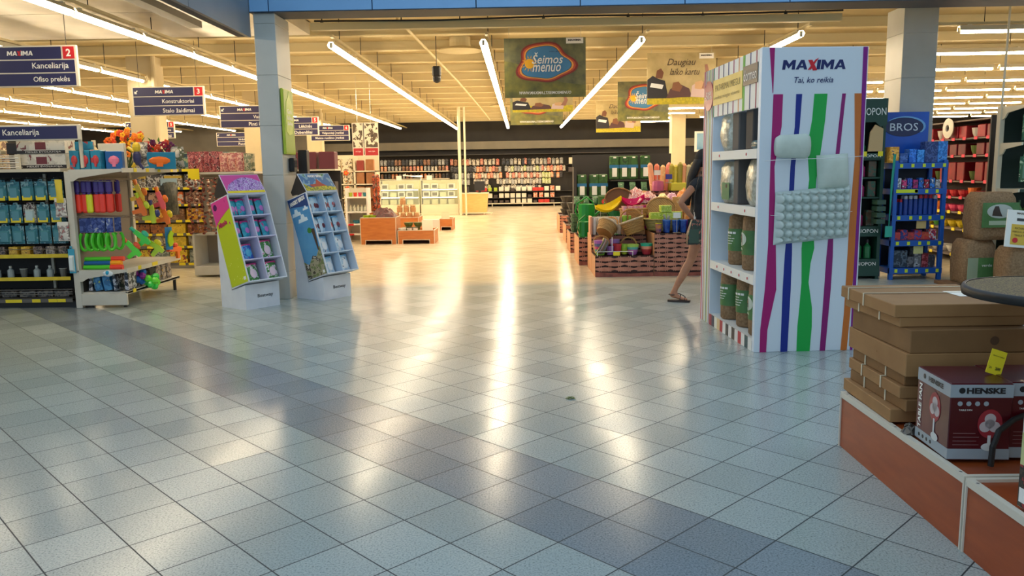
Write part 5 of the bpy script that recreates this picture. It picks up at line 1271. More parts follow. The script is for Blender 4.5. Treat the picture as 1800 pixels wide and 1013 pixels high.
# rolled bags of bedding, woven sacks with green sleeves
JUT = noisy((158, 126, 92), (124, 94, 64), 50, .85, bump=.4, name='burlap'); GSL = noisy((88, 132, 74), (72, 114, 62), 8, .5, name='green_sleeve')
def sack(r, h, sleeve=(.28, .72), portrait=False, seg=16, sy=.9, name='bedding_roll'):
    t = thing(name, '', '')
    MB().lathe([(r * .86, 0), (r * .98, h * .03), (r, h * .25), (r * 1.02, h * .5), (r, h * .8), (r * .96, h * .95), (r * .6, h)], seg=seg, sy=sy).build('sack', JUT, t, smooth=True)
    sl = MB().lathe([(r * 1.03, h * sleeve[0]), (r * 1.05, h * .5), (r * 1.03, h * sleeve[1])], seg=seg, sy=sy, caps=False).build('sleeve', GSL, t, smooth=True)
    if portrait:
        b = MB(); R_ = r * 1.06
        a0 = -pi / 2 - .35 if portrait == 1 else -pi - .1
        vs = []
        for i in range(9):
            for j in range(9):
                u = (i / 8 - .5); v = (j / 8 - .5); k = math.sqrt(max(0, .25 - v * v)); a = a0 + 1.35 * u * 2 * k; vs.append((R_ * cos(a), R_ * sy * sin(a), h * .56 + v * h * .26))
        b.add(vs, [(i * 9 + j, (i + 1) * 9 + j, (i + 1) * 9 + j + 1, i * 9 + j + 1) for i in range(8) for j in range(8)], 0)
        b.build('round_picture', mat((200, 206, 190), .4), sl)
        b = MB(); R2_ = r * 1.07
        for (u0, u1, v0, v1, m) in ((-.25, .2, -.09, .02, 0), (-.12, .12, .0, .09, 1), (-.18, -.08, -.06, .08, 1), (.08, .16, -.05, .07, 1), (-.08, .08, .015, .065, 2)):
            q = R2_ + .0006 * m
            vs = [(q * cos(a0 + u), q * sy * sin(a0 + u), h * (.55 + v)) for u, v in ((u0, v0), (u1, v0), (u1, v1), (u0, v1))]; b.add(vs, [(0, 1, 2, 3)], m)
        b.build('portrait_print', [mat((120, 90, 80), .5), mat((40, 30, 28), .5), mat((200, 150, 120), .5)], sl)
        b = MB(); vs = [(q * cos(a0 + u), q * sy * sin(a0 + u), h * v) for q, u, v in ((R2_, -.3, .36), (R2_, .3, .36), (R2_, .3, .40), (R2_, -.3, .40))]; b.add(vs, [(0, 1, 2, 3)]); b.build('pale_band', mat((190, 206, 180), .4), sl)
    else:
        b = MB(); R_ = r * 1.065
        for q in range(5):
            z = h * (.62 - .05 * q); w = (.55, .35, .5, .45, .4)[q]
            for k in range(4):
                a = -pi - .3 + w * k * .6; vs = [(R_ * cos(a), R_ * sy * sin(a), z), (R_ * cos(a + w * .5), R_ * sy * sin(a + w * .5), z), (R_ * cos(a + w * .5), R_ * sy * sin(a + w * .5), z + (.018 if q == 0 else .006)), (R_ * cos(a), R_ * sy * sin(a), z + (.018 if q == 0 else .006))]
                b.add(vs, [(0, 1, 2, 3)])
        b.build('lettering', LETW, sl)
    return t
def pu(o, x, y, z, lb, cat='bedding roll', rz=0, **k):
    p = inU(x, y, z); return place(o, p[0], p[1], p[2], lb, cat, rz=rz, **k)
S1 = sack(.10, .44); S2 = sack(.115, .46, portrait=2)
pu(S1, .12, .92, .105, 'burlap bedding roll with a green sleeve, bottom shelf, farthest from the end panel')
pu(dup(S1), .14, .55, .105, 'burlap bedding roll with a green sleeve in the middle of the bottom shelf')
pu(S2, .13, .17, .105, 'burlap roll with a round portrait next to the end panel, bottom shelf')
pu(dup(S1), .16, .86, .602, 'burlap bedding roll with a green sleeve on the second shelf, farthest from the end panel')
pu(dup(S2), .16, .45, .602, 'burlap roll with a round portrait on the second shelf')
pu(dup(S1), .15, .14, .602, 'burlap roll hard against the end panel on the second shelf')
for i, y in enumerate((.25, .6, .95)):
    pu(dup(S1), .45, y, .105, nth(i) + ' hidden burlap roll in the back rank of the bottom shelf', group='back rank rolls'); pu(dup(S1), .45, y, .602, nth(i) + ' hidden burlap roll in the back rank of the second shelf', group='back rank rolls')
FOIL = noisy((222, 220, 206), (170, 166, 146), 26, .22, .35, bump=.8, name='foil_wrap'); GREYB = mat((88, 84, 82), .7, name='grey_fleece')
def puff(w, d, h, m, name, seed=1, m2=None):
    random.seed(seed); b = MB(); rings = []
    for j in range(8):
        v = j / 7; k = .75 + .25 * abs(sin(pi * v)) ** .5; ring = []
        for i in range(16):
            a = 2 * pi * i / 16; q = (abs(cos(a)) ** 4 + abs(sin(a)) ** 4) ** -.25
            ring.append((w / 2 * k * q * cos(a) * rnd(.94, 1.04), d / 2 * k * q * sin(a) * rnd(.94, 1.04), h * v))
        rings.append(ring)
    b.loft(rings); o = b.build(name, m, smooth=True); return o
pu(puff(.3, .34, .36, FOIL, 'wrapped_pillow', 1), .18, .98, 1.14, 'clear-wrapped cream pillow with a green corner on the third shelf', 'pillow pack', rz=.1)
pu(puff(.3, .36, .37, FOIL, 'wrapped_pillow', 2), .18, .32, 1.14, 'foil-bright wrapped pillow beside the end panel on the third shelf', 'pillow pack', rz=-.1)
pu(carton(.3, .12, .38, GREYB, name='fleece_pack'), .2, .68, 1.14, 'dark grey fleece pack between the two wrapped pillows', 'blanket pack', rz=.05)
pu(MB().cbox(-.004, .0, -.09, .09, -.05, .10, .001).ell((-.002, -.02, .07), (.003, .03, .03), 8, 5, 1).build('green_label', [mat((40, 120, 80), .4), BLACK]), .035, .90, 1.22, 'green and white label card on the clear-wrapped pillow', 'label', rz=.1)
pu(puff(.3, .28, .33, FOIL, 'wrapped_blanket', 3), .17, .98, 1.59, 'crinkled foil-wrapped blanket at the far end of the top shelf', 'blanket pack', rz=.1)
pu(carton(.32, .2, .32, GREYB, name='fleece_pack'), .2, .68, 1.59, 'dark grey folded blanket in the middle of the top shelf', 'blanket pack')
pu(carton(.32, .2, .34, mat((66, 62, 62), .7), name='fleece_pack'), .22, .40, 1.59, 'darker grey folded blanket nearer the end panel on the top shelf', 'blanket pack')
pu(puff(.2, .26, .07, noisy((130, 150, 146), (80, 96, 94), 30, .2, name='grey_wrap'), 'wrapped_pad', 4), .12, .2, 1.59, 'flat wrapped grey pad lying beside the end panel on the top shelf', 'pad')
# things strapped to the end panel
PIL = noisy((206, 216, 206), (196, 206, 196), 14, .7, bump=.15, name='pillow_cloth')
b = MB(); rings = []
for j in range(10):
    u = j / 9; k = .8 + .2 * min(1, sin(pi * u) * 3); rings.append([(.105 + .255 * u, -.055 - .05 * k * cos(a) * (1.0), 1.60 + (.085 + .012 * u) * k * sin(a)) for a in [2 * pi * i / 14 for i in range(14)]])
b.loft(rings)
o = b.build('rolled_pillow', PIL, smooth=True); o.location = U; o.rotation_euler = (0, 0, UR); tag(o, 'white wedge pillow held to the striped panel by a wire', 'pillow')
b = MB()
b.grid(10, 10, lambda u, v: (.44 + .245 * u - .02 * v + .02, -.008 - .075 * (max(0.0001, sin(pi * u)) * max(0.0001, sin(pi * v))) ** .28 - .01 * sin(6 * u) * v, 1.268 + .262 * v + .012 * u))
b.grid(10, 10, lambda u, v: (.44 + .245 * (1 - u) - .02 * v + .02, -.006, 1.268 + .262 * v + .012 * (1 - u)))
o = b.build('square_pillow', PIL, smooth=True); o.location = U; o.rotation_euler = (0, 0, UR); tag(o, 'greyish square pillow strapped to the striped panel', 'pillow')
QL = noisy((200, 212, 206), (190, 202, 198), 10, .7, name='quilted_cloth')
def pad(u, v):
    x = .125 + .585 * u + .006 * v; z = .85 + .405 * v + .05 * u * 1.0
    cu, cv = (x * 15.4) % 1 - .5, (z * 15.4) % 1 - .5; d = math.sqrt(cu * cu + cv * cv)
    e = min(1, 14 * min(u, 1 - u, v, 1 - v))
    return (x, -.012 - .028 * e - .05 * math.sqrt(max(0, .235 - d * d)) / .48 * e, z)
b = MB(); b.grid(110, 76, pad); b.grid(1, 1, lambda u, v: (.71 - .585 * u + .006 * v, -.01, .85 + .405 * v + .05 * (1 - u)))
o = b.build('quilted_pad', QL, smooth=True); o.location = U; o.rotation_euler = (0, 0, UR); tag(o, 'white mattress pad with rows of raised round cells on the striped panel', 'mattress pad')
o = MB().tube([(.04, -.01, 1.495), (.1, -.12, 1.50), (.37, -.12, 1.505), (.44, -.10, 1.505), (.70, -.095, 1.515), (.80, -.006, 1.52)], .0022, 5).build('strap_wire', mat((226, 226, 226), .3)); o.location = U; o.rotation_euler = (0, 0, UR); tag(o, 'thin clear wire across the two pillows', 'wire')
o = MB().tube([(.10, -.006, 1.08), (.125, -.06, 1.08), (.70, -.06, 1.10), (.74, -.006, 1.10)], .0022, 5).build('strap_wire', mat((226, 226, 226), .3)); o.location = U; o.rotation_euler = (0, 0, UR); tag(o, 'thin clear wire across the quilted mattress pad', 'wire')
# ================================================================ banners hung from the ceiling
PHG = noisy((134, 130, 62), (86, 90, 58), 7, .6, name='meadow_photo'); PHD = noisy((84, 88, 70), (120, 118, 80), 9, .6, name='meadow_photo_dark'); PHY = noisy((206, 186, 40), (160, 150, 40), 30, .6, name='grass_photo')
PHS = noisy((196, 176, 130), (160, 144, 96), 4, .6, name='evening_photo')
def banner_cloud(x0, x1, y, z0, z1, label):
    t = thing('hanging_banner', label, 'banner', (0, 0, 0)); w = x1 - x0; h = z1 - z0; X = lambda u: x0 + w * u; Z = lambda v: z0 + h * v
    MB().box(x0, x1, y, y + .012, z0, z1).build('sheet', PHD, t)
    MB().prism([(X(0), Z(0)), (X(1), Z(0)), (X(1), Z(.2)), (X(.7), Z(.25)), (X(.4), Z(.45)), (X(.1), Z(.6)), (X(0), Z(.62))], y - .002, y, 'xz').build('meadow_picture', PHG, t)
    def blob(k, dd, c, nm):
        pts = []
        for i in range(48):
            a = 2 * pi * i / 48; r = 1 + .10 * cos(3 * a + .9) + .07 * cos(5 * a + .5)
            pts.append((X(.5) + w * .33 * k * r * cos(a), Z(.58) + h * .315 * k * r * sin(a)))
        MB().prism(pts, y - dd, y - dd + .002, 'xz').build(nm, mat(c, .5), t)
    for i, (k, c) in enumerate(((1.08, (130, 50, 46)), (1.0, (190, 80, 50)), (.93, (226, 160, 80)), (.87, (40, 44, 70)), (.85, (70, 130, 180)))): blob(k, .004 + .002 * i, c, 'cloud_ring')
    b = MB(); b.prism(fan_poly(X(.31), Z(.57), .07, 0, 2 * pi, 16), y - .016, y - .013, 'xz')
    for k in range(14):
        a = 2 * pi * k / 14; b.prism([(X(.31) + .08 * cos(a - .1), Z(.57) + .08 * sin(a - .1)), (X(.31) + .12 * cos(a), Z(.57) + .12 * sin(a)), (X(.31) + .08 * cos(a + .1), Z(.57) + .08 * sin(a + .1))], y - .016, y - .013, 'xz')
    b.build('sun_print', mat((240, 180, 40), .5), t)
    letters(t, [('Šeimos', (X(.53), y - .017, Z(.66)), RX, UZ, w * .38, h * .19, dict(shear=.25, bold=.01)), ('menuo', (X(.52), y - .017, Z(.49)), RX, UZ, w * .35, h * .12, dict(shear=.25, bold=.01)), ('WWW.MAXIMA.LT/SEIMOSMENUO', (X(.5), y - .004, Z(.08)), RX, UZ, w * .64, h * .05, dict(shear=.2, bold=.02))], LETW)
    letters(t, [('VISĄ LIEPĄ', (X(.62), y - .017, Z(.765)), RX, UZ, w * .14, h * .03)], NAVY)
    MB().box(X(.76), X(.97), y - .004, y, Z(.90), Z(.995)).build('white_tab', PRICE, t)
    letters(t, [('MAXIMA', (X(.865), y - .006, Z(.955)), RX, UZ, w * .16, h * .03, dict(bold=.05))], BLACK)
    b = MB()
    for u in (.06, .94): b.tube([(X(u), y + .006, z1), (X(u), y + .006, 3.61)], .003, 4)
    b.build('suspension_wire', STEEL, t); return t
def banner_people(x0, x1, y, z0, z1, label, text=True):
    t = thing('hanging_banner', label, 'banner', (0, 0, 0)); w = x1 - x0; h = z1 - z0; X = lambda u: x0 + w * u; Z = lambda v: z0 + h * v
    MB().box(x0, x1, y, y + .012, z0, z1).build('sheet', PHS, t)
    MB().box(x0, x1, y - .002, y, z0, Z(.17 if text else .3)).build('grass_picture', PHY, t)
    def sil(pts, c, d, nm='figure_print'): MB().prism([(X(u), Z(v)) for u, v in pts], y - d, y - d + .002, 'xz').build(nm, mat(c, .6), t)
    k = 1.0
    sil([(0, .12), (0, .48), (.08, .56), (.16, .5), (.26, .46), (.3, .2), (.34, .12)], (40, 38, 44), .004)
    sil([(.12, .52), (.14, .66), (.2, .70), (.24, .62), (.22, .5)], (110, 70, 50), .006, 'head_print')
    sil([(.04, .34), (.22, .30), (.24, .38), (.06, .42)], (220, 220, 220), .006, 'scarf_print')
    sil([(.28, .12), (.34, .3), (.5, .38), (.62, .3), (.66, .14)], (90, 60, 60), .0045)
    sil([(.36, .28), (.38, .42), (.46, .44), (.52, .34), (.48, .24)], (130, 86, 60), .006, 'head_print')
    sil([(.64, .14), (.66, .36), (.78, .44), (.86, .4), (.84, .12)], (206, 180, 176), .0055)
    sil([(.70, .3), (.70, .42), (.8, .46), (.84, .38), (.8, .28)], (200, 160, 120), .0075, 'head_print')
    sil([(.80, .3), (.86, .55), (.84, .76), (.88, .77), (.92, .55), (.88, .28)], (150, 106, 90), .008, 'arm_print')
    if text:
        letters(t, [('Daugiau', (X(.50), y - .003, Z(.80)), RX, UZ, w * .42, h * .17, dict(shear=.35)), ('laiko kartu', (X(.55), y - .003, Z(.63)), RX, UZ, w * .44, h * .13, dict(shear=.35))], mat((60, 44, 36), .5))
        MB().box(X(.76), X(.97), y - .004, y, Z(.88), Z(.985)).build('white_tab', PRICE, t); letters(t, [('MAXIMA', (X(.865), y - .006, Z(.94)), RX, UZ, w * .16, h * .03, dict(bold=.05))], BLACK)
    b = MB()
    for u in (.06, .94): b.tube([(X(u), y + .006, z1), (X(u), y + .006, 3.61)], .003, 4)
    b.build('suspension_wire', STEEL, t); return t
banner_cloud(-.21, .95, 11.7, 2.485, 3.31, 'nearest hanging banner with a rainbow-edged blue cloud, under the central lamps')
banner_people(-.12, .90, 13.8, 2.43, 2.78, 'banner strip of people lying on grass below the nearest cloud banner', text=False)
banner_cloud(-.21, .96, 15.9 + 2.2, 2.46, 3.30, 'far central cloud banner of which only the lower edge shows')
banner_people(2.17, 3.32, 13.9, 2.53, 3.38, 'hanging banner of people on grass with dark script, nearest on its side')
banner_cloud(2.14, 3.25, 17.8, 2.49, 3.33, 'cloud banner partly hidden behind the banner of people with dark script')
banner_people(1.97, 3.12, 21.0, 2.40, 3.20, 'farthest banner of people on grass, low beside the far cloud banner')
for x0, x1, lb in ((-3.53, -3.30, 'narrow hanging poster with a dark tree print and red foot'), (-3.28, -2.98, 'wider hanging poster with a dark tree print and red foot')):
    t = thing('hanging_poster', lb, 'poster', (0, 0, 0)); y = 17.0
    MB().box(x0, x1, y, y + .015, 1.80, 2.50).build('sheet', mat((226, 216, 196), .5), t); MB().box(x0 + .015, x1 - .015, y - .003, y, 1.82, 1.97).build('red_foot', mat((176, 40, 44), .5), t)
    MB().box(x0 + .015, x1 - .015, y - .003, y, 1.99, 2.48).build('tree_print', printed([(226, 214, 190), (90, 74, 56), (60, 50, 40)], 9), t)
    letters(t, [('AKCIJA', ((x0 + x1) / 2, y - .004, 1.90), RX, UZ, (x1 - x0) * .5, .03)], LETW)
    b = MB(); b.tube([((x0 + x1) / 2, y + .007, 2.5), ((x0 + x1) / 2, y + .007, 3.6)], .003, 4); b.build('suspension_wire', STEEL, t)
t = thing('hanging_picture', 'framed blue photo board hung far inside, above the wrapped rolls', 'picture', (0, 0, 0))
MB().box(4.35, 4.95, 20.2, 20.24, 1.85, 2.35).build('frame', WHITE, t); MB().box(4.4, 4.9, 20.19, 20.2, 1.9, 2.3).build('picture', noisy((90, 140, 190), (150, 190, 220), 3, .4), t); b = MB().tube([(4.65, 20.22, 2.35), (4.65, 20.22, 3.6)], .004, 4).build('suspension_wire', STEEL, t)
# ================================================================ people
def skin_body(name, nodes, edges, m, parent=None, lv=2, root=0):
    """nodes: (x, y, z, rx[, ry]); one continuous skinned surface"""
    me = bpy.data.meshes.new(name); me.from_pydata([n[:3] for n in nodes], edges, []); me.materials.append(m)
    o = put(name, me, parent)
    sk = o.modifiers.new('skin', 'SKIN'); sk.use_smooth_shade = True; sk.branch_smoothing = .6
    if not me.skin_vertices: me.skin_vertices.new() if hasattr(me.skin_vertices, 'new') else None
    if me.skin_vertices:
        for i, n in enumerate(nodes):
            v = me.skin_vertices[0].data[i]; v.radius = (n[3], n[4] if len(n) > 4 else n[3]); v.use_root = (i == root)
    o.modifiers.new('smooth', 'SUBSURF').levels = lv; o.modifiers[-1].render_levels = lv
    return o
SKIN = noisy((178, 124, 94), (166, 112, 84), 12, .55, name='skin'); HAIRD = noisy((26, 20, 20), (30, 24, 22), 40, .75, name='dark_hair', stretch=(1, 1, .1)); CLB = noisy((26, 26, 30), (34, 34, 38), 20, .8, name='black_cotton'); SHO = noisy((34, 44, 60), (40, 52, 70), 20, .8, name='dark_denim')
def lerp(a, b, t): return tuple(a[i] + (b[i] - a[i]) * t for i in range(3))
def person(name, label, J, hair_c, top_m, low_m, hair_len, fwd, shoes=True):
    """J: joint positions; fwd: facing direction (unit, horizontal)"""
    t = thing(name, label, 'person', (0, 0, 0))
    F = Vector(fwd); S = Vector((F.y, -F.x, 0))                     # S: the person's right
    N = []; E = []
    def n(p, r, r2=None): N.append((p[0], p[1], p[2], r, r2 or r)); return len(N) - 1
    def e(a, b): E.append((a, b))
    hip = n(J['pelvis'], .125, .10)
    w = n(J['waist'], .105, .085); c = n(J['chest'], .13, .095); nb = n(J['neck'], .05); hb = n(J['head0'], .055); hm = n(J['head1'], .078, .088); ht = n(J['head2'], .070, .078)
    e(hip, w); e(w, c); e(c, nb); e(nb, hb); e(hb, hm); e(hm, ht)
    for s in 'LR':
        sh = n(J['sh' + s], .048); el = n(J['el' + s], .036); wr = n(J['wr' + s], .024); pm = n(J['pm' + s], .026, .018)
        ua = n(lerp(J['sh' + s], J['el' + s], .45), .042); fa = n(lerp(J['el' + s], J['wr' + s], .35), .034)
        e(c, sh); e(sh, ua); e(ua, el); e(el, fa); e(fa, wr); e(wr, pm)
        d = Vector(J['pm' + s]) - Vector(J['wr' + s]); d.normalize(); side = d.cross(Vector((0, 0, 1))); side = side.normalized() if side.length > .1 else F.copy()
        P0 = Vector(J['pm' + s])
        for k, L in enumerate((.062, .072, .067, .052)):
            b0 = P0 + side * (.012 * (k - 1.5)) + d * .018; q0 = n(b0, .009); q1 = n(b0 + d * L * .5 + Vector((0, 0, -.006)), .008); q2 = n(b0 + d * L * .85 + Vector((0, 0, -.02)), .007)
            e(pm, q0); e(q0, q1); e(q1, q2)
        b0 = Vector(J['wr' + s]).lerp(P0, .5) + side * -.028; q0 = n(b0, .010); q1 = n(b0 + d * .035 - side * .018, .0085); e(pm, q0); e(q0, q1)
        hp = n(J['hp' + s], .088); th = n(lerp(J['hp' + s], J['kn' + s], .45), .074); kn = n(J['kn' + s], .050); cf = n(lerp(J['kn' + s], J['an' + s], .32), .052); lo = n(lerp(J['kn' + s], J['an' + s], .72), .036); an = n(J['an' + s], .032)
        e(hip, hp); e(hp, th); e(th, kn); e(kn, cf); e(cf, lo); e(lo, an)
        T = Vector(J['to' + s]); A = Vector(J['an' + s]); ball = A.lerp(T, .62); ball.z = T.z + .008
        hl = n(A - (T - A).normalized() * .03 + Vector((0, 0, -.035)), .026); bl = n(ball, .034, .022); tt = n(T, .026, .014)
        e(an, hl); e(an, bl); e(bl, tt)
    body = skin_body('body', N, E, SKIN, t)
    H1 = Vector(J['head1']); up = (Vector(J['head2']) - Vector(J['head0'])).normalized()
    # face
    b = MB(); b.tube([H1 + F * .080 + up * .02, H1 + F * .102 - up * .012, H1 + F * .094 - up * .022], [.007, .012, .009], 6); b.build('nose', SKIN, body)
    for s in (-1, 1):
        MB().ell(tuple(H1 + F * .078 + S * s * .03 + up * .018), (.011, .011, .008), 8, 5).build('eye', mat((236, 232, 226), .3), body)
        MB().ell(tuple(H1 + F * .087 + S * s * .03 + up * .018), (.005, .005, .005), 6, 4).build('iris', mat((50, 34, 26), .2), body)
        MB().ell(tuple(H1 + S * s * .082), (.012, .016, .026), 8, 5).build('ear', SKIN, body)
    MB().ell(tuple(H1 + F * .082 - up * .048), (.018, .018, .007), 8, 4).build('mouth', mat((170, 80, 76), .5), body)
    # hair: cap plus length down the back
    hb_ = MB(); cc = H1 + up * .035 - F * .015
    hb_.ell(tuple(cc), (.102, .102, .112), 14, 9)
    rings = []
    n_ = 9
    for k in range(n_):
        u = k / (n_ - 1); p = cc - F * (.05 + .055 * min(1, u * 3)) - up * (hair_len * u); ww = (.095 - .03 * u + .012 * sin(6 * u)) * (1 if k < n_ - 1 else .5); dd = .05 - .02 * u
        rings.append([tuple(p + S * (ww * cos(a)) + F * (dd * sin(a))) for a in [2 * pi * i / 14 for i in range(14)]])
    hb_.loft(rings); hb_.build('hair', hair_c, t, smooth=True)
    # t-shirt and shorts as slightly larger skins
    g = .014
    sn = [(J['pelvis'][0], J['pelvis'][1], J['pelvis'][2] - .03, .135 + g, .115 + g), (*J['waist0'], .134 + g, .112 + g), (*J['waist'], .122 + g, .10 + g), (*J['chest'], .15 + g, .11 + g), (*J['collar'], .065, .06), (*J['shL'], .056 + g), (*lerp(J['shL'], J['elL'], .42), .054 + g), (*J['shR'], .056 + g), (*lerp(J['shR'], J['elR'], .42), .054 + g)]
    skin_body('t_shirt', sn, [(0, 1), (1, 2), (2, 3), (3, 4), (3, 5), (5, 6), (3, 7), (7, 8)], top_m, t)
    L_ = .38 if shoes != 'trousers' else .97
    jn = [(*J['pelvis'], .135, .112)]
    je = []
    for s in 'LR':
        k = len(jn); jn.append((*J['hp' + s], .10)); jn.append((*lerp(J['hp' + s], J['kn' + s], .40), .088)); je += [(0, k), (k, k + 1)]
        if shoes == 'trousers': jn.append((*J['kn' + s], .066)); jn.append((*lerp(J['kn' + s], J['an' + s], .92), .05)); je += [(k + 1, k + 2), (k + 2, k + 3)]
    skin_body('shorts' if shoes != 'trousers' else 'trousers', jn, je, low_m, t)
    for s in 'LR':
        A = Vector(J['an' + s]); T = Vector(J['to' + s]); d = (T - A); d.z = 0; L = d.length; d.normalize(); q = Vector((-d.y, d.x, 0)); base = A - d * .045; zz = T.z - .018; hz = max(zz, zz + (A.z - .085 - T.z + .02))
        b = MB(); rings = []
        for k in range(8):
            u = k / 7; p = base + d * ((L + .075) * u); ww = .026 + .016 * abs(sin(pi * min(1, u * 1.05))) ** .5; z0 = hz + (zz - hz) * min(1, u * 1.6)
            rings.append([(p.x + q.x * v, p.y + q.y * v, z0 + h_) for v, h_ in ((-ww, -.012), (ww, -.012), (ww, .012), (-ww, .012))])
        b.loft(rings); so = b.build('sandal', mat((50, 34, 28), .5), t)
        b = MB(); Ax = A + Vector((0, 0, .0))
        b.tube([tuple(Ax + Vector((.038 * cos(a), .038 * sin(a), -.005))) for a in [2 * pi * i / 12 for i in range(13)]], .0055, 5, caps=False)
        m1 = A.lerp(T, .55) + Vector((0, 0, .0)); b.tube([tuple(m1 + q * .04 + Vector((0, 0, -.02))), tuple(m1 + Vector((0, 0, .03))), tuple(m1 - q * .04 + Vector((0, 0, -.02)))], .005, 5)
        m2 = A.lerp(T, .85); b.tube([tuple(m2 + q * .036 + Vector((0, 0, -.015))), tuple(m2 + Vector((0, 0, .022))), tuple(m2 - q * .036 + Vector((0, 0, -.015)))], .0045, 5); b.tube([tuple(A + Vector((0, 0, .02))), tuple(m1 + Vector((0, 0, .034))), tuple(m2 + Vector((0, 0, .024)))], .004, 5)
        b.build('sandal_strap', mat((44, 30, 26), .5), so)
    return t
WX = 2.0; WY = 8.68
J = dict(pelvis=(2.00, WY, .87), waist0=(1.995, WY, .92), waist=(1.99, WY, 1.06), chest=(1.98, WY, 1.24), collar=(1.99, WY, 1.36), neck=(1.995, WY, 1.38), head0=(2.01, WY, 1.43), head1=(2.035, WY, 1.51), head2=(2.03, WY, 1.57),
  shL=(2.0, WY + .16, 1.31), elL=(2.12, WY + .2, 1.06), wrL=(2.3, WY + .16, 1.0), pmL=(2.36, WY + .14, 1.0),
  shR=(1.93, WY - .14, 1.31), elR=(1.74, WY - .20, 1.09), wrR=(1.87, WY - .17, .93), pmR=(1.91, WY - .15, .90),
  hpL=(2.03, WY + .09, .82), knL=(2.27, WY + .09, .50), anL=(2.32, WY + .09, .085), toL=(2.48, WY + .10, .028),
  hpR=(1.98, WY - .09, .82), knR=(1.865, WY - .06, .46), anR=(1.645, WY - .02, .085), toR=(1.80, WY - .08, .03))
for k_ in J:
    if k_ not in ('anR', 'toR'): J[k_] = (J[k_][0] - (.03 if k_ == 'knR' else .055), J[k_][1], J[k_][2])
person('person', 'woman in black t-shirt walking behind the striped unit, long dark hair and sandals', J, HAIRD, CLB, SHO, .50, (1, 0, 0))
t = thing('handbag', 'dark green patterned shoulder bag hanging at the walking woman\'s hip', 'handbag', (1.87, WY - .30, .655))
BG = printed([(24, 44, 44), (30, 60, 56), (20, 36, 40), (150, 90, 80), (90, 120, 110)], 30, .4, 'floral_leather')
MB().loft([[(-.13, -.05, 0), (.11, -.05, 0), (.11, .05, 0), (-.13, .05, 0)], [(-.13, -.055, .1), (.11, -.055, .1), (.11, .055, .1), (-.13, .055, .1)], [(-.085, -.03, .26), (.10, -.03, .26), (.10, .03, .26), (-.085, .03, .26)]]).build('body', BG, t)
MB().box(-.12, -.02, -.062, -.05, .02, .16).build('pocket', mat((44, 74, 66), .5), t)
MB().tube([(-.05, 0, .26), (-.06, .02, .36)], .006, 5).lathe([(.013, 0), (.013, .02)], (-.052, 0, .27), 8).build('clasp', STEEL, t)
MB().tube([(-.06, .0, .34), (-.05, .04, .5), (.02, .12, .74), (.06, .24, .76), (.1, .34, .5), (.09, .06, .26)], .006, 5).build('strap', BLACK, t)
# fair-haired shopper beyond the displays
X, Y = -3.86, 15.6
J = dict(pelvis=(X, Y, .90), waist0=(X, Y, .95), waist=(X, Y, 1.08), chest=(X, Y, 1.26), collar=(X, Y, 1.39), neck=(X, Y, 1.41), head0=(X, Y, 1.46), head1=(X, Y + .01, 1.54), head2=(X, Y, 1.61),
  shL=(X - .16, Y, 1.33), elL=(X - .2, Y + .06, 1.08), wrL=(X - .14, Y + .24, 1.02), pmL=(X - .12, Y + .3, 1.03), shR=(X + .16, Y, 1.33), elR=(X + .2, Y + .05, 1.08), wrR=(X + .16, Y + .22, .98), pmR=(X + .14, Y + .28, .99),
  hpL=(X - .08, Y, .85), knL=(X - .09, Y + .01, .48), anL=(X - .09, Y, .1), toL=(X - .1, Y + .15, .03), hpR=(X + .08, Y, .85), knR=(X + .09, Y + .01, .48), anR=(X + .09, Y, .1), toR=(X + .1, Y + .15, .03))
person('person', 'fair-haired person in black with their back turned, beyond the sky blue cardboard display', J, noisy((176, 136, 76), (140, 104, 60), 40, .5, name='fair_hair'), CLB, mat((40, 38, 40), .7), .24, (0, 1, 0), 'trousers')
# ================================================================ back wall rack of carded goods
t = thing('back_wall_rack', 'long black rack of hung goods along the far wall', 'shelving')
BX0, BX1, BY = -6.6, 5.2, 33.42
MB().box(BX0, BX1, BY + .1, BY + .16, .05, 2.12).build('back_panel', mat((26, 22, 22), .7), t)
MB().box(BX0, BX1, BY - .4, BY + .1, 2.12, 2.15).build('canopy', mat((40, 38, 38), .5), t)
MB().box(-2.9, BX1, BY - .45, BY + .1, .10, .13).build('base_shelf', SHELFW, t)
for x in (-1.2, 0.05, 1.35, 2.6): MB().box(x, x + .03, BY - .4, BY - .37, 0, .1).build('foot', SHELFW, t)
for z in (1.47, 1.16): MB().box(BX0, -2.95, BY - .42, BY + .1, z, z + .03).build('shelf', SHELFW, t)
for z in (.33, .60): MB().box(-2.85, BX1, BY - .3, BY + .1, z, z + .02).build('shelf', SHELFD, t)
for z in (1.36, 1.68): MB().box(1.9, BX1, BY - .3, BY + .1, z, z + .02).build('shelf', SHELFD, t)
def ink(*c): return printed(list(c), 26)
PK = {'white': (ink((226, 216, 196), (90, 80, 76), (200, 190, 170)), mat((206, 200, 190), .2)), 'red': (ink((190, 50, 40), (226, 190, 170), (120, 30, 30)), mat((210, 150, 130), .2)),
      'orange': (ink((226, 110, 50), (240, 200, 160), (180, 70, 40)), mat((220, 180, 150), .2)), 'black': (ink((44, 44, 50), (100, 100, 104), (30, 30, 30)), mat((70, 70, 76), .15)),
      'green': (ink((150, 170, 70), (220, 220, 170), (90, 110, 40)), mat((200, 206, 170), .2)), 'brown': (ink((110, 70, 54), (190, 150, 120), (70, 44, 36)), mat((150, 110, 90), .2)), 'grey': (ink((120, 120, 120), (190, 190, 186), (70, 70, 72)), mat((170, 170, 170), .2))}
KB = {k: Kind(pack(.12, .24, a, b, 'carded_pack', d=.05), 'hanging pack', k + ' packs on the back wall rack') for k, (a, b) in PK.items()}
rn = ['top row', 'second row', 'third row', 'fourth row', 'fifth row', 'sixth row']
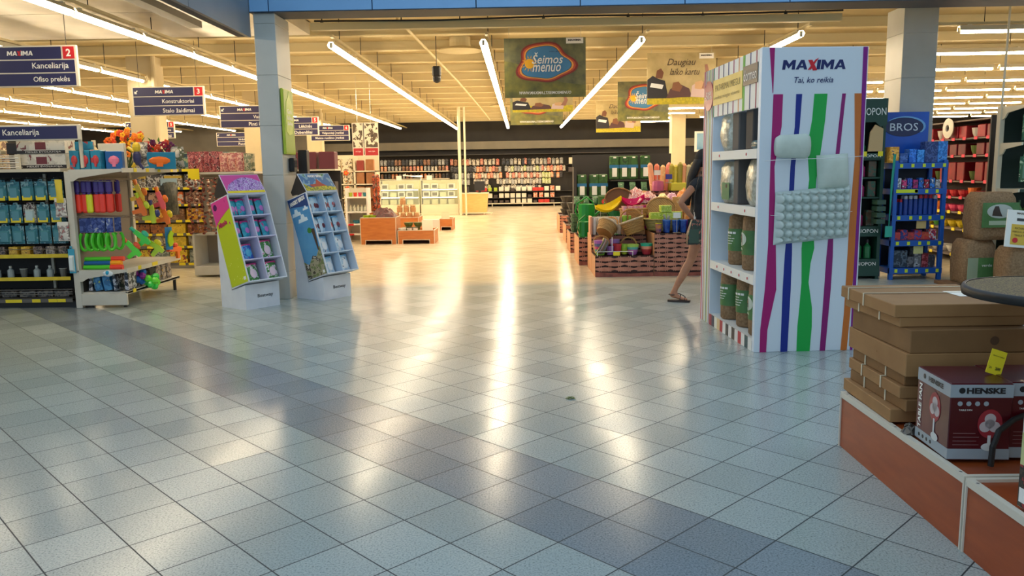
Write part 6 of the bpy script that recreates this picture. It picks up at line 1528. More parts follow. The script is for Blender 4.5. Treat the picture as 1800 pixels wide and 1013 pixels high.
rows = [  # z, step, list of (x0, x1, colour cycle)
 (1.72, .165, [(-2.85, -2.1, ('red', 'brown')), (-2.1, -.9, ('white', 'white', 'white', 'red')), (-.7, .2, ('black', 'black', 'grey', 'white', 'white')), (.2, 1.2, ('red', 'black', 'white', 'grey', 'white', 'grey')), (1.2, 1.85, ('white', 'grey'))]),
 (1.44, .13, [(-2.85, -1.9, ('black', 'black')), (-1.9, -.75, ('grey', 'orange', 'red', 'brown')), (-.6, .9, ('grey', 'white', 'green', 'grey')), (.9, 1.85, ('red', 'white', 'orange'))]),
 (1.17, .125, [(-2.8, -2.0, ('black', 'grey')), (-1.95, -.75, ('white', 'orange', 'red', 'white')), (-.55, .85, ('red', 'white', 'red', 'white')), (.95, 1.3, ('green',)), (1.3, 1.8, ('orange', 'black'))]),
 (.92, .125, [(-2.8, -2.1, ('grey',)), (-1.9, -1.3, ('white', 'grey')), (-.95, -.55, ('white', 'grey')), (-.45, .9, ('white', 'grey', 'white')), (.95, 1.3, ('green',))]),
 (.66, .13, [(-1.7, -1.3, ('white', 'green')), (-.75, -.3, ('white',)), (-.25, .9, ('white', 'grey', 'white', 'black'))])]
for r, (z, step, segs) in enumerate(rows):
    for x0, x1, cyc in segs:
        x = x0; i = 0
        while x < x1:
            c = cyc[i % len(cyc)]; KB[c].at(x, BY + .03 - .01 * (i % 2), z - (.02 if i % 3 else 0), c + ' carded pack', rn[r] + ' of the back wall rack', sc=.98 if r else 1.1)
            x += step; i += 1
for x0, x1, z, cyc, w_ in ((-6.05, -3.0, 1.74, ('black', 'grey', 'black', 'brown'), 'top row over the glass counter'), (-6.05, -3.0, 1.51, ('red', 'orange', 'grey', 'white', 'brown'), 'row above the upper beige shelf'), (-5.9, -3.0, 1.195, ('brown', 'black', 'orange', 'grey'), 'on the lower beige shelf')):
    x = x0; i = 0
    while x < x1:
        c = cyc[(i // 2) % len(cyc)]; KB[c].at(x, BY - .05, z, c + ' carded pack', w_, sc=1.0 if z > 1.6 else .85); x += .15; i += 1
kx = {'white': Kind(carton(.19, .14, .18, mat((226, 220, 206), .5)), 'box', 'small white boxes on the back wall rack'), 'red': Kind(carton(.22, .14, .14, mat((200, 50, 44), .5)), 'box', 'small red boxes'), 'lime': Kind(carton(.14, .12, .15, mat((170, 190, 60), .5)), 'box', 'small lime boxes'), 'dark': Kind(carton(.16, .12, .12, mat((70, 60, 60), .5)), 'box', 'small dark boxes'), 'orange': Kind(carton(.17, .12, .2, ink((226, 90, 40), (240, 210, 190), (60, 50, 50))), 'box', 'small orange boxes')}
for z, seq, w_ in ((.622, 'red red lime lime white white dark white white white red red white orange white', 'upper box shelf of the back wall rack'), (.352, 'red red white dark white white white white white dark orange orange white orange', 'lower box shelf of the back wall rack'), (.132, 'dark dark dark dark dark dark white white white white dark red red dark', 'bottom shelf of the back wall rack')):
    for i, c in enumerate(seq.split()): kx[c].at(-1.75 + .235 * i, BY - .15, z, c + ' box', w_)
# appliance shelf at the right of the rack
place(carton(1.2, .2, .26, mat((214, 204, 180), .5), name='long_box'), 2.6, BY - .1, 1.702, 'long cream box on the top shelf at the right of the back rack', 'box')
for i in range(5): 
    o = kx['dark'].at(2.1 + .28 * i, BY - .15, 1.382, 'dark box', 'shelf under the long cream box', sc=1.5)
for i in range(6): kx['white'].at(3.35 + .3 * i, BY - .1, 1.702, 'white box', 'right of the long cream box')
# ================================================================ glass counters, service counter
GLS = mat((214, 222, 214), .05, trans=.0, alpha=.16, name='clear_glass')
LEDW = mat((255, 250, 230), .4, emit=(255, 244, 214), es=7.0, name='strip_light')
def showcase(x0, x1, label, z=1.17):
    y0, y1 = 27.2, 27.8
    t = thing('glass_showcase', label, 'showcase')
    MB().box(x0, x1, y0, y1, 0, .36).build('base', CREAM, t); MB().box(x0 + .02, x1 - .02, y1 - .02, y1, .36, z).build('back_panel', mat((214, 214, 170), .5), t)
    for zz in (.60, .86): 
        s = MB().box(x0 + .02, x1 - .02, y0 + .05, y1 - .02, zz, zz + .012).build('glass_shelf', mat((200, 214, 190), .1), t); MB().box(x0 + .05, x1 - .05, y0 + .03, y0 + .05, zz - .012, zz + .008).build('strip_light', LEDW, s)
    b = MB()
    for x in (x0, x1 - .02): b.box(x, x + .02, y0, y0 + .02, .36, z); b.box(x, x + .02, y1 - .02, y1, .36, z)
    b.box(x0, x1, y0, y0 + .02, z, z + .02).box(x0, x1, y1 - .02, y1, z, z + .02); b.build('frame', mat((200, 200, 180), .3), t)
    MB().box(x0 + .02, x1 - .02, y0, y0 + .006, .36, z).box(x0 + .02, x1 - .02, y0, y1, z + .005, z + .012).build('glass', GLS, t); return t
showcase(-6.0, -4.85, 'glass showcase farthest left of the lit counters'); showcase(-4.8, -3.45, 'middle lit glass showcase of boxed appliances'); showcase(-3.4, -2.12, 'lit glass showcase nearest the service counter')
kw = Kind(carton(.22, .2, .17, mat((206, 210, 170), .5)), 'box', 'pale boxes in the glass showcases')
def devb():
    t = thing('boxed_appliance', '', ''); MB().cbox(-.12, .12, -.1, .1, 0, .19, .004).build('carton', mat((222, 220, 206), .5), t); MB().box(-.08, .08, -.103, -.1, .04, .15).build('picture', mat((60, 60, 64), .4), t); return t
kd = Kind(devb(), 'boxed appliance', 'boxed appliances in the glass showcases')
for zz, nme in ((.362, 'bottom shelf'), (.613, 'middle shelf'), (.873, 'top shelf')):
    for i in range(13):
        x = -5.8 + .285 * i
        if abs(x + 4.82) < .13 or abs(x + 3.42) < .13: continue
        (kd if (x > -4.8 and i % 3 != 2 and zz > .5) else kw).at(x, 27.52, zz, 'boxed appliance with a dark picture' if (x > -4.8 and i % 3 != 2 and zz > .5) else 'pale box', nme + ' of the glass showcases')
t = thing('service_counter', 'beech service counter with a dark screen beside the pale poles', 'counter', (-1.56, 27.3, 0))
WOODB = noisy((226, 186, 116), (214, 172, 104), 6, .45, name='beech', stretch=(1, 1, 4))
MB().prism([(-.44, .08), (.40, .08), (.44, .70), (-.44, .70)], -.25, .25, 'xz').build('body', WOODB, t); MB().cbox(-.47, .47, -.28, .3, .70, .735, .004).build('top', CREAM, t)
MB().box(-.02, .34, -.06, -.03, .80, 1.12).build('screen', mat((40, 40, 42), .3), t); MB().box(.12, .2, -.05, .05, .736, .82).build('screen_stand', BLACK, t)
MB().box(-2.6, .6, -.34, -.3, .05, .075).build('bumper_rail', CREAM, t)
for x in (-2.5, -1.7, -.9, -.3, .3, .55): MB().box(x, x + .025, -.33, -.305, 0, .05).build('rail_foot', CREAM, t)
for i, (x, c) in enumerate(((-.36, (60, 40, 40)), (-.30, (150, 50, 50)), (-.24, (50, 50, 60)))): place(carton(.05, .16, .2, mat(c, .5), name='folder'), -1.56 + x, 27.3, .736, ('dark', 'red', 'black')[i] + ' folder standing on the beech service counter', 'folder')
t = thing('magnifier_lamp', 'white jointed lamp shining over the glass showcase', 'lamp', (-3.4, 27.4, 1.195))
MB().tube([(0, 0, 0), (0, 0, .1), (-.6, -.1, .16), (-.5, -.15, .2)], .02, 6).build('arm', WHITE, t); MB().box(-.3, .06, -.2, -.1, .12, .14).build('head', LEDW, t)
for x, lb in ((-5.0, 'first'), (-3.75, 'second')): place(MB().box(-.11, .11, 0, .01, 0, .3).build('notice', PRICE), x, BY - .43, 1.02, 'white notice hanging from the lower beige shelf, ' + lb + ' from the left', 'notice')

# ================================================================ wooden bins in the home aisle
CHW = noisy((190, 116, 56), (172, 98, 46), 5, .4, name='cherry_laminate', stretch=(1, 1, 5)); EDG = mat((214, 206, 190), .4, name='aluminium_edge')
def bin_(x0, x1, y0, y1, h, label, notch=True):
    t = thing('wooden_bin', label, 'bin', (x0, y0, 0)); w = x1 - x0; d = y1 - y0
    if notch:
        MB().prism([(0, 0), (w * .14, 0), (w * .14, .08), (w * .86, .08), (w * .86, 0), (w, 0), (w, h), (0, h)], 0, .02, 'xz').build('front_panel', CHW, t)
        b = MB(); 
        for a in ((w * .14 - .01, w * .14, 0, .09), (w * .86, w * .86 + .01, 0, .09), (w * .14, w * .86, .08, .09)): b.box(a[0], a[1], -.004, 0, a[2], a[3])
        b.build('notch_edge', EDG, t)
    else: MB().box(0, w, 0, .02, 0, h).build('front_panel', CHW, t)
    MB().box(0, .02, .02, d, 0, h).build('side_panel', CHW, t); MB().box(w - .02, w, .02, d, 0, h).build('side_panel', CHW, t)
    MB().box(.02, w - .02, d - .02, d, 0, h).box(.02, w - .02, .02, d - .02, h - .06, h - .04).build('inner_shelf', CHW, t)
    b = MB(); b.box(-.004, .012, -.004, d, h, h + .012).box(w - .012, w + .004, -.004, d, h, h + .012).box(0, w, -.004, .012, h, h + .012).box(-.004, .008, -.005, -.001, 0, h).box(w - .008, w + .004, -.005, -.001, 0, h); b.build('edging', EDG, t)
    return t
bin_(-3.29, -2.56, 16.25, 16.88, .54, 'taller cherry wood bin piled with dark bags'); bin_(-2.53, -1.78, 16.25, 17.0, .27, 'low cherry wood bin of white dishes')
bin_(-2.05, -1.72, 20.0, 20.7, .28, 'small cherry wood bin farther down the aisle'); bin_(-3.1, -2.45, 19.0, 19.8, .38, 'cherry wood bin under the stacked tins')

random.seed(5)
place(crumple(.52, .5, .24, [printed([(66, 26, 34), (90, 40, 44), (40, 16, 22)], 20)], 9, 'dark_bag_pile'), -2.84, 16.57, .505, 'heap of glossy dark maroon bags in the taller cherry wood bin', 'bags')
for x, c, lb in ((-3.18, (150, 190, 40), 'lime'), (-3.04, (150, 190, 40), 'second lime'), (-3.1, (170, 200, 60), 'small lime')): place(bowl(.075, .09, mat(c, .35)), x, 16.4 if lb != 'small lime' else 16.6, .502, lb + ' bowl at the edge of the taller cherry wood bin', 'bowl')
place(bowl(.09, .12, mat((190, 80, 50), .35)), -3.1, 16.75, .502, 'terracotta bowl behind the lime bowls', 'bowl')
for i, x in enumerate((-2.45, -2.30, -2.18)): place(cup(.055, .09, WHITE, 'dish') if i else bowl(.085, .09, WHITE), x, 16.36, .232, nth(i) + ' white dish along the front of the low cherry wood bin', 'dish')
def slats(n, c, w=.22, h=.25):
    b = MB()
    for k in range(n): b.box(-w / 2 + .006 * k, w / 2, .03 * k, .03 * k + .012, 0, h - .02 * (k % 2))
    return b.build('trivet_stack', c)
place(slats(6, mat((226, 216, 196), .5)), -1.93, 16.4, .232, 'leaning stack of cream boards in the low cherry wood bin', 'boards', rx=-.3, rz=.2)
place(slats(6, mat((214, 200, 170), .5), .2, .2), -1.9, 20.1, .242, 'leaning stack of cream boards in the farther small bin', 'boards', rx=-.3, rz=.2)
kgb2 = Kind(bowl(.1, .09, mat((90, 110, 60), .35)), 'bowl', 'olive bowls')
for x, z in ((-2.4, .232), (-2.2, .232), (-2.35, .33), (-2.15, .33)): kgb2.at(x, 16.62, z, 'olive green bowl', 'at the back of the low cherry wood bin', key=x + z * .01)
kti = Kind(bottle(.07, .17, mat((176, 130, 90), .3), mat((216, 190, 150), .3), 'tin', neck=.8), 'tin', 'stacked tins')
for x, z in ((-3.0, .342), (-2.84, .342), (-2.68, .342), (-2.52, .342), (-2.92, .515), (-2.6, .515), (-2.76, .515), (-2.84, .69)): kti.at(x, 19.2, z, 'copper-coloured tin', 'pile on the middle cherry wood bin', key=x + z * .01)
place(carton(.4, .15, .2, mat((216, 210, 206), .5), name='white_box'), -2.35, 20.9, .02, 'white box on the floor behind the copper-coloured tins', 'box')
for x, c, lb in ((-3.28, (30, 24, 24), 'black'),): pass
# white rack of floral kitchenware and its shelf unit
t = thing('kitchenware_rack', 'white rack of floral kitchenware behind the fair-haired shopper', 'shelving')
MB().box(-4.2, -3.12, 17.75, 17.8, 0, 1.85).build('back_panel', CREAM, t)
for x in (-4.2, -3.62, -3.16): MB().box(x, x + .04, 17.4, 17.75, 0, 1.8 if x < -3.3 else 1.5).build('upright', CREAM, t)
for z in (.3, .6, .9, 1.2, 1.48): MB().box(-4.2, -3.12, 17.4, 17.75, z, z + .025).build('shelf', CREAM, t)
FW = printed([(226, 214, 184), (230, 220, 196), (90, 80, 50), (190, 120, 50)], 22, name='floral_print')
kf = Kind(carton(.22, .1, .26, FW), 'storage box', 'floral boxes'); kb_ = Kind(carton(.17, .14, .24, noisy((176, 120, 76), (160, 104, 62), 8, .6)), 'box', 'brown boxes'); kr_ = Kind(carton(.15, .12, .22, mat((150, 60, 50), .5)), 'box', 'red-brown boxes')
for z, w_ in ((.326, 'lowest'), (.626, 'second'), (.926, 'third'), (1.226, 'fourth'), (1.506, 'top')):
    for i in range(2): kf.at(-4.02 + .26 * i, 17.5, z, 'floral printed box', w_ + ' shelf of the white kitchenware rack')
    (kb_ if z < 1.3 else kr_).at(-3.48, 17.5, z, 'red-brown box' if z > 1.3 else 'brown box', w_ + ' shelf of the white kitchenware rack'); kb_.at(-3.27, 17.5, z, 'brown box', w_ + ' shelf of the white kitchenware rack')
for i, (x, z) in enumerate(((-3.78, 1.46), (-3.76, 1.12), (-3.72, .72), (-3.74, .3))):
    b = MB()
    for k in range(5): a = 2 * pi * k / 5; b.ell((.035 * cos(a), 0, .035 * sin(a)), (.026, .012, .026), 6, 4)
    b.ell((0, -.01, 0), (.015, .01, .015), 6, 4, 1); place(b.build('fabric_flower', [mat((226, 90, 40), .5), YEL]), x, 17.388, z, ('topmost', 'second', 'third', 'lowest')[i] + ' orange fabric flower on the white kitchenware rack', 'fabric flower')
kob = Kind(MB().lathe([(.03, 0), (.045, .12), (.02, .2)], seg=8).build('ladle_bunch', ink((80, 40, 30), (200, 90, 50), (40, 24, 24))), 'utensils', 'hanging utensils')
for i in range(8): kob.at(-3.18 + .09 * (i % 2), 17.36, .62 + .2 * (i // 2), 'dark utensil with an orange tag', 'end of the kitchenware rack', key=i, along='from the bottom')
t = thing('white_shelf_unit', 'small white shelf unit of coloured mugs behind the cherry wood bin', 'shelving')
for x in (-3.72, -3.27): MB().box(x, x + .04, 16.9, 17.2, .02, 1.14).build('side_panel', WHITE, t)
for z in (.15, .36, .62, .93): s = MB().box(-3.68, -3.27, 16.9, 17.2, z, z + .03).build('shelf', WHITE, t); 
MB().box(-3.68, -3.27, 17.18, 17.2, .02, 1.14).build('back_panel', mat((206, 196, 176), .5), t); MB().box(-3.67, -3.56, 16.89, 16.9, .35, .39).box(-3.67, -3.56, 16.89, 16.9, .145, .18).build('red_label', RED, t)
for i, c in enumerate(((170, 190, 50), (220, 70, 50), (210, 60, 100), (50, 130, 150))): place(cup(.042, .085, mat(c, .35), 'mug'), -3.62 + .1 * i, 17.0, .962, ('lime', 'red', 'pink', 'teal')[i] + ' mug on the top level of the small white shelf unit', 'mug')
kbo = Kind(bottle(.03, .13, mat((206, 204, 186), .3), CREAM, 'jar'), 'jar', 'pale jars')
for i in range(5): kbo.at(-3.63 + .08 * i, 17.0, .652, 'pale jar', 'middle level of the small white shelf unit')
place(bowl(.1, .07, mat((40, 120, 150), .35)), -3.5, 17.0, .392, 'teal bowl low on the small white shelf unit', 'bowl')
# ================================================================ green plant-care stand and blue insect-spray stand
DG = mat((20, 60, 46), .45, name='dark_green')
t = thing('green_stand', 'dark green plant-care stand with a leaf-edged header, left of the blue stand', 'display stand')
MB().box(4.24, 4.28, 10.2, 10.5, 0, 2.25).build('side_panel', DG, t); MB().box(4.54, 4.58, 10.2, 10.5, 0, 2.05).build('side_panel', DG, t); MB().box(4.28, 4.54, 10.47, 10.5, 0, 2.1).build('back_panel', mat((24, 40, 34), .6), t)
MB().prism([(4.16, 1.98), (4.44, 1.98), (4.5, 1.92), (4.58, 1.95), (4.58, 2.27), (4.16, 2.27)], 10.17, 10.19, 'xz').build('header', DG, t)
MB().prism([(4.36, 1.62), (4.54, 1.62), (4.54, 1.9), (4.44, 1.95), (4.38, 1.86)], 10.18, 10.20, 'xz').build('pot_picture', mat((196, 160, 110), .5), t)
letters(t, [('BIOPON', (4.40, 10.168, 2.11), RX, UZ, .32, .09, dict(shear=-.05)), ('BIOPON', (4.40, 10.168, 1.565), RX, UZ, .24, .035), ('BIOPON', (4.41, 10.188, .62), RX, UZ, .26, .05), ('BIOPON', (4.41, 10.188, .20), RX, UZ, .24, .045)], LETW)
for q in ((4.24, 4.56, 10.17, 10.19, 1.53, 1.60), (4.24, 4.58, 10.19, 10.21, .55, .68), (4.24, 4.58, 10.19, 10.21, .04, .26)): MB().box(*q).build('shelf_front', DG, t)
for z in (.26, .68, 1.05, 1.3, 1.53): MB().box(4.28, 4.54, 10.21, 10.47, z - .02, z).build('shelf', DG, t)
for x in (4.31, 4.51): MB().box(x - .03, x + .03, 10.16, 10.165, 1.56, 1.62).build('price_tag', YEL, t)
kmg = Kind(bottle(.045, .2, mat((150, 40, 90), .35), DG, 'plant_food_bottle'), 'bottle', 'plant food bottles'); kgn = Kind(bottle(.045, .24, mat((30, 110, 60), .35), mat((40, 30, 40), .4), 'plant_food_bottle'), 'bottle', 'plant food bottles'); kbr = Kind(carton(.1, .1, .2, printed([(90, 70, 50), (40, 80, 60), (120, 50, 50)], 20)), 'box', 'plant food boxes')
for z, w_ in ((.262, 'lowest'), (.682, 'second'), (1.052, 'third'), (1.302, 'fourth')):
    kmg.at(4.34, 10.3, z, 'magenta plant food bottle', w_ + ' level of the green stand') if z > .5 else kgn.at(4.34, 10.3, z, 'green plant food bottle', w_ + ' level of the green stand')
    (kgn if z < .5 else kbr).at(4.46, 10.3, z, 'green plant food bottle' if z < .5 else 'brown plant food box', w_ + ' level of the green stand')
for i, y in enumerate((.72, .80, .88, .96)): place(carton(.11, .16, .06, mat((40, 70, 54), .4), name='packet'), 4.49, 10.09, y, nth(i) + ' green packet up in the stack clipped before the green stand', 'packet', group='clipped packets')
kgn.at(4.34, 10.3, 1.532, 'green plant food bottle', 'top level of the green stand')
BB = mat((16, 84, 170), .4, name='bright_blue'); BD = mat((14, 40, 110), .4, name='deep_blue')
t = thing('blue_stand', 'bright blue four-shelf stand under a large blue brand board', 'display stand', (0, 0, 0))
TX0, TX1, TY0, TY1 = 4.66, 5.32, 10.08, 10.5
for x in (TX0, TX1 - .05):
    for y in (TY0, TY1 - .05): MB().cbox(x, x + .05, y, y + .05, 0, 1.5, .004).build('post', BB, t)
MB().box(TX0 + .002, TX1 - .002, TY1 - .012, TY1 - .002, .08, 1.47).build('back_panel', mat((20, 24, 44), .6), t)
TZ = (.15, .50, .82, 1.15, 1.47)
for z in TZ: s = MB().box(TX0, TX1, TY0 - .004, TY1, z - .07, z).build('shelf', BB, t)
for k, z in enumerate(TZ):
    for i in range(5 if k != 3 else 3):
        x = TX0 + .08 + .13 * i + .01 * (i * k % 3); x = x + .2 if k == 3 else x; MB().box(x - .018, x + .018, TY0 - .009, TY0 - .005, z - .055, z - .012).build('price_tag', mat((206, 220, 40), .5), t)
MB().box(TX0 + .03, TX0 + .3, TY0 - .009, TY0 - .005, 1.155 - .055, 1.155 - .012).build('long_price_tag', mat((206, 220, 40), .5), t)
hb = MB().box(4.63, 5.27, 10.52, 10.56, 1.47, 2.12).build('header_board', noisy((16, 90, 200), (12, 60, 160), 2, .35, name='header_blue'), t)
MB().prism(fan_poly(4.95, 1.93, .25, 0, 2 * pi, 28, .48), 10.512, 10.516, 'xz').build('oval_mark', mat((14, 26, 80), .35), hb); MB().prism(fan_poly(4.965, 1.935, .262, -.6, 2.5, 24, .5) + fan_poly(4.95, 1.93, .25, 2.5, -.6, 24, .48), 10.511, 10.5165, 'xz').build('oval_rim', mat((120, 180, 230), .35), hb)
letters(hb, [('BROS', (4.95, 10.510, 1.93), RX, UZ, .36, .10, dict(bold=.005))], mat((214, 222, 232), .35))
ks = {'blue': Kind(can(.028, .24, mat((24, 60, 140), .3), mat((200, 200, 206), .4)), 'spray can', 'blue spray cans'), 'red': Kind(can(.028, .25, mat((30, 70, 150), .3), mat((200, 30, 50), .4)), 'spray can', 'red-capped spray cans')}
for i in range(9):
    k = 'red' if i in (0, 1, 5, 6, 7) else 'blue'; ks[k].at(TX0 + .08 + .062 * i, TY0 + .1, .822, k + '-capped spray can' if k == 'red' else 'blue spray can', 'front rank on the blue stand', sc=.78 if i < 2 else 1)
    ks['red' if i % 2 else 'blue'].at(TX0 + .09 + .062 * i, TY0 + .2, .822, 'red-capped spray can' if i % 2 else 'blue spray can', 'back rank on the blue stand')
for i, c in enumerate(((226, 226, 226), (230, 60, 120), (60, 90, 190), (180, 30, 110), (30, 110, 200), (200, 30, 60), (40, 130, 220), (210, 200, 190))):
    place(carton(.06, .08, .13 - .02 * (i % 2), printed([c, tuple(int(v * .6) for v in c), (230, 230, 230)], 26), name='insect_bait_box'), TX0 + .09 + .07 * i, TY0 + .1, 1.152, ('white', 'pink', 'blue', 'magenta', 'sky blue', 'red', 'light blue', 'beige')[i] + ' bait box on the upper shelf of the blue stand', 'box')
for i, c in enumerate(((190, 60, 60), (30, 50, 120), (150, 60, 60), (60, 80, 160), (200, 90, 60), (206, 206, 206))):
    place(carton(.09, .12, .1 + .03 * (i % 2), printed([c, (200, 60, 60), (30, 50, 110)], 26), name='insect_trap_box'), TX0 + .10 + .09 * i, TY0 + .12, .502, ('red', 'navy', 'dull red', 'blue', 'orange-red', 'white')[i] + ' trap box on the third shelf of the blue stand', 'box')
for i, (w, h, c) in enumerate(((.18, .22, (24, 40, 56)), (.08, .14, (50, 50, 56)), (.09, .25, (110, 110, 114)), (.08, .18, (120, 30, 40)), (.08, .16, (60, 60, 66)))):
    place(carton(w, .14, h, printed([c, tuple(min(255, v + 60) for v in c), (16, 20, 24)], 22), name='garden_pack'), TX0 + (.16, .29, .38, .475, .56)[i], TY0 + .13, .152, ('large slate', 'small black', 'tall grey', 'dark red', 'charcoal')[i] + ' pack on the lowest shelf of the blue stand', 'pack')
for i, (x, w, h, c) in enumerate(((4.66, .12, .2, (220, 150, 40)), (4.78, .1, .12, (40, 80, 150)), (4.89, .09, .17, (20, 100, 200)), (4.99, .09, .16, (30, 120, 200)), (5.12, .16, .26, (24, 50, 110)), (5.26, .12, .26, (30, 110, 190)))):
    place(carton(w, .14, h, printed([c, tuple(min(255, v + 40) for v in c), (20, 40, 90)], 20), name='insect_spray_box'), x + .02, TY0 + .14, 1.472, ('orange and red', 'small slate blue', 'bright blue', 'blue printed', 'tall navy', 'tall sky blue')[i] + ' box on top of the blue stand', 'box')
for x, c, lb in ((TX0 + .38, (200, 170, 110), 'tan card hanging over the third shelf of the blue stand'), (TX0 + .36, (200, 196, 130), 'pale card hanging under the third shelf of the blue stand')):
    place(MB().box(-.06, .06, 0, .004, 0, .1).build('hanging_card', mat(c, .5)), x, TY0 + .02, .65 if 'over' in lb else .33, lb, 'card')
t = thing('fly_swatter', 'long teal fly swatter hanging at the left of the blue stand', 'fly swatter', (4.61, 10.05, .58))
MB().tube([(0, 0, .1), (.01, 0, .62), (.03, 0, 1.0)], [.005, .014, .016], 6).build('handle', mat((20, 150, 130), .4), t); MB().cbox(-.045, .045, -.006, .006, -.03, .11, .003).build('head', mat((40, 160, 140), .4), t)
# ================================================================ red homeware gondola along the far aisle (faces -X)
t = thing('homeware_gondola', 'dark gondola of red homeware running inwards behind the blue stand', 'shelving')
RX0, RY0, RY1 = 6.42, 11.15, 16.5
MB().box(RX0 + .45, RX0 + .48, RY0, RY1, 0, 2.1).build('back_panel', mat((50, 30, 30), .6), t)
RZ = (.12, .50, .74, .96, 1.20, 1.57, 1.82, 2.08)
for z in RZ: s = MB().box(RX0 + (.0 if z < .6 else .08), RX0 + .45, RY0, RY1, z - .02, z).build('shelf', mat((110, 96, 90), .5), t)
MB().box(RX0, RX0 + .48, RY0 - .03, RY0, 0, 2.1).build('end_panel', SHELFD, t)
for k, z in enumerate(RZ[:-1]):
    x = RX0 - .004 if z < .6 else RX0 + .076
    for i in range(8): MB().box(x - .005, x, RY0 + .12 + .3 * i, RY0 + .20 + .3 * i, z - .03, z + .015).build('price_tag', YEL if z < .8 else mat((230, 50, 80), .5), t)
RC = [('white bowl', (220, 216, 206)), ('yellow dish', (220, 190, 40)), ('pink and yellow dish', (220, 70, 110)), ('red dish', (190, 40, 50)), ('red pot', (150, 20, 34)), ('dark red box', (130, 20, 34)), ('red canister', (170, 24, 40))]
for k, z in enumerate(RZ[:-1]):
    nm_, c = RC[k]; nx = RZ[k + 1] - z - .05
    proto = (bowl(.10, min(.1, nx * .8), mat(c, .3)) if k < 4 else carton(.2, .2, nx * .85, noisy(c, tuple(int(v * .7) for v in c), 6, .3)))
    K_ = Kind(proto, nm_.split()[-1], nm_ + 's on the homeware gondola'); c2 = [(200, 200, 190), (80, 150, 60), (230, 130, 40), (230, 120, 60), (70, 90, 40), (90, 110, 50), (210, 200, 190)][k]
    K2_ = Kind(bowl(.09, min(.14, nx * .8), mat(c2, .3)), 'bowl', 'odd bowls on the homeware gondola ' + str(k))
    for i in range(9):
        y = RY0 + .14 + .24 * i
        (K2_ if i % 4 == 2 else K_).at(RX0 + .2, y, z + .001, {0: 'ivory', 1: 'green', 2: 'orange', 3: 'orange', 4: 'olive', 5: 'moss green', 6: 'ivory'}[k] + ' bowl' if i % 4 == 2 else nm_, 'level ' + ('one', 'two', 'three', 'four', 'five', 'six', 'seven')[k] + ' of the red homeware gondola', key=-y, along='from the far end')
place(MB().lathe([(.14, 0), (.15, .02), (.08, .03), (.05, .03), (.05, .0)], seg=18).build('white_ring', mat((226, 220, 206), .4)), RX0 + .05, 12.6 - .3, 2.0 - .02, 'white ring-shaped dish standing upright high on the homeware gondola', 'dish', ry=-pi / 2)
# ================================================================ green goods on the cream gondola
t = thing('green_goods_gondola', 'cream gondola with curved brackets holding dark green hanging packs', 'shelving')
MB().cbox(5.97, 6.03, 10.16, 10.24, 0, 2.15, .004).build('upright', CREAM, t); MB().box(6.03, 8.4, 10.2, 10.23, .1, 2.12).build('back_panel', mat((24, 44, 36), .6), t); MB().box(8.4, 8.46, 10.16, 10.24, 0, 2.15).build('upright', CREAM, t)
MB().tube([(6.0, 10.2, 2.15), (6.02, 10.2, 3.6)], .014, 6).build('pole', CREAM, t)
for z in (2.10, 1.66, 1.10, .66, .25):
    for x in (5.985, 8.42): MB().prism([(10.16, z - .12), (10.10, z - .10), (10.05, z - .04), (9.72, z), (9.72, z + .035), (10.16, z + .035)], x, x + .02, 'yz').build('bracket', CREAM, t)
    MB().box(6.005, 8.42, 9.74, 10.2, z + .02, z + .035).build('shelf', CREAM if z < 2 else BD, t)
    MB().box(6.02, 8.4, 9.735, 9.74, z + .0, z + .035).build('label_strip', mat((40, 60, 50), .5), t); MB().box(6.12, 6.2, 9.73, 9.735, z, z + .035).build('price_tag', mat((206, 220, 40), .5), t)
GPK = printed([(36, 84, 56), (50, 110, 70), (190, 200, 160), (24, 50, 40)], 14)
kgp2 = Kind(pack(.12, .34, GPK, mat((90, 130, 100), .25), 'garden_pack'), 'hanging pack', 'green garden packs'); kgb3 = Kind(carton(.16, .2, .3, GPK), 'box', 'green garden boxes'); kgt = Kind(bottle(.04, .3, mat((70, 110, 40), .35), mat((50, 80, 40), .4)), 'bottle', 'green bottles')
for i in range(9):
    kgp2.at(6.12 + .17 * i, 9.85, 1.72, 'green carded garden pack', 'upper hooks of the cream gondola'); kgp2.at(6.12 + .17 * i, 9.85, 1.22, 'green carded garden pack', 'lower hooks of the cream gondola'); kgt.at(6.09 + .09 * i, 9.85, .70, 'green bottle', 'third level of the cream gondola')
for i in range(5): kgb3.at(6.9 + .2 * i, 9.88, .70, 'green garden box', 'third level of the cream gondola'); kgb3.at(6.2 + .3 * i, 9.9, .29, 'green garden box', 'low shelf of the cream gondola')
b = MB().ell((0, 0, 0), (.07, .05, .07), 10, 7)
for i, (x, z) in enumerate(((6.38, 1.98), (6.46, 1.86), (6.5, 2.0))): o = put('plastic_ball', b.mesh('plastic_ball', mat((150, 176, 176), .25)) if i == 0 else o_.data); o_ = o; place(o, x, 9.76, z, ('upper', 'lower', 'right-hand')[i] + ' pale plastic ball hanging on the cream gondola', 'ball')
b = MB().prism([(0, -.10), (.03, -.03), (.1, -.02), (.04, .03), (.07, .1), (0, .06), (-.07, .1), (-.04, .03), (-.1, -.02), (-.03, -.03)], -.01, .01, 'xz'); place(b.build('star_pack', mat((130, 180, 170), .3)), 6.42, 9.78, 1.50, 'pale teal star-shaped pack on the cream gondola', 'pack')
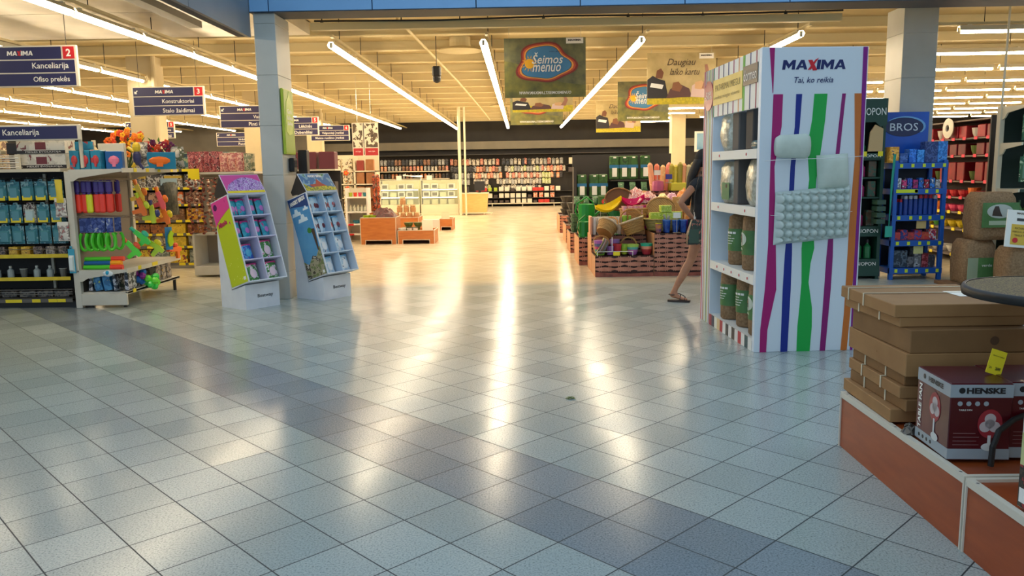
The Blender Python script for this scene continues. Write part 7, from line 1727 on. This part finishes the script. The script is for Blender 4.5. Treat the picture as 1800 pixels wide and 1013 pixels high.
# ================================================================ burlap bedding bags and the card on them
def bigbag(w, d, h, name='bedding_bag', seed=1, label=True, open_=False):
    random.seed(seed); t = thing(name, '', ''); b = MB(); rings = []
    for j in range(9):
        v = j / 8; k = .9 + .1 * sin(pi * v) - (.12 if j == 8 else 0); ring = []
        for i in range(20):
            a = 2 * pi * i / 20; q = (abs(cos(a)) ** 5 + abs(sin(a)) ** 5) ** -.2; ring.append((w / 2 * k * q * cos(a) * rnd(.97, 1.02), d / 2 * k * q * sin(a) * rnd(.97, 1.02), h * v))
        rings.append(ring)
    b.loft(rings); b.build('sack', JUT, t, smooth=True)
    if label:
        b = MB().box(-w * .42, -w * .12, -d * .53, -d * .515, h * .12, h * .62, 0).box(-w * .12, w * .4, -d * .53, -d * .515, h * .12, h * .62, 1); b.build('label_patch', [mat((150, 160, 130), .5), GSL], t); letters(t, [('verde', (w * .14, -d * .532, h * .46), RX, UZ, w * .3, .035)], LETW)
    return t
place(bigbag(.40, .4, .55, seed=3), 5.46, 9.66, .0, 'tall burlap bedding bag with a green label at the foot of the pile', 'bedding bag')
t = bigbag(.50, .4, .56, seed=4, label=False); place(t, 5.60, 9.62, .552, 'burlap bedding bag with an oval portrait on top of the pile', 'bedding bag')
MB().box(-.2, .22, -.214, -.206, .15, .44).build('green_sleeve', GSL, t); MB().prism(fan_poly(0, .34, .15, 0, 2 * pi, 20, .55) , -.218, -.214, 'xz').build('oval_picture', mat((180, 186, 180), .4), t); MB().prism([(-.09, .29), (.03, .28), (.0, .34), (-.02, .40), (-.06, .40), (-.08, .35)], -.221, -.218, 'xz').build('portrait_print', mat((60, 44, 38), .5), t); MB().box(-.12, .16, -.217, -.214, .18, .23).build('pale_band', mat((170, 186, 160), .4), t)
place(bigbag(.40, .36, .50, seed=6, label=False), 5.72, 9.22, .0, 'plain burlap bag below the yellow price card', 'bedding bag')
place(bigbag(.46, .42, .50, seed=7), 6.20, 9.28, .0, 'burlap bag at the right edge beyond the table', 'bedding bag')
place(carton(.16, .3, .04, mat((120, 84, 56), .6), name='pallet_board'), 5.15, 9.62, 0.0, 'small brown board on the floor beside the burlap bags', 'board')
t = thing('price_poster', 'white framed card with a gold panel standing on the plain burlap bag', 'poster', (5.62, 9.03, .50), -.05); t.rotation_euler = (-.12, .10, -.05)
MB().cbox(-.17, .17, -.006, .006, 0, .42, .002).build('frame', PRICE, t); MB().box(-.11, .12, -.009, -.006, .03, .26).build('gold_panel', mat((216, 176, 60), .5), t); MB().box(-.06, .06, -.009, -.006, .30, .33).build('black_label', mat((50, 50, 50), .4), t); MB().prism(fan_poly(-.06, .08, .03, 0, 2 * pi, 14), -.012, -.009, 'xz').build('red_dot', RED, t)
letters(t, [('MAXIMA', (0, -.009, .385), RX, UZ, .13, .022, dict(bold=.03)), ('PATARIMAI', (.0, -.012, .215), RX, UZ, .15, .022), ('MIEGUI, KURIE', (.0, -.012, .175), RX, UZ, .19, .022), ('TINKA TAU', (.0, -.012, .135), RX, UZ, .15, .022)], mat((70, 56, 30), .5))
# ================================================================ wooden platforms in the right foreground
CH2 = noisy((164, 76, 32), (146, 64, 26), 4, .38, name='cherry_board', stretch=(1, 1, 6))
def platform(y0, y1, x1, label):
    t = thing('wooden_platform', label, 'platform', (1.65, y0, 0)); L = y1 - y0; W = x1 - 1.65
    MB().box(0, .018, 0, L, 0, .28).build('side_panel', CH2, t); MB().box(.018, W, 0, .018, 0, .28).box(.018, W, L - .018, L, 0, .28).build('end_panel', CH2, t); MB().box(.018, W, .018, L - .018, .262, .28).build('top', CH2, t)
    MB().box(-.006, .018, -.006, L + .006, .28, .292).box(-.006, 0, -.006, L + .006, .262, .28).build('edging', EDG, t)
    for y in (-.006, L - .014): MB().box(.018, W, y, y + .02, .28, .292).build('edging', EDG, t)
    MB().box(-.007, .014, -.007, 0, 0, .28).build('corner_strip', EDG, t); MB().box(-.007, .014, L, L + .007, 0, .28).build('corner_strip', EDG, t)
    for y in (.04, L / 2, L - .05): MB().lathe([(.006, 0), (.006, .001)], (0, 0, 0), 8).build('screw', STEEL, t, loc=(.006, y, .292))
    return t
platform(2.87, 4.02, 2.9, 'cherry wood platform carrying the stacked brown cartons'); platform(1.2, 2.845, 2.9, 'nearer cherry wood platform cut by the right edge')
KRA = noisy((164, 122, 76), (148, 106, 64), 5, .75, name='kraft_board'); KRD = noisy((144, 104, 62), (126, 90, 52), 5, .75, name='kraft_board_dark'); STP = mat((216, 206, 180), .4, name='strap')
PZ = .2935
cs = [(.062, 3.50, 4.06, 0, 1.665, 1.98, KRA, 'lowest narrow brown carton leaning at the platform edge'), (.055, 3.46, 4.04, .02, 1.70, 2.0, KRD, 'second narrow brown carton with a white strap'), (.055, 3.48, 4.06, .0, 1.69, 2.0, KRA, 'third narrow brown carton with a white strap'), (.055, 3.50, 4.05, .01, 1.71, 2.02, KRD, 'fourth narrow brown carton just below the thick ones'),
      (.105, 3.44, 4.07, .0, 1.69, 2.26, KRA, 'lower of the two thick brown cartons'), (.105, 3.45, 4.05, .0, 1.70, 2.24, KRD, 'upper of the two thick brown cartons'), (.045, 3.52, 4.1, .0, 1.68, 2.24, KRA, 'thin brown carton second from the top'), (.058, 3.51, 4.12, .0, 1.66, 2.25, KRA, 'topmost brown carton with two white straps')]
z = PZ
for i, (h, y0, y1, dz, x0, x1, m, lb) in enumerate(cs):
    t = thing('brown_carton', lb, 'carton', ((x0 + x1) / 2, (y0 + y1) / 2, z), radians((-1.5, 1, -1, .5, -.5, .6, 1.0, -.4)[i])); w = (x1 - x0) / 2; d = (y1 - y0) / 2
    MB().cbox(-w, w, -d, d, 0, h - .001, .003).build('carton', m, t); MB().box(-w - .0012, w, -.02, -.019, h * .45, h * .5).box(-w * .9, w * .9, -.003, .003, h - .001, h - .0003).build('flap_seam', KRD if m is KRA else KRA, t)
    if i in (1, 2, 3, 7, 6):
        for yy in ((.02, .2) if i == 7 else (-.1, .12)):
            MB().box(-w - .0035, -w - .0012, yy, yy + .01, -.0008, h + .0006).box(-w - .0035, w + .0035, yy, yy + .01, h + .0006, h + .0024).build('strap', STP, t)
    if i == 7: MB().box(.1, .26, -.1, .06, h + .0002, h + .001).build('label', LETW, t)
    if i == 5: MB().prism(fan_poly(.1, h / 2, .02, 0, 2 * pi, 12), -d - .001, -d, 'xz').build('printed_mark', mat((90, 60, 36), .6), t)
    z += h
# fan boxes
MR = noisy((96, 14, 26), (70, 8, 18), 3, .3, name='dark_red_print'); SLV = mat((150, 160, 168), .35, name='silver_grey_print'); BLK2 = mat((20, 24, 30), .4, name='ink'); FANW = mat((206, 208, 206), .4, name='fan_white')
def disc(c, r, nrm, m, parent, name, rz=1.0, d=.0006):
    b = MB(); n = 24
    if nrm == 'y': b.prism([(c[0] + r * cos(2 * pi * k / n), c[2] + r * rz * sin(2 * pi * k / n)) for k in range(n)], c[1] - d, c[1], 'xz')
    else: b.prism([(c[1] + r * cos(2 * pi * k / n), c[2] + r * rz * sin(2 * pi * k / n)) for k in range(n)], c[0] - d, c[0], 'yz')
    return b.build(name, m, parent)
def fanbox(lb, x, y, rz):
    W, D, H = .235, .285, .31
    t = thing('fan_box', lb, 'box', (x, y, PZ), rz)
    MB().cbox(0, W, 0, D, 0, H, .003).build('carton', MR, t)
    MB().box(-.0012, W + .0012, -.0012, D, H * .82, H - .004).build('silver_band', SLV, t); MB().box(-.0012, W + .0012, -.0012, D, .004, H * .15).build('foot_band', SLV, t)
    letters(t, [('HENSKE', (W * .56, -.0015, H * .91), RX, UZ, W * .62, .024, dict(bold=.05)), ('HENSKE', (-.0015, D * .42, H * .91), (0, -1, 0), UZ, D * .45, .021, dict(bold=.05))], BLK2)
    disc((W * .18, -.0014, H * .91), .012, 'y', BLK2, t, 'round_mark'); disc((-.0014, D * .78, H * .91), .011, 'x', BLK2, t, 'round_mark')
    letters(t, [('TABLE FAN', (-.0005, D * .88, H * .48), UZ, (0, 1, 0), H * .62, .026, dict(bold=.03)), ('TABLE FAN', (W * .25, -.0005, H * .66), RX, UZ, .05, .007)], LETW)
    for k in range(4): disc((W * (.16 + .14 * k), -.0004, H * .74), .0095, 'y', SLV, t, 'round_symbol')
    # pictured fan, front and side
    for ax, (cx, cz, r, s) in (('x', (D * .42, H * .58, D * .17, 1.0)), ('y', (W * .66, H * .48, W * .2, 1.0))):
        P3 = (lambda a, b_, d: (-.0012 - d, a, b_)) if ax == 'x' else (lambda a, b_, d: (a, -.0012 - d, b_))
        c = P3(cx, cz, 0)
        disc(c, r, ax, mat((150, 40, 50), .4), t, 'fan_guard_print', 1.25, .0004)
        for k, (da, db, rr) in enumerate(((0, r * .42, r * .46), (-r * .38, -r * .26, r * .46), (r * .38, -r * .26, r * .46), (0, 0, r * .4))): disc(P3(cx + da, cz + db, .0005), rr, ax, mat((190, 176, 176), .4), t, 'fan_blade_print', 1.0, .0004)
        b = MB(); bx = sorted((cx - .006, cx + .006)); 
        if ax == 'x': b.box(-.0026, -.0016, bx[0], bx[1], cz - r * 2.4, cz - r)
        else: b.box(bx[0], bx[1], -.0026, -.0016, max(.06, cz - r * 2.0), cz - r)
        b.build('fan_stem_print', FANW, t); disc(P3(cx - (.01 if ax == 'x' else 0), cz - r * (2.5 if ax == 'x' else 2.0), .0012), r * .62, ax, FANW, t, 'fan_foot_print', .55, .0004)
    MB().box(W * .08, W * .5, -.0006, 0, H * .2, H * .205).box(W * .08, W * .46, -.0006, 0, H * .25, H * .255).box(W * .08, W * .5, -.0006, 0, H * .3, H * .305).box(W * .08, W * .44, -.0006, 0, H * .35, H * .355).build('fine_print', mat((150, 120, 120), .5), t)
    for k in range(4): disc((-.0014, D * (.86 - .12 * k), H * .08), .008, 'x', BLK2, t, 'round_symbol')
    return t
fanbox('dark red table fan box with its silver side showing, under the yellow price card', 1.665, 3.03, radians(-3)); fanbox('second dark red table fan box, cut by the right edge', 1.905, 3.04, radians(-3))
t = thing('price_flag', 'tilted yellow price card standing on the fan boxes', 'price card', (1.90, 3.16, PZ + .311), 0); t.rotation_euler = (-.15, .32, 0)
MB().cbox(-.033, .033, -.0012, .0012, 0.0, .10, .0005).build('card', YEL, t); letters(t, [('2699', (.012, -.0015, .025), RX, UZ, .022, .014, dict(bold=.03)), ('VENTILIATORIUS', (0, -.0015, .075), RX, UZ, .05, .005), ('26', (-.02, -.0015, .025), RX, UZ, .012, .009)], BLACK)
place(crumple(.05, .06, .045, [mat((120, 110, 100), .3), mat((60, 54, 50), .4)], 3, 'crumpled_wrap'), 1.68, 3.36, PZ, 'crumpled clear wrapping between the cartons and the fan box', 'wrapping')
# bistro table with a mosaic top on bowed black legs
t = thing('bistro_table', 'round bistro table with a speckled top and black iron legs', 'table', (2.13, 3.10, 0))
def speck():
    nt = NT('speckled_top'); o = nt.obj(1.0, False); v = nt.n('ShaderNodeTexVoronoi'); v.inputs['Scale'].default_value = 150; nt.l(o, v.inputs['Vector'])
    nt.l(ramp(nt, v.outputs['Distance'], [(.1, (140, 124, 76)), (.45, (92, 82, 50)), (.7, (44, 38, 24))], const=False), nt.b.inputs['Base Color']); nt.b.inputs['Roughness'].default_value = .6; nt.b.inputs['Specular IOR Level'].default_value = .2; return nt.m
MB().lathe([(.345, .955), (.345, .962)], seg=48).build('top', speck(), t); MB().lathe([(.346, .925), (.362, .928), (.366, .95), (.360, .963), (.346, .964)], seg=48, caps=False).build('rim', BLACK, t, smooth=True)
for k in range(3):
    a = radians(203 + 120 * k); q = [(.05, .92), (.045, .62), (.05, .53), (.12, .485), (.25, .465), (.33, .43), (.358, .37), (.362, .294)] if k == 0 else [(.05, .92), (.045, .62), (.05, .5), (.12, .45), (.18, .42), (.215, .37), (.22, .294)]
    MB().tube([(r * cos(a), r * sin(a), z_) for r, z_ in q], .011, 8).build('leg', BLACK, t)
MB().tube([(.05 * cos(2 * pi * k / 16), .05 * sin(2 * pi * k / 16), .6) for k in range(17)], .008, 6).build('ring', BLACK, t)
# grill box on the nearer platform
t = thing('grill_box', 'white and green printed box standing on the nearer platform at the right edge', 'box', (1.69, 2.40, PZ), radians(4))
MB().cbox(0, .4, 0, .2, 0, .36, .003).build('carton', mat((214, 210, 196), .45), t); MB().box(-.0012, 0, .004, .196, .004, .15).build('meadow_print', printed([(70, 60, 50), (40, 34, 30), (150, 40, 44), (180, 170, 150)], 22), t); MB().box(-.0012, 0, .004, .196, .15, .26).build('green_print', noisy((170, 180, 110), (206, 206, 150), 8, .4), t)
MB().box(-.002, -.0012, .11, .19, .02, .07).build('white_patch', LETW, t); MB().box(-.0025, -.0012, .03, .11, .02, .26).build('dark_picture', mat((40, 36, 34), .4), t)
b = MB()
for k in range(11): b.box(-.0022, -.0008, .125 + .005 * k, .125 + .005 * k + (.002 + .0012 * (k % 3)), .275, .325)
b.build('bar_code', BLACK, t); disc((-.0012, .155, .235), .016, 'x', BLACK, t, 'round_symbol', 1.4); disc((-.0022, .155, .235), .013, 'x', LETW, t, 'round_symbol', 1.4)
letters(t, [('GRILL', (-.0015, .06, .33), (0, -1, 0), UZ, .08, .02, dict(bold=.03))], BLK2)
# crumb of leaf on the floor
place(crumple(.05, .035, .012, [mat((110, 120, 60), .6), mat((150, 150, 110), .6)], 8, 'dropped_leaf'), .30, 4.95, .001, 'small green scrap lying on the open tiled floor', 'scrap')
flush_labels()
